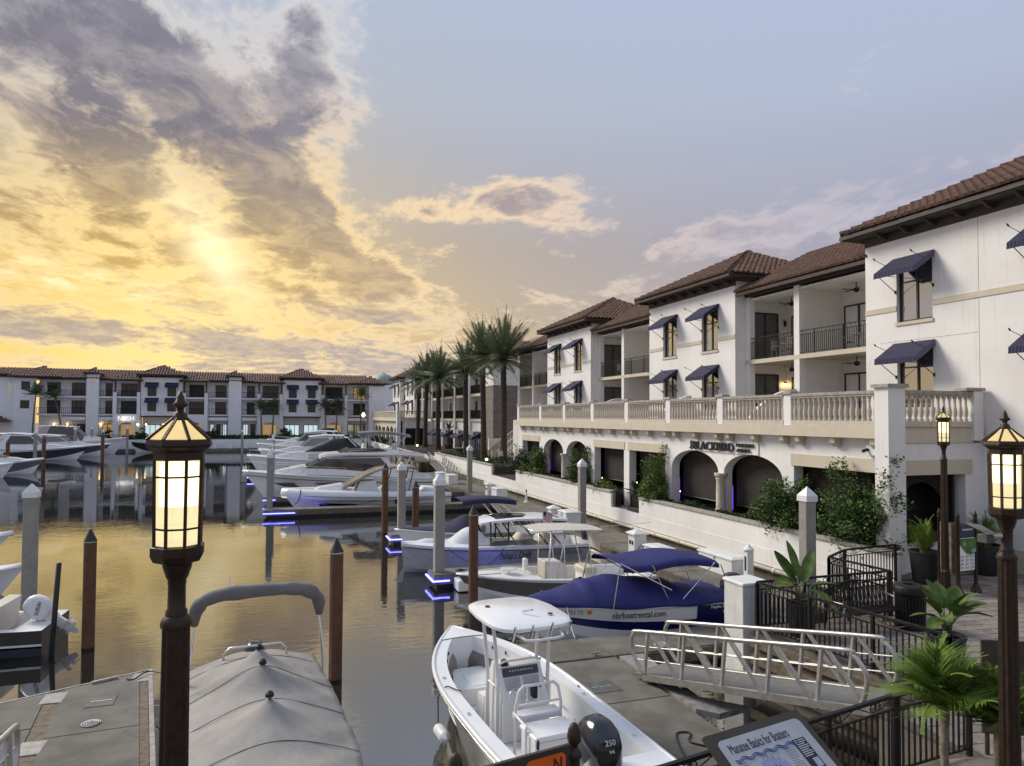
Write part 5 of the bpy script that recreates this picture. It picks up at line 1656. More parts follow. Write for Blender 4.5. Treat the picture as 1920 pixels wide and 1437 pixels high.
# ================================================================== LARGER CRUISERS
# ---- (g) white boat with inflatable collar and swept roof
G_ = boat('white boat with inflatable collar and swept back arch roof at the lit finger dock', 6.2, 48.4, R(180), nm='collar_boat')
h = Hull(10.8, 3.0, 1.15, .85, .5, 3.0, .5, .9, .05)
h.body(G_, [('hull_bottom', M['gel'], 0, 1, 2), ('hull_side', M['gel'], 1, 2, 3)])
h.deck(G_, M['gel_dull'], 0, 1, .05, .0)
for sg in (1, -1):
    pts, rr = [], []
    for i in range(25):
        t = i / 24
        x, y, z = h.edge(t, .10, .05)
        pts.append((x, sg * y, z)); rr.append(.20 + .14 * min(1, t * 4))
    MB().tube(pts, rr, 12).build('inflatable_collar', M['gel'], G_, True)
    MB().tube([(p[0], p[1] + sg * (r_ - .01), p[2] - .05) for p, r_ in zip(pts, rr)], .035, 6).build('collar_strake', mat('grey_strake', (.25, .25, .26), .6), G_, True)
sidewin(G_, M['tint'], [(3.3, .62, 1.05), (3.1, .34, 1.02), (.8, .25, 1.33), (.9, .52, 1.40)], .06, 'hull_window')
cabin(G_, 'coach_roof', M['gel'], [(3.6, 1.2, .5), (3.2, 1.55, .55), (1.7, 1.75, .8), (1.5, 1.2, 1.0)])
cabin(G_, 'console', M['gel_dull'], [(.9, 1.15, .9), (.6, 1.9, .75), (-.4, 1.95, .75), (-.6, 1.15, .9)])
arch = [(1.75, 1.45), (1.2, 1.75), (.3, 2.25), (-.6, 2.62), (-1.6, 2.78), (-3.0, 2.76)]
ro = []
for x, z in arch: ro.append([(x, 1.10, z), (x + .05, 1.02, z + .10), (x + .05, -1.02, z + .10), (x, -1.10, z), (x - .04, -1.0, z - .05), (x - .04, 1.0, z - .05)])
MB().loft(ro, True, True).build('swept_roof', mat('bronze_roof', (.30, .24, .17), .2, coat=.5), G_, 'auto')
for sg in (1, -1):
    for a, b_ in (((-2.6, 1.2), (-2.9, 2.7)), ((-1.0, 1.2), (-1.4, 2.7))): MB().bar((a[0], sg * .9, a[1]), (b_[0], sg * 1.0, b_[1]), .06).build('roof_strut', M['black'], G_)
for xx in (-1.6, -2.8): cabin(G_, 'seat_cover', M['vinyl_w'], [(xx - .6, 1.0, .8), (xx - .5, 1.7, .6), (xx + .1, 1.9, .5), (xx + .7, 1.4, .7), (xx + .7, 1.0, .8)], True)
cabin(G_, 'stern_cover', M['vinyl_w'], [(-4.9, 1.0, 1.1), (-4.6, 1.35, .9), (-3.8, 1.4, .9), (-3.6, 1.0, 1.1)], True)
MB().tube([(4.35, 1.0, 1.5), (4.4, 1.15, 1.1), (4.5, .9, .7), (4.7, .4, .5)], .03, 6).build('bow_line', M['black'], G_)
fender(G_, -1.7, 1.62, .25, .6, .13, M['black'])
# ---- (h) big flybridge yacht
Y_ = boat('largest white motor yacht with flybridge and black wraparound windows', 5.2, 57.3, R(180), nm='motor_yacht')
h = Hull(14.4, 4.3, 2.05, 1.35, .7, 2.5, .45, 1.6, .22)
h.body(Y_, [('hull_bottom', M['gel'], 0, 1, 2), ('hull_side', M['gel'], 1, 2, 4)])
h.rub(Y_, mat('dark_rub', (.10, .095, .09), .5), .035, -.30)
h.rub(Y_, M['gel'], .05, .0, 'deck_edge')
h.deck(Y_, M['gel'], 0, 1, .12, .0)
bowrail(Y_, h, .42, .985, .72, .14, 8)
sidewin(Y_, M['tint'], [(5.0, 1.18, 1.05), (4.2, .92, 1.32), (3.1, .88, 1.72), (3.6, 1.22, 1.55)], .07, 'hull_window')
sidewin(Y_, M['tint'], [(2.2, 1.18, 1.98), (1.2, .82, 2.06), (-2.0, .78, 2.10), (-1.5, 1.15, 2.10)], .05, 'hull_window')
cabin(Y_, 'fore_deck_trunk', M['gel'], [(5.2, 1.95, .6), (3.2, 2.35, 1.35), (2.6, 2.4, 1.5), (2.6, 1.6, 1.7), (5.2, 1.7, .7)], False)
cabin(Y_, 'deckhouse', M['gel'], [(3.1, 1.8, 1.5), (2.75, 2.30, 1.55), (1.15, 3.02, 1.55), (-3.4, 3.05, 1.6), (-3.9, 2.3, 1.7), (-4.4, 1.45, 1.75)])
sidewin(Y_, M['tint'], [(2.75, 2.28, 1.56), (1.2, 2.98, 1.56), (-2.9, 2.98, 1.60), (-3.5, 2.25, 1.68), (-1.8, 1.95, 1.66), (.5, 2.18, 1.6)], .02)
crosswin(Y_, M['tint'], (2.78, 2.33, 1.48), (1.2, 3.03, 1.48))
fb = []
for x, z, w in ((1.6, 3.02, 1.1), (1.2, 3.16, 1.6), (-.5, 3.28, 1.85), (-4.5, 3.22, 1.95), (-6.3, 3.10, 1.9)):
    fb.append([(x, w, z), (x, w * .98, z + .16), (x, -w * .98, z + .16), (x, -w, z), (x, -w * .9, z - .14), (x, w * .9, z - .14)])
MB().loft(fb, True, True).build('flybridge_overhang', M['gel'], Y_, 'auto')
cabin(Y_, 'flybridge_coaming', M['gel'], [(.4, 3.30, 1.3), (-.5, 3.55, 1.55), (-4.3, 3.62, 1.75), (-4.3, 3.25, 1.85), (.4, 3.22, 1.3)])
sidewin(Y_, M['tint'], [(.15, 3.42, 1.45), (-.6, 3.74, 1.55), (-2.8, 3.74, 1.66), (-3.4, 3.50, 1.70)], .02, 'flybridge_screen')
crosswin(Y_, M['tint'], (.2, 3.38, 1.4), (-.6, 3.74, 1.5), 'flybridge_screen')
for xx in (-1.6, -2.6, -4.0): cabin(Y_, 'flybridge_seat', M['plastic_w'], [(xx, 3.5, .5), (xx - .1, 4.05, .45), (xx - .28, 4.05, .45), (xx - .4, 3.5, .5)])
bm_ = []
for i in range(9):
    x = -1.2 - 4.1 * i / 8
    z = 5.02 - .012 * (i - 3) ** 2
    bm_.append([(x, 1.55, z - .22), (x, 1.5, z - .05)] + [(x, 1.5 * s_, z + .05 * (1 - s_ * s_)) for s_ in (.7, .3, 0, -.3, -.7)] + [(x, -1.5, z - .05), (x, -1.55, z - .22)])
MB().loft(bm_, False, False).build('bimini_top', M['greybim'], Y_, True)
for sg in (1, -1):
    for a, b_ in (((-3.2, 3.6), (-1.3, 4.8)), ((-3.2, 3.6), (-2.6, 4.9)), ((-3.2, 3.6), (-5.2, 4.75)), ((-5.0, 3.4), (-4.2, 4.85))): MB().tube([(a[0], sg * 1.65, a[1]), (b_[0], sg * 1.5, b_[1])], .022, 6).build('bimini_frame', M['steel'], Y_)
    MB().tube([(-4.3, sg * 1.8, 1.4), (-5.2, sg * 1.85, 3.05)], .05, 6).build('overhang_post', M['gel'], Y_)
MB().tube([(-3.9, 1.5, 3.5), (-4.2, 1.55, 5.9)], .012, 5).build('antenna', M['white'], Y_)
MB().tube([(-4.6, 1.5, 3.4), (-4.95, 1.55, 6.1)], .012, 5).build('antenna', M['white'], Y_)
cabin(Y_, 'cockpit_bulwark', M['gel'], [(-4.3, 1.3, 2.02), (-4.4, 1.9, 2.02), (-6.2, 1.75, 2.0), (-7.0, 1.3, 1.95)])
# ---- generic express cruiser
def cruiser(label, x, y, rz, L, hullm, fbow=1.9, roofm=None, glass=None, top='hard', rail=True, beam=None, stripe=None, sc=1.0):
    b = boat(label, x, y, rz, nm='cabin_cruiser')
    beam = beam or L * .31
    hh = Hull(L, beam, fbow, fbow * .68, .6, 2.4, .44, L * .11, .18)
    if stripe: hh.body(b, [('hull_bottom', M['gel'], 0, 1, 2), ('hull_side', hullm, 1.05, 1.84, 3), ('hull_top_band', M['gel'], 1.84, 2, 1)]); hh.skin('boot_band', M['gel'], b, 1.0, 1.05, 1)
    else: hh.body(b, [('hull_bottom', M['gel'], 0, 1, 2), ('hull_side', hullm, 1, 2, 3)])
    hh.rub(b, M['gel'], .05, -.02)
    hh.deck(b, M['gel'], 0, 1, .14, .0)
    if rail: bowrail(b, hh, .42, .985, .55 * sc, .12, 6)
    w = beam * .36
    z0 = fbow * .80
    glass = glass or M['tint']
    cabin(b, 'trunk_cabin', M['gel'], [(L * .36, fbow * .93, w * .35), (L * .20, fbow * 1.10, w * .8), (L * .08, fbow * 1.14, w), (L * .08, z0, w * 1.1), (L * .36, z0, w * .4)])
    for xx in (.12, .22):
        for sg in (1, -1):
            q = hh.pt(.5 + xx, 1.55)
            MB().lathe([(.02, -.02), (.15, 0), (.13, .02)], 10).v and None
            pw = MB()
            pw.add([(q[0] + .30 * math.cos(2 * PI * k / 12), sg * (q[1] + .025 + .02 * math.cos(2 * PI * k / 12)), q[2] + .09 * math.sin(2 * PI * k / 12)) for k in range(12)], [tuple(range(12))])
            pw.build('porthole', M['tint'], b)
    zr = fbow * 1.14
    if top == 'hard':
        hgt = 1.25 * sc
        P_ = [(L * .13, zr - .05, w), (L * .03, zr + hgt * .75, w * .92), (-L * .16, zr + hgt * .82, w * .95), (-L * .20, zr, w * 1.05), (-L * .20, z0, w * 1.1), (L * .12, z0, w * 1.05)]
        cabin(b, 'deckhouse', roofm or M['gel'], P_)
        sidewin(b, glass, [(L * .115, zr + .02, w), (L * .03, zr + hgt * .66, w * .93), (-L * .12, zr + hgt * .70, w * .95), (-L * .16, zr + .04, w * 1.03)], .02)
        crosswin(b, glass, (L * .127, zr + .03, w * .92), (L * .037, zr + hgt * .70, w * .86))
        sl = []
        for xx, zz_ in ((L * .05, zr + hgt * .76), (-L * .1, zr + hgt * .88), (-L * .27, zr + hgt * .84)):
            sl.append([(xx, w, zz_), (xx, w * .9, zz_ + .10), (xx, -w * .9, zz_ + .10), (xx, -w, zz_), (xx, -w * .9, zz_ - .06), (xx, w * .9, zz_ - .06)])
        MB().loft(sl, True, True).build('hard_top', M['gel'], b, 'auto')
        for sg in (1, -1): MB().bar((-L * .32, sg * w * 1.05, z0 + .3), (-L * .23, sg * w * .95, zr + hgt * .84), .16, .08).build('radar_arch', M['gel'], b)
    else:
        hgt = 1.3 * sc
        g = []
        for xx, zz_, ww in ((L * .10, zr, w), (-L * .02, zr + hgt * .62, w * .9), (-L * .10, zr + hgt * .95, w * .85), (-L * .22, zr + hgt, w * .85), (-L * .30, zr + hgt * .3, w), (-L * .32, z0, w * 1.05)):
            g.append([(xx, ww, min(zz_, zr)), (xx, ww * .95, zz_ * .5 + min(zz_, zr) * .5), (xx, ww * .7, zz_), (xx, -ww * .7, zz_), (xx, -ww * .95, zz_ * .5 + min(zz_, zr) * .5), (xx, -ww, min(zz_, zr))])
        MB().loft(g, False, False).build('canvas_enclosure', roofm or M['black'], b, True)
        for sg in (1, -1): MB().bar((-L * .34, sg * w * 1.15, z0 + .2), (-L * .20, sg * w, zr + hgt * 1.06), .22, .09).build('radar_arch', M['gel'], b)
        MB().bar((-L * .20, -w, zr + hgt * 1.06), (-L * .20, w, zr + hgt * 1.06), .22, .09).build('radar_arch', M['gel'], b)
    cabin(b, 'cockpit_bulwark', M['gel'], [(-L * .2, z0 - .2, w * 1.25), (-L * .2, z0 + .25, w * 1.25), (-L * .46, z0 + .12, w * 1.2), (-L * .5, z0 - .4, w * 1.15)])
    return b
cruiser('white express cruiser with black canvas enclosure and blue light on its hull', 4.6, 74.5, R(180), 13.6, M['gel'], 2.35, top='canvas')
li = MB().box(-2.1, -1.3, 72.55, 72.6, .28, .36)
dk = thing('dock_light', 'blue dock light under the bow of the express cruiser', 'light', (-1.7, 72.55, 0))
MB().box(-.4, .4, -.03, .03, .26, .36).build('led_strip', M['led'], dk)
MB().box(-.42, .42, .03, .3, -.2, .4).build('float', M['black'], dk)
cruiser('white cruiser with pale green windows and hard top', 4.9, 88, R(180), 12.6, M['gel'], 2.35, glass=M['greenglass'], sc=1.15)
cruiser('white cruiser with a slanted radar arch behind the green windowed one', 5.0, 102, R(180), 13.6, M['gel'], 2.5, sc=1.2)
cruiser('farthest white cruiser on the right, dark canopy', 6.5, 117, R(180), 14, M['gel'], 2.6, top='canvas', sc=1.1)
# left basin
cruiser('navy hulled cruiser with white arch at the left', -31.2, 113, 0, 14.5, M['navy'], 1.95, stripe=True, sc=1.35)
cruiser('small grey hulled boat with its bow in front of the navy cruiser', -27.2, 87.5, 0, 8.8, mat('slate_hull', (.10, .11, .14), .3, coat=.3), 1.55, stripe=True, top='none' if False else 'hard', sc=.35, rail=False)
cruiser('white boat cut by the left edge, nearest of the left row', -28.0, 82, 0, 8.2, M['gel'], 1.45, sc=.3, rail=False)
cruiser('white cruiser with windscreen behind the navy hull', -30.0, 122, 0, 14.0, mat('grey_navy_hull', (.05, .055, .075), .3, coat=.3), 1.9, stripe=True, glass=M['smoke'], sc=1.0)
cruiser('white sport yacht with dark swept hard top at the back left', -30.5, 131.5, 0, 16, M['gel'], 2.5, roofm=M['tint'], sc=1.5)
b = boat('black hulled boat moored by the far wall beside the lamp', -18.4, 133.6, R(180), nm='dark_launch')
h = Hull(7.6, 2.4, 1.7, 1.25, .4, 2.4, .44, .8, .1)
h.body(b, [('hull_bottom', M['gel'], 0, 1.1, 2), ('hull_side', M['black'], 1.1, 2, 3)]); h.deck(b, M['bronze'], 0, 1, .1)
# near left: bows and the boat with the white outboard
b = boat('white boat bow entering at the left edge behind the concrete piling', -13.6, 33.6, R(2), nm='bow_rider')
h = Hull(7.6, 2.4, 1.42, .9, .4, 2.4, .42, 1.2, .2); h.body(b, [('hull_bottom', M['gel'], 0, 1, 2), ('hull_side', M['gel'], 1, 2, 3)]); h.deck(b, M['gel'], 0, 1, .08); h.rub(b, M['plastic_w'], .04, -.05)
MB().tube([(3.5, .1, 1.3), (4.6, .1, 1.22)], .025, 6).build('bow_pole', M['steel'], b)
b = boat('white bow at the left edge above the black boat with white outboard', -11.0, 27.6, R(0), nm='runabout')
h = Hull(6.8, 2.3, 1.22, .8, .4, 2.2, .42, .9, .2); h.body(b, [('hull_bottom', M['gel'], 0, 1.2, 2), ('hull_side', M['gel'], 1.2, 2, 3)]); h.deck(b, M['gel'], 0, 1, .06); h.rub(b, M['plastic_w'], .03, -.04)
S_ = boat('dark boat with cream seats and a tilted white outboard at the left edge', -8.20, 22.4, R(176), nm='outboard_boat')
h = Hull(5.6, 2.2, .95, .66, .35, 2.2, .42, .8, .1)
h.body(S_, [('hull_bottom', M['black'], 0, 1, 2), ('hull_side', M['navy'], 1, 1.35, 2), ('hull_band', M['gel_dull'], 1.42, 1.5, 1), ('hull_upper', mat('dark_taupe_hull', (.045, .037, .03), .3), 1.5, 2, 2)])
h.gunwale(S_, M['gel_dull'], .12, .8, .22, .35, M['gel_dull']); h.deck(S_, M['gel_dull'], 0, .12, 0); h.deck(S_, M['gel_dull'], .8, 1, .04)
cabin(S_, 'seat', M['cream'], [(-1.6, .4, .8), (-1.7, 1.2, .78), (-1.4, 1.22, .78), (-1.1, .8, .8), (-1.1, .4, .8)])
om = outboard(S_, -2.55, .0, .52, .88, M['plastic_w'], tilt=R(52), lower=M['plastic_w'])
Mx = Matrix.Translation((-2.55, 0, .75)) @ Matrix.Rotation(R(62), 4, 'Y')
o_ = Mx @ Vector((-.60, .245, .42))
ex_ = Mx.to_3x3() @ Vector((1, 0, 0)); ey_ = Mx.to_3x3() @ Vector((0, 0, 1))
fit_text('SUZUKI', .36, .085, 'motor_lettering', M['ink'], om, (-2.43, .222, .84), (-.25, 0, .97), (.97, 0, .25))
MB().box(-2.5, -2.3, -.5, .5, .95, 1.0).build('stern_light', M['led'], S_) if False else MB().box(-2.45, -2.40, -.35, -.05, .98, 1.03).build('stern_light', M['led'], S_)
# ================================================================== QUAYSIDE FURNITURE
def gangway(label, p0, p1, width, hr=.95, nbay=5, group='aluminium gangways'):
    p0, p1 = Vector(p0), Vector(p1)
    g = thing('gangway', label, 'gangway', ((p0 + p1) / 2), group=group, world=True)
    d = p1 - p0
    L = d.length
    e = d.normalized()
    s = e.cross(Vector((0, 0, 1))).normalized()
    upv = s.cross(e).normalized()
    Q = lambda t, side, h: p0 + e * (t * L) + s * (side * width / 2) + upv * h
    dk = MB()
    dk.add([Q(-.06, -1, .05), Q(-.06, 1, .05), Q(1, 1, .05), Q(1, -1, .05), Q(-.06, -1, .02), Q(-.06, 1, .02), Q(1, 1, .02), Q(1, -1, .02)], [(0, 1, 2, 3), (7, 6, 5, 4), (0, 4, 5, 1), (1, 5, 6, 2), (2, 6, 7, 3), (3, 7, 4, 0)])
    dk.build('deck', mat('ribbed_grey_deck', (.17, .165, .155), .7, var=.12, scale=6, bump=.5, bscale=70), g)
    for sd in (-1, 1):
        MB().bar(Q(0, sd, 0), Q(1, sd, 0), .07, .13, upv).build('bottom_chord', M['alu'], g)
        pts = [Q(0.01, sd, .06), Q(-.025, sd, .30), Q(-.045, sd, .55), Q(-.04, sd, .78), Q(-.02, sd, .90), Q(.02, sd, hr), Q(.5, sd, hr), Q(.93, sd, hr), Q(.965, sd, hr - .06), Q(.99, sd, hr - .2), Q(1.005, sd, .55), Q(.99, sd, .28), Q(.965, sd, .06)]
        MB().tube(smooth_pts(pts, 4), .042, 8).build('handrail', M['alu'], g, True)
        for hh in (.36, .64):
            MB().tube([Q(-.02, sd, hh), Q(1.0, sd, hh)], .014, 6).build('mid_rail', M['alu'], g)
        for k in range(nbay):
            a = k / nbay
            MB().bar(Q(a + .01, sd, .04), Q(a + .30 / nbay, sd, hr), .058, .058).build('truss_post', M['alu'], g)
            MB().bar(Q(a + .38 / nbay, sd, hr), Q(a + 1 / nbay - .008, sd, .04), .058, .058).build('truss_diagonal', M['alu'], g)
    for k in range(1, nbay):
        MB().bar(Q(k / nbay, -1, -.07), Q(k / nbay, 1, -.07), .05, .08).build('cross_beam', M['alu'], g)
    return g
gangway('near aluminium gangway with truss sides sloping down to the dock', (8.15, 13.85, .62), (9.80, 9.35, 1.42), 1.14)
gangway('far aluminium gangway beside the sea wall under the palms', (15.65, 63.4, .62), (17.0, 77.3, 1.42), 1.2, nbay=8)
gangway('gangway rail at the lower left corner over the left dock', (-4.05, 12.2, .62), (-3.6, 7.0, 1.5), 1.1)

PK = MB().box(-.011, .011, -.011, .011, .10, .90).mesh('picket')
PK.materials.append(M['iron'])
def iron_rail(label, pts, h=1.08, z=G):
    t = thing('iron_railing', label, 'railing', (*pts[0], z), group='black iron promenade railings', world=True)
    for (a, b) in zip(pts, pts[1:]):
        a, b = Vector((*a, z)), Vector((*b, z))
        L = (b - a).length
        up_ = Vector((0, 0, 1))
        for hh, w, th in ((h, .055, .045), (.90, .03, .025), (.10, .03, .025)):
            MB().bar(a + up_ * (hh - th / 2), b + up_ * (hh - th / 2), w, th).build('rail', M['iron'], t)
        n = max(1, round(L / 1.5))
        for k in range(n + 1):
            c = a.lerp(b, k / n)
            MB().box(c.x - .03, c.x + .03, c.y - .03, c.y + .03, z - .02, z + h - .045).build('post', M['iron'], t)
        m_ = max(1, round(L / .118))
        ang = math.atan2(b.y - a.y, b.x - a.x)
        for k in range(1, m_):
            c = a.lerp(b, k / m_)
            o = link(PK, 'picket', None, t, loc=(c.x, c.y, z), rot=(0, 0, ang))
            o.matrix_parent_inverse = Matrix.Translation(-Vector(t.location))
        # scroll work between the two upper rails
        q = max(1, round(L / .75))
        for k in range(q):
            c = a.lerp(b, (k + .5) / q)
            e = (b - a).normalized()
            sc_ = MB()
            for sg in (1, -1):
                sc_.tube([c + e * (sg * (.05 + .055 * math.cos(u_))) + up_ * (.975 + .05 * math.sin(u_)) for u_ in [2 * PI * j / 10 for j in range(11)]], .009, 5)
            sc_.tube([c + e * .11 + up_ * .93, c + e * .34 + up_ * 1.02], .008, 5)
            sc_.tube([c - e * .11 + up_ * .93, c - e * .34 + up_ * 1.02], .008, 5)
            sc_.build('scroll', M['iron'], t)['kind'] = 'stuff'
    return t
iron_rail('black iron railing along the promenade edge behind the manatee sign', [(2.2, 6.52), (3.9, 6.62), (7.85, 7.38)])
iron_rail('short black railing under the feathery palms beside the gangway head', [(7.9, 7.38), (9.38, 7.54)])
iron_rail('black railing sloping past the broad leafed planter, right of the gangway', [(10.5, 9.05), (10.92, 9.12), (10.32, 13.38)])
iron_rail('black railing behind the iron bench', [(10.36, 13.40), (14.2, 13.40)])
iron_rail('black railing stepping round the corner behind the litter bin', [(14.18, 13.45), (14.05, 15.25), (15.2, 15.92)])
iron_rail('farthest black promenade railing in front of the big leafy shrub', [(15.25, 15.94), (17.3, 16.16)])
def gate(label, y0, y1):
    g = thing('iron_gate', label, 'gate', (SW + .15, y0, 1.4), group='iron gates in the sea wall', world=True)
    MB().box(SW + .12, SW + .16, y0, y1, 2.32, 2.36).build('top_rail', M['iron'], g)
    MB().box(SW + .12, SW + .16, y0, y1, 1.46, 1.49).build('bottom_rail', M['iron'], g)
    n = round((y1 - y0) / .12)
    b = MB()
    for k in range(n + 1):
        y = y0 + (y1 - y0) * k / n
        b.box(SW + .13, SW + .15, y - .009, y + .009, 1.49, 2.32)
    b.build('bars', M['iron'], g)['kind'] = 'stuff'
gate('left iron gate leaf beside the white restaurant pier', 33.6, 34.45)
gate('right iron gate leaf beside the white restaurant pier', 31.5, 32.9)
gate('long iron gate in the sea wall gap near the palms', 50.25, 56.35)
MB().box(SW + .05, 18.0, 32.95, 33.55, 1.2, 5.2) if False else None
# white service pier at the deck corner
sp = thing('service_pier', 'tall white concrete pier beside the gangway at the deck corner', 'pier', (10.55, 14.05, -1))
MB().cbox(-.36, .36, -.36, .36, 0, 3.36, .015).build('shaft', mat('weathered_white_pier', (.62, .61, .58), .8, var=.10, scale=2, bump=.3, bscale=30, streak=.55, stain=(.25, .23, .2)), sp)
MB().cbox(-.39, .39, -.39, .39, 3.36, 3.42, .015).build('cap', M['plastic_w'], sp)
# timber walers under the deck edge
wl = MB()
tw_ = thing('fender_timbers', 'weathered timber walers on the quay wall behind the gangway', 'timber', (10.5, 11, 0), world=True)
for z_ in (.35, .75, 1.12):
    MB().bar((11.0 - .08, 9.2, z_), (10.28, 13.5, z_ + .05), .10, .20).build('waler', M['wood'], tw_)
    MB().bar((7.9, 7.56, z_), (9.4, 7.72, z_), .10, .20).build('waler', M['wood'], tw_)

# ---- dock pedestals and boxes
def pedestal(x, y, label, w=.42, hgt=.85):
    p = thing('power_pedestal', label, 'pedestal', (x, y, .5), group='white dock power pedestals')
    MB().cbox(-w / 2, w / 2, -w / 2, w / 2, 0, hgt, .02).build('cabinet', M['plastic_w'], p)
    c = w / 2 + .08
    MB().add([(-c, -c, hgt), (c, -c, hgt), (c, c, hgt), (-c, c, hgt), (-c, -c, hgt + .05), (c, -c, hgt + .05), (c, c, hgt + .05), (-c, c, hgt + .05), (0, 0, hgt + .22)], [(0, 3, 2, 1), (0, 1, 5, 4), (1, 2, 6, 5), (2, 3, 7, 6), (3, 0, 4, 7), (4, 5, 8), (5, 6, 8), (6, 7, 8), (7, 4, 8)]).build('roof', M['plastic_w'], p)
    for k in (-1, 1): MB().cbox(-w / 2 - .03, -w / 2 - .002, k * .1 - .05, k * .1 + .05, hgt * .55, hgt * .72, .01).build('socket', M['black'], p)
    MB().tube([(.25 * math.cos(a * .5) * .5, -w / 2 - .06, .35 + .13 * math.sin(a * .5)) for a in range(14)], .02, 6).build('coiled_hose', mat('grey_hose', (.3, .3, .3), .6), p)
def dock_box(x, y, label, lx, ly, hgt=.55):
    p = thing('dock_box', label, 'box', (x, y, .5), group='white dock boxes')
    MB().cbox(-lx / 2, lx / 2, -ly / 2, ly / 2, 0, hgt, .02).build('body', M['plastic_w'], p)
    MB().loft([[(-lx / 2 - .04, -ly / 2 - .04, hgt + .003), (lx / 2 + .04, -ly / 2 - .04, hgt + .003), (lx / 2 + .04, ly / 2 + .04, hgt + .003), (-lx / 2 - .04, ly / 2 + .04, hgt + .003)],
               [(-lx / 2 - .04, -ly / 2 - .04, hgt + .05), (lx / 2 + .04, -ly / 2 - .04, hgt + .05), (lx / 2 + .04, ly / 2 + .04, hgt + .05), (-lx / 2 - .04, ly / 2 + .04, hgt + .05)],
               [(-lx / 2 + .12, -ly / 2 + .12, hgt + .10), (lx / 2 - .12, -ly / 2 + .12, hgt + .10), (lx / 2 - .12, ly / 2 - .12, hgt + .10), (-lx / 2 + .12, ly / 2 - .12, hgt + .10)]]).build('lid', M['plastic_w'], p)
    MB().box(-lx / 2 - .02, -lx / 2, -.04, .04, hgt - .12, hgt - .02).build('latch', M['steel'], p)
pedestal(14.35, 26.2, 'roofed power pedestal behind the blue bimini boat', .55, .9)
dock_box(14.6, 24.9, 'white dock box beside the roofed pedestal behind the blue bimini', .7, 1.2)
dock_box(15.95, 22.6, 'long white dock box by the sea wall pipe', .75, 2.1, .6)
dock_box(14.5, 33.6, 'tall white dock box behind the small flag', .8, 1.1, .85)
pedestal(14.7, 36.2, 'roofed power pedestal on the walkway left of the flag', .5, .7)
pedestal(15.1, 49.5, 'roofed power pedestal near the navy tower bimini', .55, .8)
dock_box(15.0, 46.9, 'white dock box behind the navy tower bimini', .8, 1.2, .75)
dock_box(14.7, 59.5, 'white dock box at the foot of the far gangway', .8, 1.3, .7)
dock_box(14.4, 62.2, 'farthest white dock box with beige crate beside it', .8, 1.2, .7)
p = thing('water_post', 'slim white water post with domed cap on the walkway', 'pedestal', (15.9, 21.05, .5))
MB().cbox(-.13, .13, -.13, .13, 0, 1.05, .02).build('column', M['plastic_w'], p)
MB().lathe([(.19, 1.05), (.19, 1.10), (.08, 1.19), (.03, 1.26)], 12).build('cap', M['plastic_w'], p)
MB().box(-.135, -.13, -.05, .05, .35, .85).build('panel', M['black'], p)
p = thing('faucet_post', 'white hose faucet post by the sea wall', 'post', (16.35, 45.2, .5))
MB().lathe([(.18, 0), (.10, .06), (.08, .55), (.05, .6)], 10).build('column', M['plastic_w'], p)
MB().lathe([(.03, .6), (.05, .68), (.05, .78), (.02, .84)], 8).build('valve', M['black'], p)
# ---- boardwalk pier by the palms
bwk = thing('boardwalk', 'raised timber boardwalk with black railing behind the motor yacht', 'pier', (16, 78, 0), world=True)
for k in range(22):
    y = 75.0 + k * .6
    MB().cbox(14.4, 17.25, y, y + .58, 1.32, 1.42, .01).build('plank', M['wood'], bwk)
for y in (75.3, 79, 83, 87.5):
    for x in (14.6, 16.8): MB().tube([(x, y, -1), (x, y, 1.32)], .16, 8).build('pile', M['pile_conc'], bwk)
railing(tfx(14.5), bwk, 75.0, 88, 1.42, 1.1, pitch=.16)
railing(tfy(75.05), bwk, 14.5, 16.3, 1.42, 1.1, pitch=.16)

# ---- bench, bin, directory, signs
bn = thing('iron_bench', 'black iron bench with curved woven back on the deck', 'bench', (12.75, 12.72, G), R(180))
b = MB()
for k in range(9): MB().cbox(-.85, .85, -.22 + k * .055, -.18 + k * .055, .41, .44, .006).build('slat', M['iron'], bn)
n = 26
for k in range(n + 1):
    x = -.82 + 1.64 * k / n
    zt = .80 + .18 * math.cos(x / .85 * PI / 2)
    b.tube([(x, -.22, .42), (x + .04, -.30, .62), (x, -.36, zt)], .010, 5)
    b.tube([(x, -.22, .45), (x - .05, -.30, .64), (x, -.36, zt)], .007, 4)
b.build('back_weave', M['iron'], bn)['kind'] = 'stuff'
MB().tube([(-.85 + 1.7 * k / 16, -.36, .82 + .18 * math.cos((-.85 + 1.7 * k / 16) / .85 * PI / 2)) for k in range(17)], .022, 6).build('top_rail', M['iron'], bn, True)
for sg in (1, -1):
    MB().tube([(sg * .85, -.36, .82), (sg * .85, -.26, .42), (sg * .85, -.34, 0)], .022, 6).build('leg', M['iron'], bn, True)
    MB().tube([(sg * .85, .24, 0), (sg * .85, .22, .42), (sg * .85, .26, .60), (sg * .85, .20, .66), (sg * .85, 0, .64), (sg * .85, -.30, .68)], .022, 6).build('armrest', M['alu'], bn, True)
tb = thing('litter_bin', 'round black slatted litter bin beside the bench', 'bin', (13.75, 12.45, G))
for k in range(28):
    a = 2 * PI * k / 28
    MB().bar((.30 * math.cos(a), .30 * math.sin(a), .05), (.31 * math.cos(a), .31 * math.sin(a), .80), .05, .015, (math.cos(a), math.sin(a), 0)).build('slat', M['iron'], tb)
MB().lathe([(.27, .04), (.27, .82)], 16).build('liner', M['black'], tb)
MB().lathe([(.32, .78), (.345, .80), (.345, .93), (.33, .95), (.30, .97), (.15, .985), (.14, .93)], 24).build('lid', M['iron'], tb, 'auto')
MB().lathe([(.31, .03), (.33, .04), (.33, .10), (.31, .11)], 24).build('base_ring', M['iron'], tb)
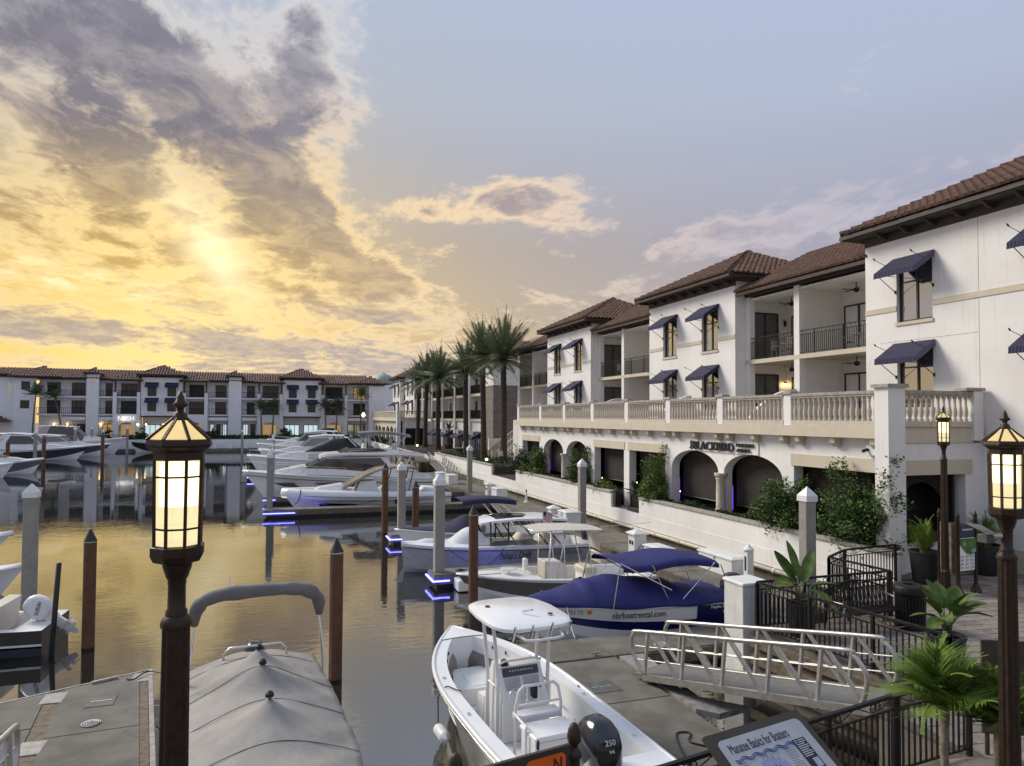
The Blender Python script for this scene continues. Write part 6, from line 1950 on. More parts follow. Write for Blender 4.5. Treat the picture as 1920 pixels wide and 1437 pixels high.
ks = thing('directory_kiosk', 'three post directory kiosk with green resort map panel', 'sign', (17.9, 14.66, G), world=True)
kp = [(17.83, 15.16), (17.60, 14.40), (18.32, 14.46)]
for (x, y) in kp:
    MB().lathe([(.14, 0), (.13, .06), (.075, .20), (.055, .26), (.05, .30), (.045, 1.96), (.06, 1.98), (.06, 2.0), (.04, 2.02), (.055, 2.07), (.05, 2.12), (.03, 2.17), (.005, 2.23)], 12, (x, y, G)).build('post', M['lampmetal'], ks, 'auto')
def panel(a, b, z0, z1, th, m, nm, parent, off=0.):
    a, b = Vector((*a, 0)), Vector((*b, 0))
    e = (b - a).normalized()
    n_ = Vector((e.y, -e.x, 0))
    vs = []
    for o_ in (off - th / 2, off + th / 2):
        for (p_, z) in ((a, z0), (b, z0), (b, z1), (a, z1)): vs.append(p_ + n_ * o_ + Vector((0, 0, z)))
    return MB().add(vs, [(0, 1, 2, 3), (7, 6, 5, 4), (0, 4, 5, 1), (1, 5, 6, 2), (2, 6, 7, 3), (3, 7, 4, 0)]).build(nm, m, parent)
panel((17.81, 15.10), (17.62, 14.46), G + .52, G + 1.86, .04, M['granite'], 'stone_panel', ks)
panel((17.84, 15.10), (18.28, 14.50), G + .52, G + 1.86, .04, M['granite'], 'stone_panel', ks)
pa, pb = (17.66, 14.41), (18.26, 14.455)
panel(pa, pb, G + .62, G + 1.50, .02, M['white'], 'map_panel', ks)
panel(pa, pb, G + 1.51, G + 1.84, .02, mat('navy_header', (.012, .014, .07), .5), 'header_panel', ks)
mp_ = []
for k in range(9): mp_.append((17.68 + .07 * k, G + 1.48 if False else 0))
gm = mat('green_map', (.05, .17, .03), .6, var=.3, scale=9)
tk = tfy(14.41)
pts = [(17.67, G + 1.49), (18.25, G + 1.49), (18.25, G + 1.12), (18.10, G + 1.05), (17.95, G + 1.08), (17.80, G + 1.2), (17.67, G + 1.33)]
MB().prism(pts, 'y', 14.385, 14.41).build('map_print', gm, ks)
MB().prism([(17.76, G + 1.40), (17.86, G + 1.40), (17.86, G + 1.30), (17.76, G + 1.28)], 'y', 14.38, 14.384).build('map_print', mat('tan_map', (.35, .25, .15), .6), ks)
MB().prism([(18.06, G + 1.18), (18.22, G + 1.22), (18.22, G + 1.12), (18.1, G + 1.1)], 'y', 14.38, 14.384).build('map_print', mat('blue_map', (.25, .3, .5), .6), ks)
for cx in range(3):
    for r_ in range(4):
        MB().box(17.71 + cx * .19, 17.80 + cx * .19, 14.392, 14.398, G + .68 + r_ * .10, G + .735 + r_ * .10).build('list_block', mat('grey_print', (.45, .45, .47), .7), ks)
fit_text('Naples Bay Resort', .40, .07, 'header_lettering', M['white'], ks, (17.76, 14.395, G + 1.69), (1, .07, 0), (0, 0, 1))
# flood lights on the near right lamp post
fl = thing('flood_light', 'pair of grey flood light fittings clamped to the right lamp post', 'light', (7.0, 5.19, 4.95))
MB().cbox(-.26, -.16, .0, .12, -.02, .06, .01).build('housing', mat('dull_grey_housing', (.07, .07, .065), .5), fl)
MB().add([(-.28, -.02, .07), (-.16, -.02, .07), (-.18, .14, .14), (-.36, .16, .16), (-.28, -.02, .075), (-.16, -.02, .075), (-.18, .14, .145), (-.36, .16, .165)], [(0, 1, 2, 3), (7, 6, 5, 4), (0, 4, 5, 1), (1, 5, 6, 2), (2, 6, 7, 3), (3, 7, 4, 0)]).build('visor', mat('dull_grey_visor', (.18, .175, .17), .35), fl)
MB().tube([(-.14, .05, .04), (-.05, .02, .04)], .03, 8).build('bracket', M['alu'], fl)
# manatee sign on the railing
ms = thing('information_sign', 'tilted information board titled Manatee Basics for Boaters', 'sign', (4.9, 6.4, G), world=True)
tl, tr = Vector((4.23, 6.34, 2.90)), Vector((5.63, 6.62, 2.90))
ex = (tr - tl).normalized()
dn = Vector((0.10, -.83, -.55)).normalized()
dn = (dn - ex * dn.dot(ex)).normalized()
nrm = ex.cross(-dn).normalized()
if nrm.z < 0: nrm = -nrm
def sp_(u, v, o=0.): return tl + ex * u + dn * v + nrm * o
Wd, Hd = (tr - tl).length, .95
b = MB()
c8 = [sp_(0, 0, 0), sp_(Wd, 0, 0), sp_(Wd, Hd, 0), sp_(0, Hd, 0)]
b.add(c8 + [p_ - nrm * .05 for p_ in c8], [(0, 1, 2, 3), (7, 6, 5, 4), (0, 4, 5, 1), (1, 5, 6, 2), (2, 6, 7, 3), (3, 7, 4, 0)])
b.build('frame', M['signbrown'], ms)
def sheet(poly, nm, m, o): return MB().add([sp_(u, v, o) for u, v in poly], [tuple(range(len(poly)))]).build(nm, m, ms)
rr_ = .07
pl = []
for (cx, cy, a0) in ((Wd - .09 - rr_, .09 + rr_, -90), (Wd - .09 - rr_, Hd - .09 - rr_, 0), (.09 + rr_, Hd - .09 - rr_, 90), (.09 + rr_, .09 + rr_, 180)):
    for k in range(6):
        a = R(a0 + 18 * k)
        pl.append((cx + rr_ * math.cos(a), cy + rr_ * math.sin(a)))
sheet(pl, 'print_sheet', mat('silver_print', (.40, .40, .42), .45, var=.06, scale=5), .004)
fit_text('Manatee Basics for Boaters', .86, .105, 'title_lettering', M['ink'], ms, sp_(.19, .255, .007), ex, -dn, .001)
for k, o_ in ((0, 0), (1, .022)):
    MB().tube([sp_(.17 + .92 * i / 60, .315 + o_ + .014 * math.sin(i / 60 * 2 * PI * 5.5), .009) for i in range(61)], .005, 4).build('wave_line', M['inkblue'], ms)
sheet([(1.02, .30), (1.21, .30), (1.21, .86), (1.02, .86)], 'text_column', M['ink'], .008)
for k in range(9):
    sheet([(1.04, .315 + k * .022), (1.04 + .15 - .03 * (k % 3 == 2), .315 + k * .022), (1.04 + .15 - .03 * (k % 3 == 2), .324 + k * .022), (1.04, .324 + k * .022)], 'text_line', mat('pale_print', (.5, .5, .5), .6), .011)
sheet([(1.10, .53), (1.19, .53), (1.19, .63), (1.10, .63)], 'inset_picture', mat('pale_blue_print', (.35, .38, .5), .6), .0115)
for cxl, n_ in ((.18, 12), (.84, 14)):
    for k in range(n_):
        w_ = .14 if k % 5 else .10
        sheet([(cxl, .36 + k * .026), (cxl + w_, .36 + k * .026), (cxl + w_, .366 + k * .026), (cxl, .366 + k * .026)], 'text_line', mat('grey_text', (.2, .2, .22), .7), .0075)
rs = random.Random(5)
blob = [(.58 + (.20 + .03 * rs.random()) * math.cos(a) * 1.05, .62 + (.20 + .07 * (k % 2)) * math.sin(a)) for k, a in enumerate([2 * PI * k / 44 for k in range(44)])]
sheet(blob, 'splash_print', mat('pale_blue_splash', (.24, .27, .42), .6), .008)
blob = [(.60 + (.12 + .035 * rs.random()) * math.cos(a), .64 + (.13 + .05 * (k % 2)) * math.sin(a)) for k, a in enumerate([2 * PI * k / 36 for k in range(36)])]
sheet(blob, 'splash_print', mat('dark_blue_splash', (.05, .07, .20), .6, var=.5, scale=14), .0095)
for x in (.25, Wd - .25):
    q = sp_(x, .45, -.05)
    MB().tube([q, (q.x, q.y, G)], .035, 8).build('post', M['signbrown'], ms)
# brown post sign with orange notice
os_ = thing('notice_sign', 'brown two post sign with orange notice at the bottom edge', 'sign', (1.8, 5.25, G), world=True)
pa, pb = (1.26, 4.91), (2.25, 5.11)
for (x, y), zt in ((pa, 3.80), (pb, 3.80)):
    n = 12
    rg = [[((.045 if k % 2 == 0 else .040) * math.cos(PI * k / n) + x, (.045 if k % 2 == 0 else .040) * math.sin(PI * k / n) + y, z) for k in range(2 * n)] for z in (G, zt - .26)]
    MB().loft(rg).build('post', M['lampmetal'], os_)
    MB().lathe([(.05, -.27), (.062, -.25), (.055, -.22), (.03, -.19), (.03, -.17), (.052, -.14), (.056, -.10), (.052, -.085), (.045, -.05), (.03, -.015), (.008, 0)], 12, (x, y, zt)).build('acorn_finial', M['lampmetal'], os_, True)
panel((1.30, 4.92), (2.21, 5.10), 2.7, 3.65, .03, M['signbrown'], 'board', os_)
a, b_ = Vector((1.30, 4.92, 0)), Vector((2.21, 5.10, 0))
e = (b_ - a).normalized(); n_ = Vector((e.y, -e.x, 0))
if n_.y > 0: n_ = -n_
oc = []
for (cx, cz, a0) in ((.88 - .05, 3.61 - .05, 0), (.52 + .05, 3.61 - .05, 90), (.52 + .05, 3.05, 180), (.88 - .05, 3.05, 270)):
    for k in range(5):
        an = R(a0 + 22.5 * k)
        oc.append(a + e * (cx + .05 * math.cos(an)) + Vector((0, 0, cz + .05 * math.sin(an))) + n_ * .018)
MB().add(oc, [tuple(range(len(oc)))]).build('orange_notice', M['orange'], os_)
fit_text('N', .07, .10, 'notice_lettering', M['ink'], os_, a + e * .77 + Vector((0, 0, 3.48)) + n_ * .021, e, (0, 0, 1))
# dark board behind the right lamp
db = thing('sign_board', 'back of a dark brown sign board behind the right lamp post', 'sign', (9.9, 7.3, G), world=True)
panel((9.55, 7.48), (10.3, 7.1), G + .3, 3.05, .04, M['signbrown'], 'board', db)
for (x, y) in ((9.62, 7.46), (10.24, 7.14)): MB().tube([(x, y, G), (x, y, 2.9)], .03, 8).build('post', M['signbrown'], db)
# wall lamp glow by the entrance and far lamp
fl2 = thing('globe_lamp', 'distant lit globe lamp post near the end tower', 'lamp', (15.0, 124, G))
MB().lathe([(.12, 0), (.08, .5), (.06, 4.6), (.1, 4.7)], 8).build('post', M['iron'], fl2)
MB().lathe([(.08, 4.7), (.25, 4.9), (.27, 5.1), (.15, 5.35), (.02, 5.45)], 10).build('globe', M['warm'], fl2, True)
# ================================================================== DISTANT BUILDINGS
def simple_rail(tf, parent, u0, u1, z0, h=1.05, w=0., pitch=.32):
    b = MB(tf)
    b.box(u0, u1, w - .03, w + .03, z0 + h - .06, z0 + h).box(u0, u1, w - .02, w + .02, z0 + .06, z0 + .12)
    n = max(1, round((u1 - u0) / pitch))
    for k in range(n + 1):
        u = u0 + (u1 - u0) * k / n
        b.box(u - .025, u + .025, w - .02, w + .02, z0, z0 + h)
    o = b.build('railing', M['iron'], parent)
    o['kind'] = 'stuff'
FT = (.46, .95)
M['curtain_far'] = mat('dim_curtain', (.06, .065, .07), .9, var=.5, scale=3)
FB = thing('waterfront_building', 'long white three storey building across the water with tiled roofs', 'building', (-10, 141, G), world=True)
YF = 141.0
t0 = tfy(YF)
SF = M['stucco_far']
def glz(x0, x1, z0, z1, w, m=None, mull=2, tr=0):
    window(t0, FB, x0, x1, z0, z1, w=w, fr=.10, mull=mull, trans=tr, pane=m or M['pane_far'], sill=False)
Z1, Z2 = 6.45, 9.55
def panepick():
    r = rnd.random()
    return M['pane_warm'] if r < .08 else M['curtain_far'] if r < .3 else M['pane_far']
def recess(x0, x1, g=None):
    MB(t0).box(x0, x1, -1.5, -1.3, G, 12.7).build('wall', SF, FB)
    for z in (Z1, Z2):
        MB(t0).box(x0, x1, -1.3, .05, z - .28, z).build('balcony_slab', SF, FB)
        simple_rail(t0, FB, x0, x1, z)
        a = x0 + (x1 - x0) * .32
        glz(a, x1 - .5, z + .02, z + 2.35, -1.22, panepick())
    MB(t0).box(x0, x1, -.10, .0, 12.35, 12.7).build('eave_beam', M['eavewood'], FB)
def gable(x0, x1):
    MB(t0).box(x0, x1, -1.5, -1.3, G, 12.4).build('wall', SF, FB)
    pw = .55
    for a in (x0, x1 - pw): 
        MB(t0).box(a, a + pw, -1.3, .9, G, 10.3).build('pier', SF, FB)
        MB(t0).box(a + .16, a + pw - .16, .3, .6, 10.3, 12.3).build('post', M['eavewood'], FB)
    for z in (Z1, Z2):
        MB(t0).box(x0 + pw, x1 - pw, -1.3, .7, z - .28, z).build('balcony_slab', SF, FB)
        simple_rail(t0, FB, x0 + pw, x1 - pw, z, w=.6)
        glz(x0 + .9, x1 - .8, z + .02, z + 2.35, -1.22, panepick())
    archwall(tfy(YF - .7), x0 + pw, x1 - pw, G, Z1 - .28, [(x0 + pw + .3, x1 - pw - .3, 5.0, 4.0)], .3, SF, FB)
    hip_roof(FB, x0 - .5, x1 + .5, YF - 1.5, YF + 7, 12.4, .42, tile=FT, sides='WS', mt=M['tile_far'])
    MB(t0).box(x0 + 1, x1 - 1, -1.25, -1.2, G, 4.6).build('lit_doorway', M['pane_warm'], FB)
def block(x0, x1):
    wn = [(x0 + 1.0, x0 + 2.45), (x1 - 2.45, x1 - 1.0)]
    hs = []
    for (a, b) in wn: hs += [(a, b, Z2 + .1, Z2 + 1.75), (a, b, Z1 + .5, Z1 + 2.1)]
    hwall(t0, x0, x1, Z1 - .2, 13.3, hs, .2, w=.75).build('wall', SF, FB)
    for xe in (x0, x1): MB(t0).add([(xe, .75, Z1 - .2), (xe, -6, Z1 - .2), (xe, -6, 13.3), (xe, .75, 13.3)], [(0, 1, 2, 3)]).build('side_wall', SF, FB)
    MB(t0).box(x0, x1, -6, .74, Z1 - .25, Z1 - .2).build('underside', SF, FB)
    for (a, b, c, d) in hs:
        glz(a, b, c, d, .6, None, 1)
        awning(tfy(YF - .75), FB, a - .35, b + .35, d + .85, .9, .65, .3, detail=False)
    MB(t0).box(x0 - .02, x1 + .02, .74, .80, 13.0, 13.35).build('eave_band', M['eavewood'], FB)
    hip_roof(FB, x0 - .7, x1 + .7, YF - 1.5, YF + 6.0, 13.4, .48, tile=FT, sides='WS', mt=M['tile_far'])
    MB(t0).box(x0, x1, -1.5, -1.3, G, Z1).build('shop_wall', SF, FB)
    MB(t0).box(x0, x1, -.2, .9, 5.9, Z1 - .3).build('shop_fascia', M['eavewood'], FB)
    for k in range(2): glz(x0 + .4 + k * (x1 - x0) / 2, x0 + (k + 1) * (x1 - x0) / 2 - .4, 2.0, 4.6, -1.2, rnd.choice((M['pane_far'], M['pane_far'], M['pane_cool'])), 2)
def small_tower(x0, x1):
    xm = (x0 + x1) / 2
    hwall(t0, x0, x1, G, 13.4, [(xm - .35, xm + .35, 11.5, 12.4)], .2, w=.4).build('wall', SF, FB)
    for xe in (x0, x1): MB(t0).add([(xe, .4, G), (xe, -4, G), (xe, -4, 13.4), (xe, .4, 13.4)], [(0, 1, 2, 3)]).build('side_wall', SF, FB)
    MB(t0).add([(xm + .35 * math.cos(PI * k / 8), .405, 12.4 + .35 * math.sin(PI * k / 8)) for k in range(9)] + [(xm - .35, .405, 11.5), (xm + .35, .405, 11.5)], [tuple(range(11))]).build('arched_window', M['pane'], FB)
    hip_roof(FB, x0 - .45, x1 + .45, YF - .85, YF + 2.2, 13.5, .62, tile=FT, sides='WS', mt=M['tile_far'])
def shop(x0, x1, n, m):
    for k in range(n):
        a = x0 + (x1 - x0) * k / n
        glz(a + .2, a + (x1 - x0) / n - .2, 2.0, 4.7, -1.2, m if k % 2 == 0 else rnd.choice((m, M['pane_far'], M['pane_far'])), 1)
    MB(t0).box(x0, x1, -.6, .3, 5.35, 5.95).build('canopy', SF, FB)
    MB(t0).box(x0, x1, -.1, .34, 5.97, Z1 - .29).build('shop_fascia', M['eavewood'], FB)
# left end
hwall(t0, -41.4, -38.0, G, 12.5, [(-40.2, -38.9, 10.5, 11.9), (-40.3, -38.95, 7.3, 8.7)], .2, w=.5).build('wall', SF, FB)
glz(-40.2, -38.9, 10.5, 11.9, .35, None, 1); glz(-40.3, -38.95, 7.3, 8.7, .35, None, 1)
MB(t0).box(-41.4, -38, -8, .49, 12.45, 12.5).build('soffit', SF, FB)
recess(-38.0, -34.3)
hip_roof(FB, -41.9, -33.6, YF - 1.3, YF + 7.0, 12.7, .45, tile=FT, mt=M['tile_far'])
for (a, b) in ((-34.3, -30.5), (-28.6, -26.3), (-11.0, -7.5), (-5.3, -2.5), (13.9, 18.0)): recess(a, b)
small_tower(-30.5, -28.6); small_tower(-7.5, -5.3)
for (a, b) in ((-26.3, -22.0), (-15.2, -11.0), (-2.5, 2.0), (9.0, 13.9)): gable(a, b)
block(-21.9, -15.25); block(2.05, 8.95)
shop(-34.2, -30.6, 2, M['pane_warm']); shop(-28.5, -26.4, 1, M['pane_warm']); shop(-10.9, -7.6, 3, M['pane_cool']); shop(-5.2, -2.6, 2, M['pane_cool']); shop(14.0, 17.8, 1, M['pane'])
# end tower and long roof
MB(t0).box(18.0, 21.2, -6, .6, G, 12.2).build('end_wall', SF, FB)
hip_roof(FB, 15.5, 21.9, YF - 1.2, YF + 6, 12.6, .45, tile=FT, mt=M['tile_far'])
ro = MB().add([(-60, YF - .4, 12.6), (18, YF - .4, 12.6), (18, YF + 4.6, 14.25), (-60, YF + 4.6, 14.25), (-60, YF + 9.6, 12.6), (18, YF + 9.6, 12.6)], [(0, 1, 2, 3), (3, 2, 5, 4), (0, 4, 5, 1), (0, 3, 4), (1, 5, 2)]).build('roof', M['tile_far'], FB)
tile_plane(ro, (-60, YF - .4, 12.6), (1, 0, 0), (0, 1, .33), [(0, -.1), (78, -.1), (78, 5.2), (0, 5.2)], *FT, m=M['tile_far'])
# left edge wing
MB(t0).box(-60, -43.6, -8, -.5, G, 12.6).build('wall', SF, FB)
MB(t0).box(-43.6, -41.45, -6, .1, G, 13.0).build('wall', SF, FB)
MB(t0).box(-42.2, -41.6, .10, .12, 9.6, 11.6).build('tall_window', M['pane'], FB)
hip_roof(FB, -48, -41.2, YF - 1.0, YF + 5, 13.0, .42, tile=FT, mt=M['tile_far'])
hip_roof(FB, -58, -41.3, YF - 2.0, YF + 3, 5.2, .35, tile=FT, mt=M['tile_far'])
for xx in (-33.6, -28.4, -22.3, -21.0, -18.2, -35.6):
    MB().lathe([(.04, -.12), (.11, -.08), (.11, .08), (.04, .14)], 8, (xx, YF - .95 if xx > -23 else YF + .9, 4.6)).build('wall_light', M['warm'], FB)
fit_text('N  SH', 2.5, .85, 'sign_lettering', mat('lit_white_letters', (.9, .9, .88), .5, emis=(1, .95, .85), estr=.6), FB, (-25.4, YF - 1.08, 5.25), (1, 0, 0), (0, 0, 1), .05)
MB(tfy(YF - 1.08)).add([(-24.42 + .40 * math.cos(2 * PI * k / 16), .02, 5.68 + .42 * math.sin(2 * PI * k / 16)) for k in range(16)], [tuple(range(16))]).build('sign_emblem', MATS['lit_white_letters'], FB)
# low planter wall and floating dock in front
pw_ = thing('harbour_wall', 'low white planter wall along the far waterfront', 'wall', (-10, 136.3, 0), world=True)
MB().box(-160, 17.2, 136.2, 136.5, -1, 2.05).build('wall', SF, pw_)
MB().box(-24, 14, 136.9, 137.8, 1.4, 2.35).build('hedge_trough', M['hedge'], pw_)
railing(tfy(136.3), pw_, -45, -22.5, 2.05, .9, pitch=.35)
fdk = thing('floating_dock', 'distant dock strip with white pedestals below the far wall', 'dock', (-10, 134, 0), group='floating concrete docks', world=True)
for k in range(22):
    MB().cbox(-44 + k * 2.6, -41.45 + k * 2.6, 134.3, 135.6, .05, .5, .02).build('slab', M['concrete'], fdk)
for xx, lab in ((-25.2, 'tiny white dock box below the sign arch across the water'), (-9.3, 'tiny white dock box right of the lamp below the far shop fronts'), (-6.8, 'tiny white dock box below the second small tower'), (-4.2, 'tiny white dock box below the bright shop windows'), (-1.2, 'tiny white dock box behind the row of receding pilings')):
    dock_box(xx, 135.0, lab, .6, .5, .85)
# green dome behind
dm = MB().lathe([(3.0, 0), (2.9, .8), (2.4, 1.7), (1.5, 2.4), (.4, 2.75), (.05, 3.2)], 20, (26.0, 175, 14.0))
dome = thing('green_dome', 'small verdigris dome behind the far roofs', 'dome', (26.0, 175, G), world=True)
dm.build('dome', mat('verdigris', (.24, .32, .29), .6, var=.15), dome, True)
MB().lathe([(3.0, G), (3.0, 14.0)], 20, (26.0, 175, 0)).build('drum', SF, dome)

# ---------------------------------------------------------------- terrace wing beyond the palms
CW = thing('arcade_wing', 'distant white wing with balustrade terrace beyond the palms', 'building', (21.8, 120, G), world=True)
archwall(tfx(18.2), 106, 135, G, 5.55, [(107.5, 111, 4.47, None), (112, 115.4, 4.7, 3.8), (115.9, 119.3, 4.7, 3.8), (120.5, 124, 4.47, None), (125, 128.4, 4.7, 3.8), (128.9, 132.3, 4.7, 3.8)], .4, M['beige'], CW)
MB().box(18.7, 18.8, 106.5, 134.5, G, 5.5).build('shade_wall', M['shade'], CW)
MB().box(17.78, 22.4, 105.8, 135, 5.56, 5.93).build('terrace_edge', M['beige'], CW)
def farbal(p, q, n):
    b = MB()
    p, q = Vector(p), Vector(q)
    b.bar(p + Vector((0, 0, 6.02)), q + Vector((0, 0, 6.02)), .24, .18).bar(p + Vector((0, 0, 7.02)), q + Vector((0, 0, 7.02)), .26, .16)
    for k in range(n):
        c = p.lerp(q, (k + .5) / n)
        b.box(c.x - .06, c.x + .06, c.y - .06, c.y + .06, 6.1, 6.95)
    b.build('balustrade', M['cast'], CW)['kind'] = 'stuff'
farbal((17.93, 106.4, 0), (17.93, 135, 0), 100)
farbal((18.3, 106.0, 0), (22.3, 106.0, 0), 16)
MB().box(17.7, 18.3, 105.7, 106.35, G, 7.2).build('corner_pier', M['stucco'], CW)
MB(tfy(106)).box(18.3, 23, -.3, 0, G, 5.55).build('return_wall', M['stucco'], CW)
MB(tfy(106)).box(19.0, 22.2, .0, .05, G, 4.5).build('dark_opening_panel', M['dark'], CW)  # flat panel on a solid wall, the shade of an opening is its colour
def cw_tower(y0, y1):
    ws = [(y0 + 1.2, y0 + 2.7), (y1 - 2.7, y1 - 1.2)]
    hs = []
    for (a, b) in ws: hs += [(a, b, 9.7, 11.9), (a, b, 6.6, 8.7)]
    hwall(tfx(21.8), y0, y1, 5.9, 13.0, hs, .2).build('wall', M['stucco'], CW)
    for ye in (y0, y1): MB().add([(21.8, ye, 5.9), (29, ye, 5.9), (29, ye, 13), (21.8, ye, 13)], [(0, 1, 2, 3)]).build('side_wall', M['stucco'], CW)
    for (a, b, c, d) in hs:
        window(tfx(21.8), CW, a, b, c, d, sill=False)
        awning(tfx(21.8), CW, a - .2, b + .2, d + .3, 1.0, .65, detail=False)
    hip_roof(CW, 21.05, 30, y0 - .6, y1 + .6, 13.2, .5, tile=FT, mt=M['tile_far'])
def cw_bay(y0, y1):
    MB().box(24.6, 24.8, y0, y1, 5.9, 12.1).build('back_wall', M['stucco'], CW)
    for yy in (y0 + .2, (y0 + y1) / 2, y1 - .2): MB().box(22.3, 22.7, yy - .2, yy + .2, 5.9, 12.2).build('column', M['stucco'], CW)
    MB().box(22.3, 24.6, y0, y1, 8.85, 9.05).build('slab', M['beige'], CW)
    MB().box(22.3, 24.6, y0, y1, 12.1, 12.25).build('ceiling', M['stucco'], CW)
    simple_rail(tfx(22.4), CW, y0, y1, 9.05)
    for z in (5.95, 9.05):
        for a in (y0 + .6, (y0 + y1) / 2 + .6): window(tfx(24.6), CW, a, a + 2.0, z, z + 2.3, w=.03, trans=0, sill=False)
    ro = MB().add([(21.85, y0, 12.4), (21.85, y1, 12.4), (26.6, y1, 14.7), (26.6, y0, 14.7)], [(0, 1, 2, 3)]).build('roof', M['tile_far'], CW)
    tile_plane(ro, (21.85, y1, 12.4), (0, -1, 0), (1, 0, .5), [(0, -.1), (y1 - y0, -.1), (y1 - y0, 5.2), (0, 5.2)], *FT, m=M['tile_far'])
cw_bay(106, 113.5); cw_tower(113.5, 121.5); cw_bay(121.5, 127); cw_tower(127, 135)

# ---------------------------------------------------------------- stone clad hotel block behind the palms
def stone_mat():
    m = bpy.data.materials.new('ledge_stone')
    m.use_nodes = True
    T = NT(m.node_tree)
    b = T.n['Principled BSDF']
    ov = T.new('ShaderNodeTexCoord').outputs['Object']
    s_ = T.new('ShaderNodeSeparateXYZ'); T.l.new(ov, s_.inputs[0])
    v = T.comb(T.add(s_.outputs[0], s_.outputs[1]), s_.outputs[2], 0.0)
    br = T.new('ShaderNodeTexBrick')
    T.l.new(v, br.inputs['Vector'])
    br.inputs['Color1'].default_value = (.30, .25, .205, 1); br.inputs['Color2'].default_value = (.19, .16, .135, 1); br.inputs['Mortar'].default_value = (.05, .045, .04, 1)
    br.inputs['Scale'].default_value = 1.0; br.inputs['Brick Width'].default_value = .62; br.inputs['Row Height'].default_value = .24; br.inputs['Mortar Size'].default_value = .015
    c = T.mix(T.mul(T.noise(ov, 3.0, 4), .8), br.outputs[0], (.22, .19, .16))
    T.l.new(c, b.inputs['Base Color'])
    b.inputs['Roughness'].default_value = .9
    bp = T.new('ShaderNodeBump'); bp.inputs['Strength'].default_value = .9; bp.inputs['Distance'].default_value = .05
    T.l.new(br.outputs['Fac'], bp.inputs['Height']); bp.invert = True
    T.l.new(bp.outputs[0], b.inputs['Normal'])
    return m
M['stone'] = stone_mat()
SB = thing('stone_corner_building', 'hotel block with ledge stone corner and balconies behind the palms', 'building', (24, 90, G), world=True)
MB().box(23.2, 34, 75.0, 75.3, G, 9.75).build('stone_wall', M['stone'], SB)
MB().box(23.2, 23.5, 75.3, 78.2, G, 9.75).build('stone_wall', M['stone'], SB)
MB().box(23.25, 34, 75.06, 75.4, 9.75, 12.9).build('upper_wall', M['stucco'], SB)
MB().box(23.25, 23.5, 75.4, 78.2, 9.75, 12.9).build('upper_wall', M['stucco'], SB)
MB().box(25.6, 25.8, 78.2, 106, G, 12.9).build('back_wall', M['stucco'], SB)
for yy in (84.2, 91.5, 98.5, 105.6): MB().box(22.9, 23.6, yy - .4, yy + .4, G, 12.4).build('pier', M['stucco'], SB)
MB().box(23.6, 25.6, 91.3, 91.7, G, 12.4).build('party_wall', M['stucco'], SB)
for z in (6.0, 9.0):
    MB().box(23.0, 25.6, 78.2, 106, z - .32, z).build('balcony_slab', M['beige'], SB)
    for (a, b) in ((78.3, 83.8), (84.6, 91.1), (91.9, 98.1), (98.9, 105.2)):
        simple_rail(tfx(23.05), SB, a, b, z, pitch=.2)
        window(tfx(25.6), SB, a + .7, a + 3.2, z, z + 2.4, w=.03, trans=0, sill=False, mull=2)
        MB(tfx(25.58)).box(b - 1.4, b - .5, 0, .03, z, z + 2.3).build('dark_door', M['bronze'], SB)
MB().box(23.0, 25.6, 78.2, 106, 12.2, 12.5).build('balcony_ceiling', M['stucco'], SB)
for (a, b) in ((78.4, 83.7), (84.7, 91), (92, 98), (99, 105)):
    MB(tfx(23.2)).box(a, b, -.2, 0, 4.3, 5.68).build('shop_fascia', M['stucco'], SB)
    window(tfx(23.4), SB, a + .6, b - .6, G, 4.0, w=.0, trans=0, mull=3, sill=False, pane=M['pane'], nm='shop_window')
    awning(tfx(23.2), SB, a + .8, b - 1.2, 4.5, 1.3, .7, .3, detail=False)
for yy, m_ in ((81, (.30, .26, .27)), (88, (.35, .33, .32)), (95, (.30, .30, .32))): MB(tfx(22.4)).add([(yy + .75 * math.cos(2 * PI * k / 16), .0, 4.3 + .38 * math.sin(2 * PI * k / 16)) for k in range(16)], [tuple(range(16))]).build('hanging_sign', mat('pale_sign_%d' % yy, m_, .6), SB)
hip_roof(SB, 22.3, 34, 74.2, 106, 12.95, .42, tile=FT, mt=M['tile_far'])
# outdoor stair up to the terrace
st = thing('terrace_stair', 'stone balustrade stair climbing to the terrace beside the stone corner', 'stair', (23, 69, G), world=True)
for k in range(22):
    x = 21.0 + k * .27
    MB().box(x, x + .275, 67.2, 69.8, G, G + .205 * (k + 1)).build('step', M['cast'], st)
for yy in (67.1, 69.9):
    b = MB()
    b.bar((20.9, yy, G + 1.15), (26.9, yy, G + 5.7), .24, .14).bar((20.9, yy, G + .25), (26.9, yy, G + 4.8), .24, .16)
    for k in range(26):
        x = 21.1 + k * .225
        b.box(x - .05, x + .05, yy - .05, yy + .05, G + .3 + .757 * (x - 20.9), G + 1.1 + .757 * (x - 20.9))
    b.build('balustrade', M['cast'], st)['kind'] = 'stuff'
    MB().box(20.6, 21.0, yy - .2, yy + .2, G, G + 1.5).build('newel', M['cast'], st)
MB().box(21.2, 27, 69.95, 70.2, G, 4.0).build('side_wall', M['stucco'], st)
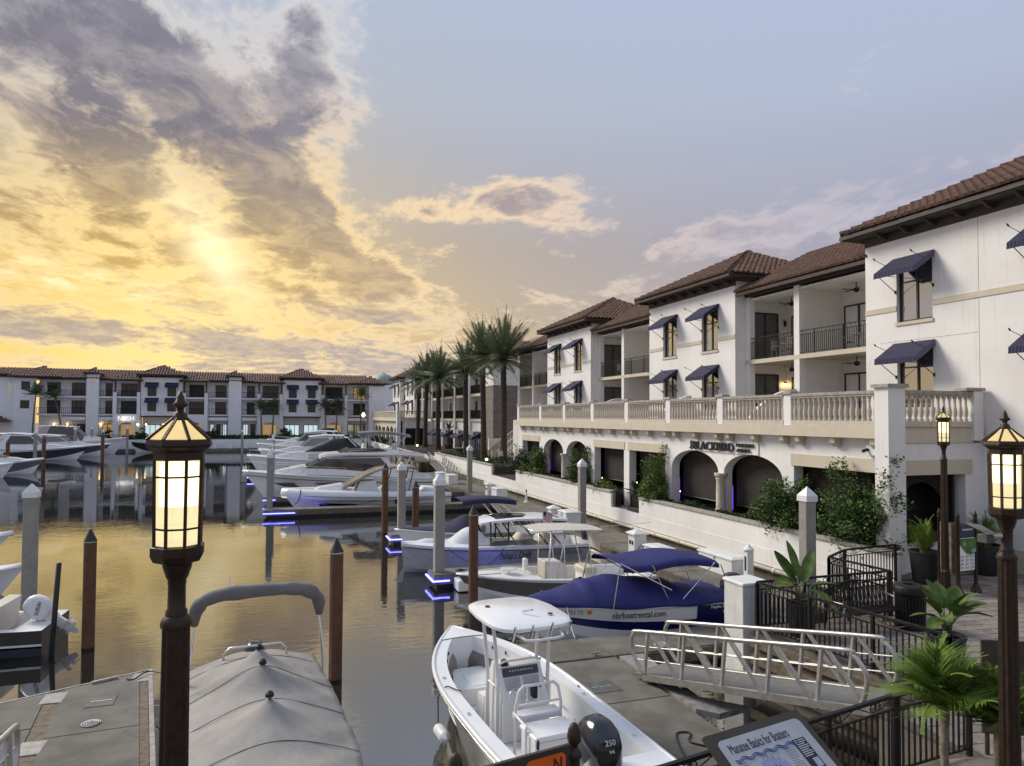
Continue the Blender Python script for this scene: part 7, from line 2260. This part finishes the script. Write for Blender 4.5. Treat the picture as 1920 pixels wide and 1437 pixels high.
# ================================================================== PLANTS
def shrub(name, label, cat, x, y, z, rx, ry, rz, n, m, group, seed, leaf=.085, shoots=26, wall=True, m2=None):
    """shrub of many small leaves set along arching shoots"""
    r = random.Random(seed)
    t = thing(name, label, cat, (x, y, z), group=group)
    mbs_ = [MB(), MB()]
    stem = MB()
    tips = []
    for s in range(shoots):
        a = r.uniform(0, 2 * PI)
        e = r.uniform(.05, 1.0)
        k = r.uniform(.62, 1.10) if r.random() < .8 else r.uniform(1.1, 1.42)
        tip = Vector((rx * math.cos(a) * math.sqrt(1 - (e * .9) ** 2) * k, ry * math.sin(a) * math.sqrt(1 - (e * .9) ** 2) * k, rz * 2 * e * k * .92 + .1))
        tips.append(tip)
        mid = Vector((tip.x * .4, tip.y * .4, tip.z * .62))
        stem.tube([(0, 0, -.2), mid, tip], [.02, .014, .004], 4, False)
    per = n // shoots
    for tip in tips:
        for k in range(per):
            u = r.random() ** .55
            sp0 = Vector((0, 0, rz * .15)).lerp(tip, u)
            sp0.z += math.sin(u * PI) * .12 * rz
            spread = .05 + .22 * (1 - u) ** 1.3 * max(rx, ry) + .05
            c = sp0 + Vector((r.gauss(0, spread), r.gauss(0, spread), r.gauss(0, spread * .8)))
            if c.z < -.15: c.z = r.uniform(-.1, .2)
            d = Vector((r.gauss(0, 1), r.gauss(0, 1), r.gauss(.15, .6))).normalized()
            s_ = d.cross(Vector((r.gauss(0, 1), r.gauss(0, 1), r.gauss(0, 1)))).normalized()
            L = leaf * r.uniform(.7, 1.4)
            mbs_[1 if (m2 and r.random() < .25) else 0].add([c, c + d * L * .5 + s_ * L * .28, c + d * L, c + d * L * .5 - s_ * L * .28], [(0, 1, 2, 3)])
    def raw(b, nm, mm):
        me = bpy.data.meshes.new(nm)
        me.from_pydata(b.v, [], b.f)
        return link(me, nm, mm, t)
    raw(mbs_[0], 'foliage', m)
    if m2: raw(mbs_[1], 'foliage', m2)
    stem.build('branches', M['stem'], t)['kind'] = 'stuff'
    return t
G1 = 'climbing shrubs along the restaurant'
shrub('climbing_shrub', 'biggest dark green shrub spilling over the planter by the corner pier', 'shrub', 17.75, 17.95, 2.05, 1.05, 1.45, 1.4, 13000, M['leaf'], G1, 1, .10, 54, m2=M['hedge'])
shrub('climbing_shrub', 'large green shrub left of the nearest concrete piling', 'shrub', 17.75, 21.6, 2.05, .85, 1.15, 1.05, 8500, M['leaf'], G1, 2, .10, 36, m2=M['hedge'])
shrub('climbing_shrub', 'tall bright green shrub climbing the pillar left of the sign arch', 'shrub', 17.8, 30.7, 2.05, .65, .9, 1.2, 6500, M['leaf'], G1, 3, .10, 30, m2=M['leaf_light'])
shrub('climbing_shrub', 'green shrub between the far arch and the wide opening', 'shrub', 17.8, 39.6, 2.05, .65, 1.1, 1.2, 6000, M['leaf'], G1, 4, .11, 30, m2=M['hedge'])
shrub('climbing_shrub', 'green shrub left of the far arches', 'shrub', 17.8, 47.0, 2.05, .6, 1.1, 1.1, 4000, M['leaf'], G1, 5, .12, 28, m2=M['leaf_light'])
shrub('climbing_shrub', 'dark shrub by the far end of the planter near the palms', 'shrub', 17.9, 50.8, 1.9, .6, 1.1, 1.0, 2600, M['hedge'], G1, 6, .12, 24)
shrub('low_shrub', 'low yellow green shrub beside the iron gate', 'shrub', 17.75, 36.3, 2.05, .4, .9, .35, 1500, M['leaf_light'], 'low planter shrubs', 7, .10, 16)
shrub('low_shrub', 'pale bushy shrub at the foot of the tall bright climber', 'shrub', 17.6, 31.1, 2.1, .35, .5, .4, 1200, M['leaf_light'], 'low planter shrubs', 8, .09, 14)
shrub('low_shrub', 'pale shrub at the far end of the planter under the dark climber', 'shrub', 17.6, 48.9, 2.05, .4, .7, .45, 1300, M['leaf_light'], 'low planter shrubs', 9, .10, 14)
# hedge mass filling the planters
def hedge(name, x0, x1, y0, y1, z, hgt, n, m, seed, leaf=.09):
    r = random.Random(seed)
    b = MB()
    for k in range(n):
        c = Vector((r.uniform(x0, x1), r.uniform(y0, y1), 0))
        c.z = z + r.random() ** .6 * hgt * (.75 + .45 * math.sin(c.y * 2.1) * math.sin(c.y * .7 + 1))
        d = Vector((r.gauss(0, 1), r.gauss(0, 1), r.gauss(.3, .6))).normalized()
        s_ = d.cross(Vector((r.gauss(0, 1), r.gauss(0, 1), r.gauss(0, 1)))).normalized()
        L = leaf * r.uniform(.7, 1.4)
        b.add([c, c + d * L * .5 + s_ * L * .28, c + d * L, c + d * L * .5 - s_ * L * .28], [(0, 1, 2, 3)])
    me = bpy.data.meshes.new(name)
    me.from_pydata(b.v, [], b.f)
    o = link(me, name, m)
    o['kind'] = 'stuff'
    return o
hedge('ground_cover', 17.62, 18.1, 16.6, 31.3, 2.05, .38, 5200, M['hedge'], 21)
hedge('ground_cover', 17.62, 18.1, 34.7, 50, 2.05, .38, 4200, M['hedge'], 22, .10)
hedge('ground_cover', 17.62, 22.5, 56.6, 78, 2.02, .34, 5200, M['hedge'], 23, .14)
hedge('ground_cover', 17.62, 21.5, 78, 104, 1.75, .3, 2600, M['hedge'], 24, .2)
hedge('ground_cover', -24, 14, 136.9, 137.7, 2.3, .5, 3000, M['hedge'], 25, .35)
hedge('ground_cover', 17.6, 18.0, 106, 134, 1.7, .9, 1500, M['hedge'], 26, .35)

# ---- date palms
def frond_mesh(L, droop, n, wid, seed, m, lean=.25, lw=.035, vee=.5):
    """feather frond along +x rising then drooping"""
    r = random.Random(seed)
    b = MB()
    P_ = []
    for i in range(n + 1):
        u = i / n
        P_.append(Vector((L * u * (1 - .12 * u * u), 0, L * (lean * u - droop * u * u))))
    b.tube(P_, [max(.004, .028 * (1 - u / n)) for u in range(n + 1)], 4, False)
    for i in range(2, n + 1):
        u = i / n
        t = (P_[i] - P_[i - 1]).normalized()
        ll = wid * math.sin(min(1, u * 1.15 + .12) * PI) ** .6 + .05
        for sg in (1, -1):
            for h_ in (0, .5):
                base = P_[i - 1].lerp(P_[i], h_)
                d = (Vector((0, sg, 0)) + t * r.uniform(.75, 1.05) + Vector((0, 0, vee * r.uniform(.5, 1.2)))).normalized()
                q = base + d * ll * r.uniform(.85, 1.1)
                q.z -= .14 * ll
                w = t * lw
                b.add([base - w * .6, base + w * .6, q], [(0, 1, 2)])
    me = bpy.data.meshes.new('frond')
    me.from_pydata(b.v, [], b.f)
    me.materials.append(m)
    return me
FR = [frond_mesh(5.2, .10 + .10 * k, 40, .62, k, M['frond'], lean=.30, lw=.055, vee=.25) for k in range(4)]
def date_palm(x, y, z0, zt, label, seed, nf=64, sc=1.0):
    r = random.Random(seed)
    t = thing('date_palm', label, 'palm tree', (x, y, z0), group='date palms along the promenade')
    h = zt - z0
    pts, rr = [], []
    n = int(h / .28)
    for i in range(n + 1):
        u = i / n
        pts.append((.10 * math.sin(u * 2 + seed), .08 * math.sin(u * 1.7), h * u))
        rr.append((.30 - .05 * u + (.10 * max(0, 1 - u * 9)) + (.10 * max(0, (u - .9) * 10))) * (1 + (.05 if i % 2 else -.03)))
    MB().tube(pts, rr, 10).build('trunk', M['trunk'], t)
    for k in range(nf):
        u = (k + .5) / nf
        pitch = R(84 - 104 * u ** .9) + r.gauss(0, .08)
        yaw = k * 2.399963 + r.gauss(0, .15)
        o = link(r.choice(FR[:2] if u < .4 else FR[1:]), 'frond', None, t, loc=(pts[-1][0], pts[-1][1], h + .15 - .35 * u))
        o.rotation_euler = (r.gauss(0, .25), -pitch + .25, yaw)
        s_ = sc * r.uniform(.86, 1.08)
        o.scale = (s_, s_, s_)
    return t
for i, (x, y, zt, lab) in enumerate([(20.0, 61.6, 11.3, 'nearest and tallest date palm in front of the stone corner'), (20.0, 68.0, 11.6, 'second date palm from the restaurant'), (20.0, 74.4, 11.3, 'third date palm from the restaurant, beside the shop awning'),
                                     (20.0, 87.8, 10.7, 'fourth date palm from the restaurant, past the potted palm'), (20.0, 95.6, 11.1, 'fifth date palm from the restaurant'), (20.0, 101.4, 11.0, 'farthest date palm on the left of the row')]):
    date_palm(x, y, 2.0, zt + .35 + .3 * math.sin(i * 2.2), lab, i + 1, 66 if i < 4 else 54, .98 - .06 * (i % 3))
# coconut style palms by the far building
FC = [frond_mesh(2.6, .20 + .16 * k, 16, .6, 30 + k, M['frond'], lean=.35, lw=.09, vee=.0) for k in range(3)]
def slim_palm(x, y, z0, zt, label, seed, nf=22, sc=1.0, bend=.5):
    r = random.Random(seed)
    t = thing('slim_palm', label, 'palm tree', (x, y, z0), group='slim palms across the water')
    h = zt - z0
    pts = [(bend * (u / 8) ** 2, 0, h * u / 8) for u in range(9)]
    MB().tube(pts, [.17 - .01 * u for u in range(9)], 8).build('trunk', mat('pale_palm_trunk', (.13, .115, .09), .9, var=.3), t)
    for k in range(nf):
        u = (k + .5) / nf
        o = link(r.choice(FC), 'frond', None, t, loc=(bend, 0, h))
        o.rotation_euler = (r.gauss(0, .2), -R(75 - 95 * u), k * 2.399963)
        o.scale = (sc, sc, sc)
for i, (x, y, zt, lab, sc, bd) in enumerate([(-37.6, 137.6, 9.6, 'slim palm left of the lit balcony across the water', 1.15, .4), (-33.6, 138.6, 9.2, 'second slim palm by the lit archway across the water', .9, -1.2),
                                   (-1.6, 137.6, 7.6, 'leftmost slim palm in the central cluster across the water', 1.0, -.3), (.2, 138, 7.9, 'middle slim palm in the central cluster across the water', 1.0, .3), (9.8, 137.6, 7.9, 'slim palm left of the shop sign across the water', 1.05, -.3), (11.6, 138, 8.1, 'slim palm above the shop sign across the water', 1.0, .3),
                                   (16.0, 136.8, 10.2, 'taller slim palm by the globe lamp', 1.05, .2)]):
    slim_palm(x, y, G, zt, lab, 40 + i, 22, sc, bd)
for i, (x, y, lab) in enumerate([(-27.2, 139.4, 'round dark bush left of the lit sign arch'), (-21.4, 139.4, 'round dark bush right of the lit sign arch'), (-33.0, 139.6, 'dark bush by the lit archway at the far left'), (2.6, 139.3, 'dark bush under the central slim palms'), (-10.2, 139.3, 'spiky bush beside the lamp across the water')]):
    shrub('round_bush', lab, 'shrub', x, y, G, 1.0, .8, 1.3, 700, M['hedge'], 'bushes by the far arcade', 60 + i, .35, 14)

# ---- potted plants
def pot(t, r0, r1, h):
    MB().lathe([(r0 * .9, 0), (r0, .04), (r1, h - .06), (r1 * 1.04, h - .05), (r1 * 1.04, h), (r1 * .92, h), (r1 * .9, h - .10), (.02, h - .10)], 24).build('pot', M['pot'], t, 'auto')
    MB().lathe([(.01, h - .09), (r1 * .9, h - .09)], 20).build('soil', M['soil'], t)
def leaf_blade(L, W_, droop, m, fold=.25):
    b = MB()
    n = 10
    g = []
    for i in range(n + 1):
        u = i / n
        w = W_ * (math.sin(PI * min(1, u * .93 + .05)) ** .75) * .5
        x = L * u
        z = -droop * u * u * L
        g.append([(x, w, z + w * fold), (x, w * .5, z + w * fold * .35), (x, 0, z), (x, -w * .5, z + w * fold * .35), (x, -w, z + w * fold)])
    b.loft(g, False, False)
    b.tube([(L * i / n, 0, -droop * (i / n) ** 2 * L - .004) for i in range(n + 1)], [.012 * (1 - i / n * .8) for i in range(n + 1)], 4, False)
    me = b.mesh('leaf')
    me.materials.append(m)
    me.polygons.foreach_set('use_smooth', [True] * len(me.polygons))
    return me
LB = [leaf_blade(.60, .32, .25, M['bigleaf']), leaf_blade(.55, .28, .5, M['bigleaf']), leaf_blade(.70, .24, .1, M['bigleaf'])]
def broadleaf(name, label, x, y, z, r1, h, spec, sc=1.0, seed=1, stemlen=.5):
    r = random.Random(seed)
    t = thing(name, label, 'potted plant', (x, y, z), group='potted broad leafed plants')
    pot(t, r1 * .82, r1, h)
    for (yaw, pit, sl, k, s_) in spec:
        a, p_ = R(yaw), R(pit)
        tip = Vector((math.cos(a) * math.cos(p_) * sl * .55, math.sin(a) * math.cos(p_) * sl * .55, h - .1 + sl))
        MB().tube([(math.cos(a) * .05, math.sin(a) * .05, h - .12), (tip.x * .4, tip.y * .4, h - .1 + sl * .6), tip], [.022, .016, .011], 6).build('stalk', M['stem'], t, True)
        o = link(LB[k], 'leaf', None, t, loc=tip)
        o.rotation_euler = (r.gauss(0, .4), -p_, a)
        o.scale = (s_ * sc,) * 3
    return t
broadleaf('banana_plant', 'banana like plant in a charcoal pot behind the railing corner', 10.98, 12.75, G, .30, .72,
          [(100, 75, .62, 2, 1.15), (170, 60, .55, 2, 1.2), (200, 35, .5, 1, 1.1), (20, 62, .52, 2, 1.1), (-20, 20, .45, 1, 1.35), (-70, -5, .4, 1, 1.25), (50, 45, .5, 0, 1.0), (150, 20, .38, 1, .9)], 1.0, 3)
broadleaf('bird_of_paradise', 'broad leafed plant in a charcoal pot beside the sloping railing', 12.28, 10.31, G, .33, .62,
          [(180, 50, .50, 0, 1.0), (140, 66, .55, 0, .95), (110, 74, .58, 0, .95), (60, 66, .55, 0, .95), (20, 52, .52, 0, 1.05), (-20, 32, .5, 0, 1.0), (215, 30, .45, 1, 1.0), (255, 42, .5, 0, 1.05), (290, 48, .48, 0, 1.0), (330, 28, .45, 1, 1.0), (200, 8, .42, 1, .9), (90, 58, .5, 0, .95), (275, 66, .55, 0, .9), (310, 60, .55, 0, .9), (160, 30, .4, 1, .9), (0, 65, .5, 0, .9)], .95, 4)
FA = [frond_mesh(1.15, .25 + .2 * k, 15, .32, 70 + k, M['frond_near'], lean=.5, lw=.022, vee=.15) for k in range(3)]
def areca(label, x, y, z, seed, nf=16, sc=1.0):
    r = random.Random(seed)
    t = thing('areca_palm', label, 'potted palm', (x, y, z), group='potted palms by the entrance')
    pot(t, .33, .42, .92)
    for k in range(nf):
        o = link(r.choice(FA), 'frond', None, t, loc=(r.gauss(0, .06), r.gauss(0, .06), .85))
        o.rotation_euler = (r.gauss(0, .3), -R(r.uniform(35, 82)), k * 2.4 + r.gauss(0, .2))
        o.scale = (sc * r.uniform(.8, 1.15),) * 3
areca('potted palm in a tall charcoal planter left of the directory kiosk', 17.98, 15.75, G, 1, 18, 1.0)
areca('potted palm in a tall charcoal planter right of the directory kiosk', 20.75, 16.05, G, 2, 18, 1.0)
FN = [frond_mesh(1.25, .30 + .20 * k, 17, .58, 80 + k, M['frond_near'], lean=.55, lw=.040, vee=.10) for k in range(4)]
def near_palm(label, x, y, zt, seed, nf=26, sc=1.0):
    r = random.Random(seed)
    t = thing('small_palm', label, 'palm', (x, y, G), group='small feathery palms in front of the lamp')
    h = zt - G
    MB().tube([(0, 0, 0), (.02, 0, h * .35), (.0, .02, h * .7), (0, 0, h)], [.055, .045, .042, .05], 8).build('trunk', mat('grey_palm_stem', (.22, .19, .14), .9, var=.3, scale=20, bump=.5, bscale=40), t, True)
    for k in range(nf):
        u = (k + .5) / nf
        o = link(r.choice(FN), 'frond', None, t, loc=(0, 0, h))
        o.rotation_euler = (r.gauss(0, .3), -R(78 - 70 * u) + r.gauss(0, .1), k * 2.4 + r.gauss(0, .2))
        o.scale = (sc * r.uniform(.85, 1.12),) * 3
near_palm('feathery small palm, left one of the pair at the right lamp post', 7.25, 6.12, 2.86, 1, 26, .74)
near_palm('feathery small palm, right one of the pair at the right lamp post', 7.72, 5.85, 2.70, 2, 24, .68)
# dark broad plant behind the gate
t = thing('dark_banana_plant', 'dark broad leafed plant behind the right iron gate', 'plant', (17.85, 32.3, 2.0))
r = random.Random(9)
LD_ = leaf_blade(.9, .34, .5, M['hedge'])
for k in range(14):
    o = link(LD_, 'leaf', None, t, loc=(0, 0, .1 + .3 * r.random()))
    o.rotation_euler = (r.gauss(0, .4), -R(r.uniform(35, 80)), k * 2.4)
    o.scale = (r.uniform(.8, 1.25),) * 3
t = thing('potted_palm', 'small palm in a red pot by the shop front under the date palms', 'potted palm', (21.9, 90.5, G))
MB().lathe([(.45, 0), (.6, 1.1), (.62, 1.2), (.5, 1.2)], 14).build('pot', M['red_pot'], t)
MB().tube([(0, 0, 1.0), (.1, 0, 3.2)], .09, 6).build('trunk', M['trunk'], t)
for k in range(16):
    o = link(FC[k % 3], 'frond', None, t, loc=(.1, 0, 3.2))
    o.rotation_euler = (0, -R(70 - 5.5 * k), k * 2.4)
    o.scale = (.55,) * 3
# small fountain and ground spot lights below the palms
fo = thing('fountain', 'small green stone fountain basin below the palms', 'fountain', (21.0, 79.5, G))
MB().lathe([(.5, 0), (.4, .3), (.35, .7), (1.0, 1.0), (1.15, 1.2), (1.1, 1.25), (.9, 1.12), (.1, 1.1)], 18).build('basin', mat('green_stone', (.17, .19, .15), .7), fo, 'auto')
MB().lathe([(.10, 1.1), (.06, 1.7), (.02, 2.0)], 8).build('spout', M['white'], fo)
for (x, y, lab) in ((18.2, 66.0, 'small warm spotlight in the planter below the second palm'), (18.1, 60.4, 'small warm spotlight in the planter below the nearest palm'), (18.3, 93, 'small warm spotlight under the farther palms')):
    q = thing('garden_spotlight', lab, 'light', (x, y, 2.05))
    MB().tube([(0, 0, 0), (0, 0, .3)], .03, 6).build('stake', M['black'], q)
    MB().lathe([(.05, .3), (.11, .34), (.11, .48), (.03, .5)], 8).build('lamp_head', M['warm'], q)

# ---- woman standing by the palms
pr = thing('person', 'person in a pale top and dark trousers with long brown hair, standing below the palms', 'person', (19.35, 60.2, 1.75), R(200))
vs = [(0, 0, .95), (0, 0, 1.15), (0, .01, 1.35), (0, .0, 1.48), (0, .02, 1.58), (0, .03, 1.70),            # pelvis .. head
      (.10, 0, .90), (.11, .02, .50), (.11, -.02, .08), (.11, .10, .03), (-.10, 0, .90), (-.11, .03, .50), (-.11, .0, .08), (-.11, .12, .03),
      (.17, 0, 1.40), (.24, -.02, 1.14), (.20, .14, .95), (-.17, 0, 1.40), (-.24, -.02, 1.14), (-.20, .14, .95)]
es = [(0, 1), (1, 2), (2, 3), (3, 4), (4, 5), (0, 6), (6, 7), (7, 8), (8, 9), (0, 10), (10, 11), (11, 12), (12, 13), (2, 14), (14, 15), (15, 16), (2, 17), (17, 18), (18, 19)]
rad = [.135, .115, .14, .07, .055, .085, .085, .06, .042, .035, .085, .06, .042, .035, .055, .042, .03, .055, .042, .03]
me = bpy.data.meshes.new('body')
me.from_pydata(vs, es, [])
o = link(me, 'body', None, pr)
md = o.modifiers.new('skin', 'SKIN')
for i, v_ in enumerate(me.skin_vertices[0].data):
    v_.radius = (rad[i], rad[i] * .85)
    v_.use_root = (i == 0)
sb = o.modifiers.new('sub', 'SUBSURF'); sb.levels = 2; sb.render_levels = 2
dg = bpy.context.evaluated_depsgraph_get()
m2 = bpy.data.meshes.new_from_object(o.evaluated_get(dg))
o.modifiers.clear()
o.data = m2
for mm in (mat('pale_top', (.55, .52, .48), .8), mat('dark_trousers', (.02, .022, .03), .8), mat('skin', (.45, .28, .2), .6)): m2.materials.append(mm)
for p_ in m2.polygons:
    z = p_.center.z
    p_.material_index = 2 if z > 1.50 or (abs(p_.center.x) > .19 and z < 1.16) else 0 if z > .98 else 1
    p_.use_smooth = True
hr = MB().loft([[(.085 * k_ * math.cos(2 * PI * i / 12), -.03 + .095 * k_ * math.sin(2 * PI * i / 12) - .02 * (1.8 - z), z) for i in range(12)] for z, k_ in ((1.32, .7), (1.42, 1.05), (1.55, 1.1), (1.68, 1.12), (1.77, .9), (1.81, .4))])
hr.build('hair', mat('brown_hair', (.09, .045, .02), .6, var=.4, scale=20), pr, True)

# ---- mooring lines, shore cables and small dock clutter
def mooring(label, a, b, sag=.15, r_=.014, m=None, nm='mooring_rope', cat='rope'):
    a, b = Vector(a), Vector(b)
    pts = [a.lerp(b, k / 10) - Vector((0, 0, sag * 4 * (k / 10) * (1 - k / 10))) for k in range(11)]
    tag(MB().tube(pts, r_, 6).build(nm, m or M['black'], None, True), label, cat, 'mooring lines')
WR = mat('white_rope', (.55, .53, .48), .8, var=.2, scale=20)
mooring('dark bow line from the grey hulled boat down to the blue lit finger dock', (6.6, 27.15, 1.05), (7.6, 26.1, .55), .12)
mooring('dark line from the grey hulled boat midship to its finger dock', (8.9, 27.1, .98), (7.9, 26.1, .55), .10)
mooring('pale bow line from the tan fishing boat to the finger dock cleat', (7.0, 23.6, .98), (6.4, 25.2, .55), .2, m=WR)
mooring('dark line from the inflatable collar boat to the lit finger dock', (7.4, 46.95, 1.0), (5.2, 46.45, .55), .1)
mooring('pale stern line from the blue covered boat to the cross dock', (12.7, 17.25, .95), (12.3, 16.85, .53), .05, m=WR)
mooring('pale bow line from the blue covered boat to the cross dock', (7.6, 17.75, 1.08), (7.42, 16.8, .53), .08, m=WR)
mooring('dark stern line from the centre console boat to the near finger dock', (5.62, 9.5, .95), (6.2, 9.62, .57), .05)
mooring('dark spring line from the centre console boat to the near finger dock', (5.62, 12.6, 1.05), (6.2, 12.22, .57), .05)
def coil(label, x, y, z, rr, m, n=4):
    pts = [(x + (rr - .012 * k / 4) * math.cos(k * .5), y + (rr - .012 * k / 4) * math.sin(k * .5), z + .012 + .010 * (k * .5 / (2 * PI))) for k in range(int(n * 4 * PI))]
    tag(MB().tube(pts, .013, 5).build('coiled_line', m, None, True), label, 'rope', 'coiled dock lines')
coil('coiled white line on the cross dock by the service pier', 9.3, 15.75, .5, .20, WR)
coil('coiled dark line on the finger dock beside the concrete piling', 6.7, 25.6, .5, .20, M['black'])
coil('coiled white line on the near left dock by the hatch', -3.05, 14.95, .5, .17, WR)
yl = mat('yellow_shore_cable', (.45, .32, .03), .6)
mooring('yellow shore power cable from the roofed pedestal across the walkway edge', (14.3, 25.9, .56), (13.2, 23.6, .62), .0, .016, yl, 'power_cable', 'cable')
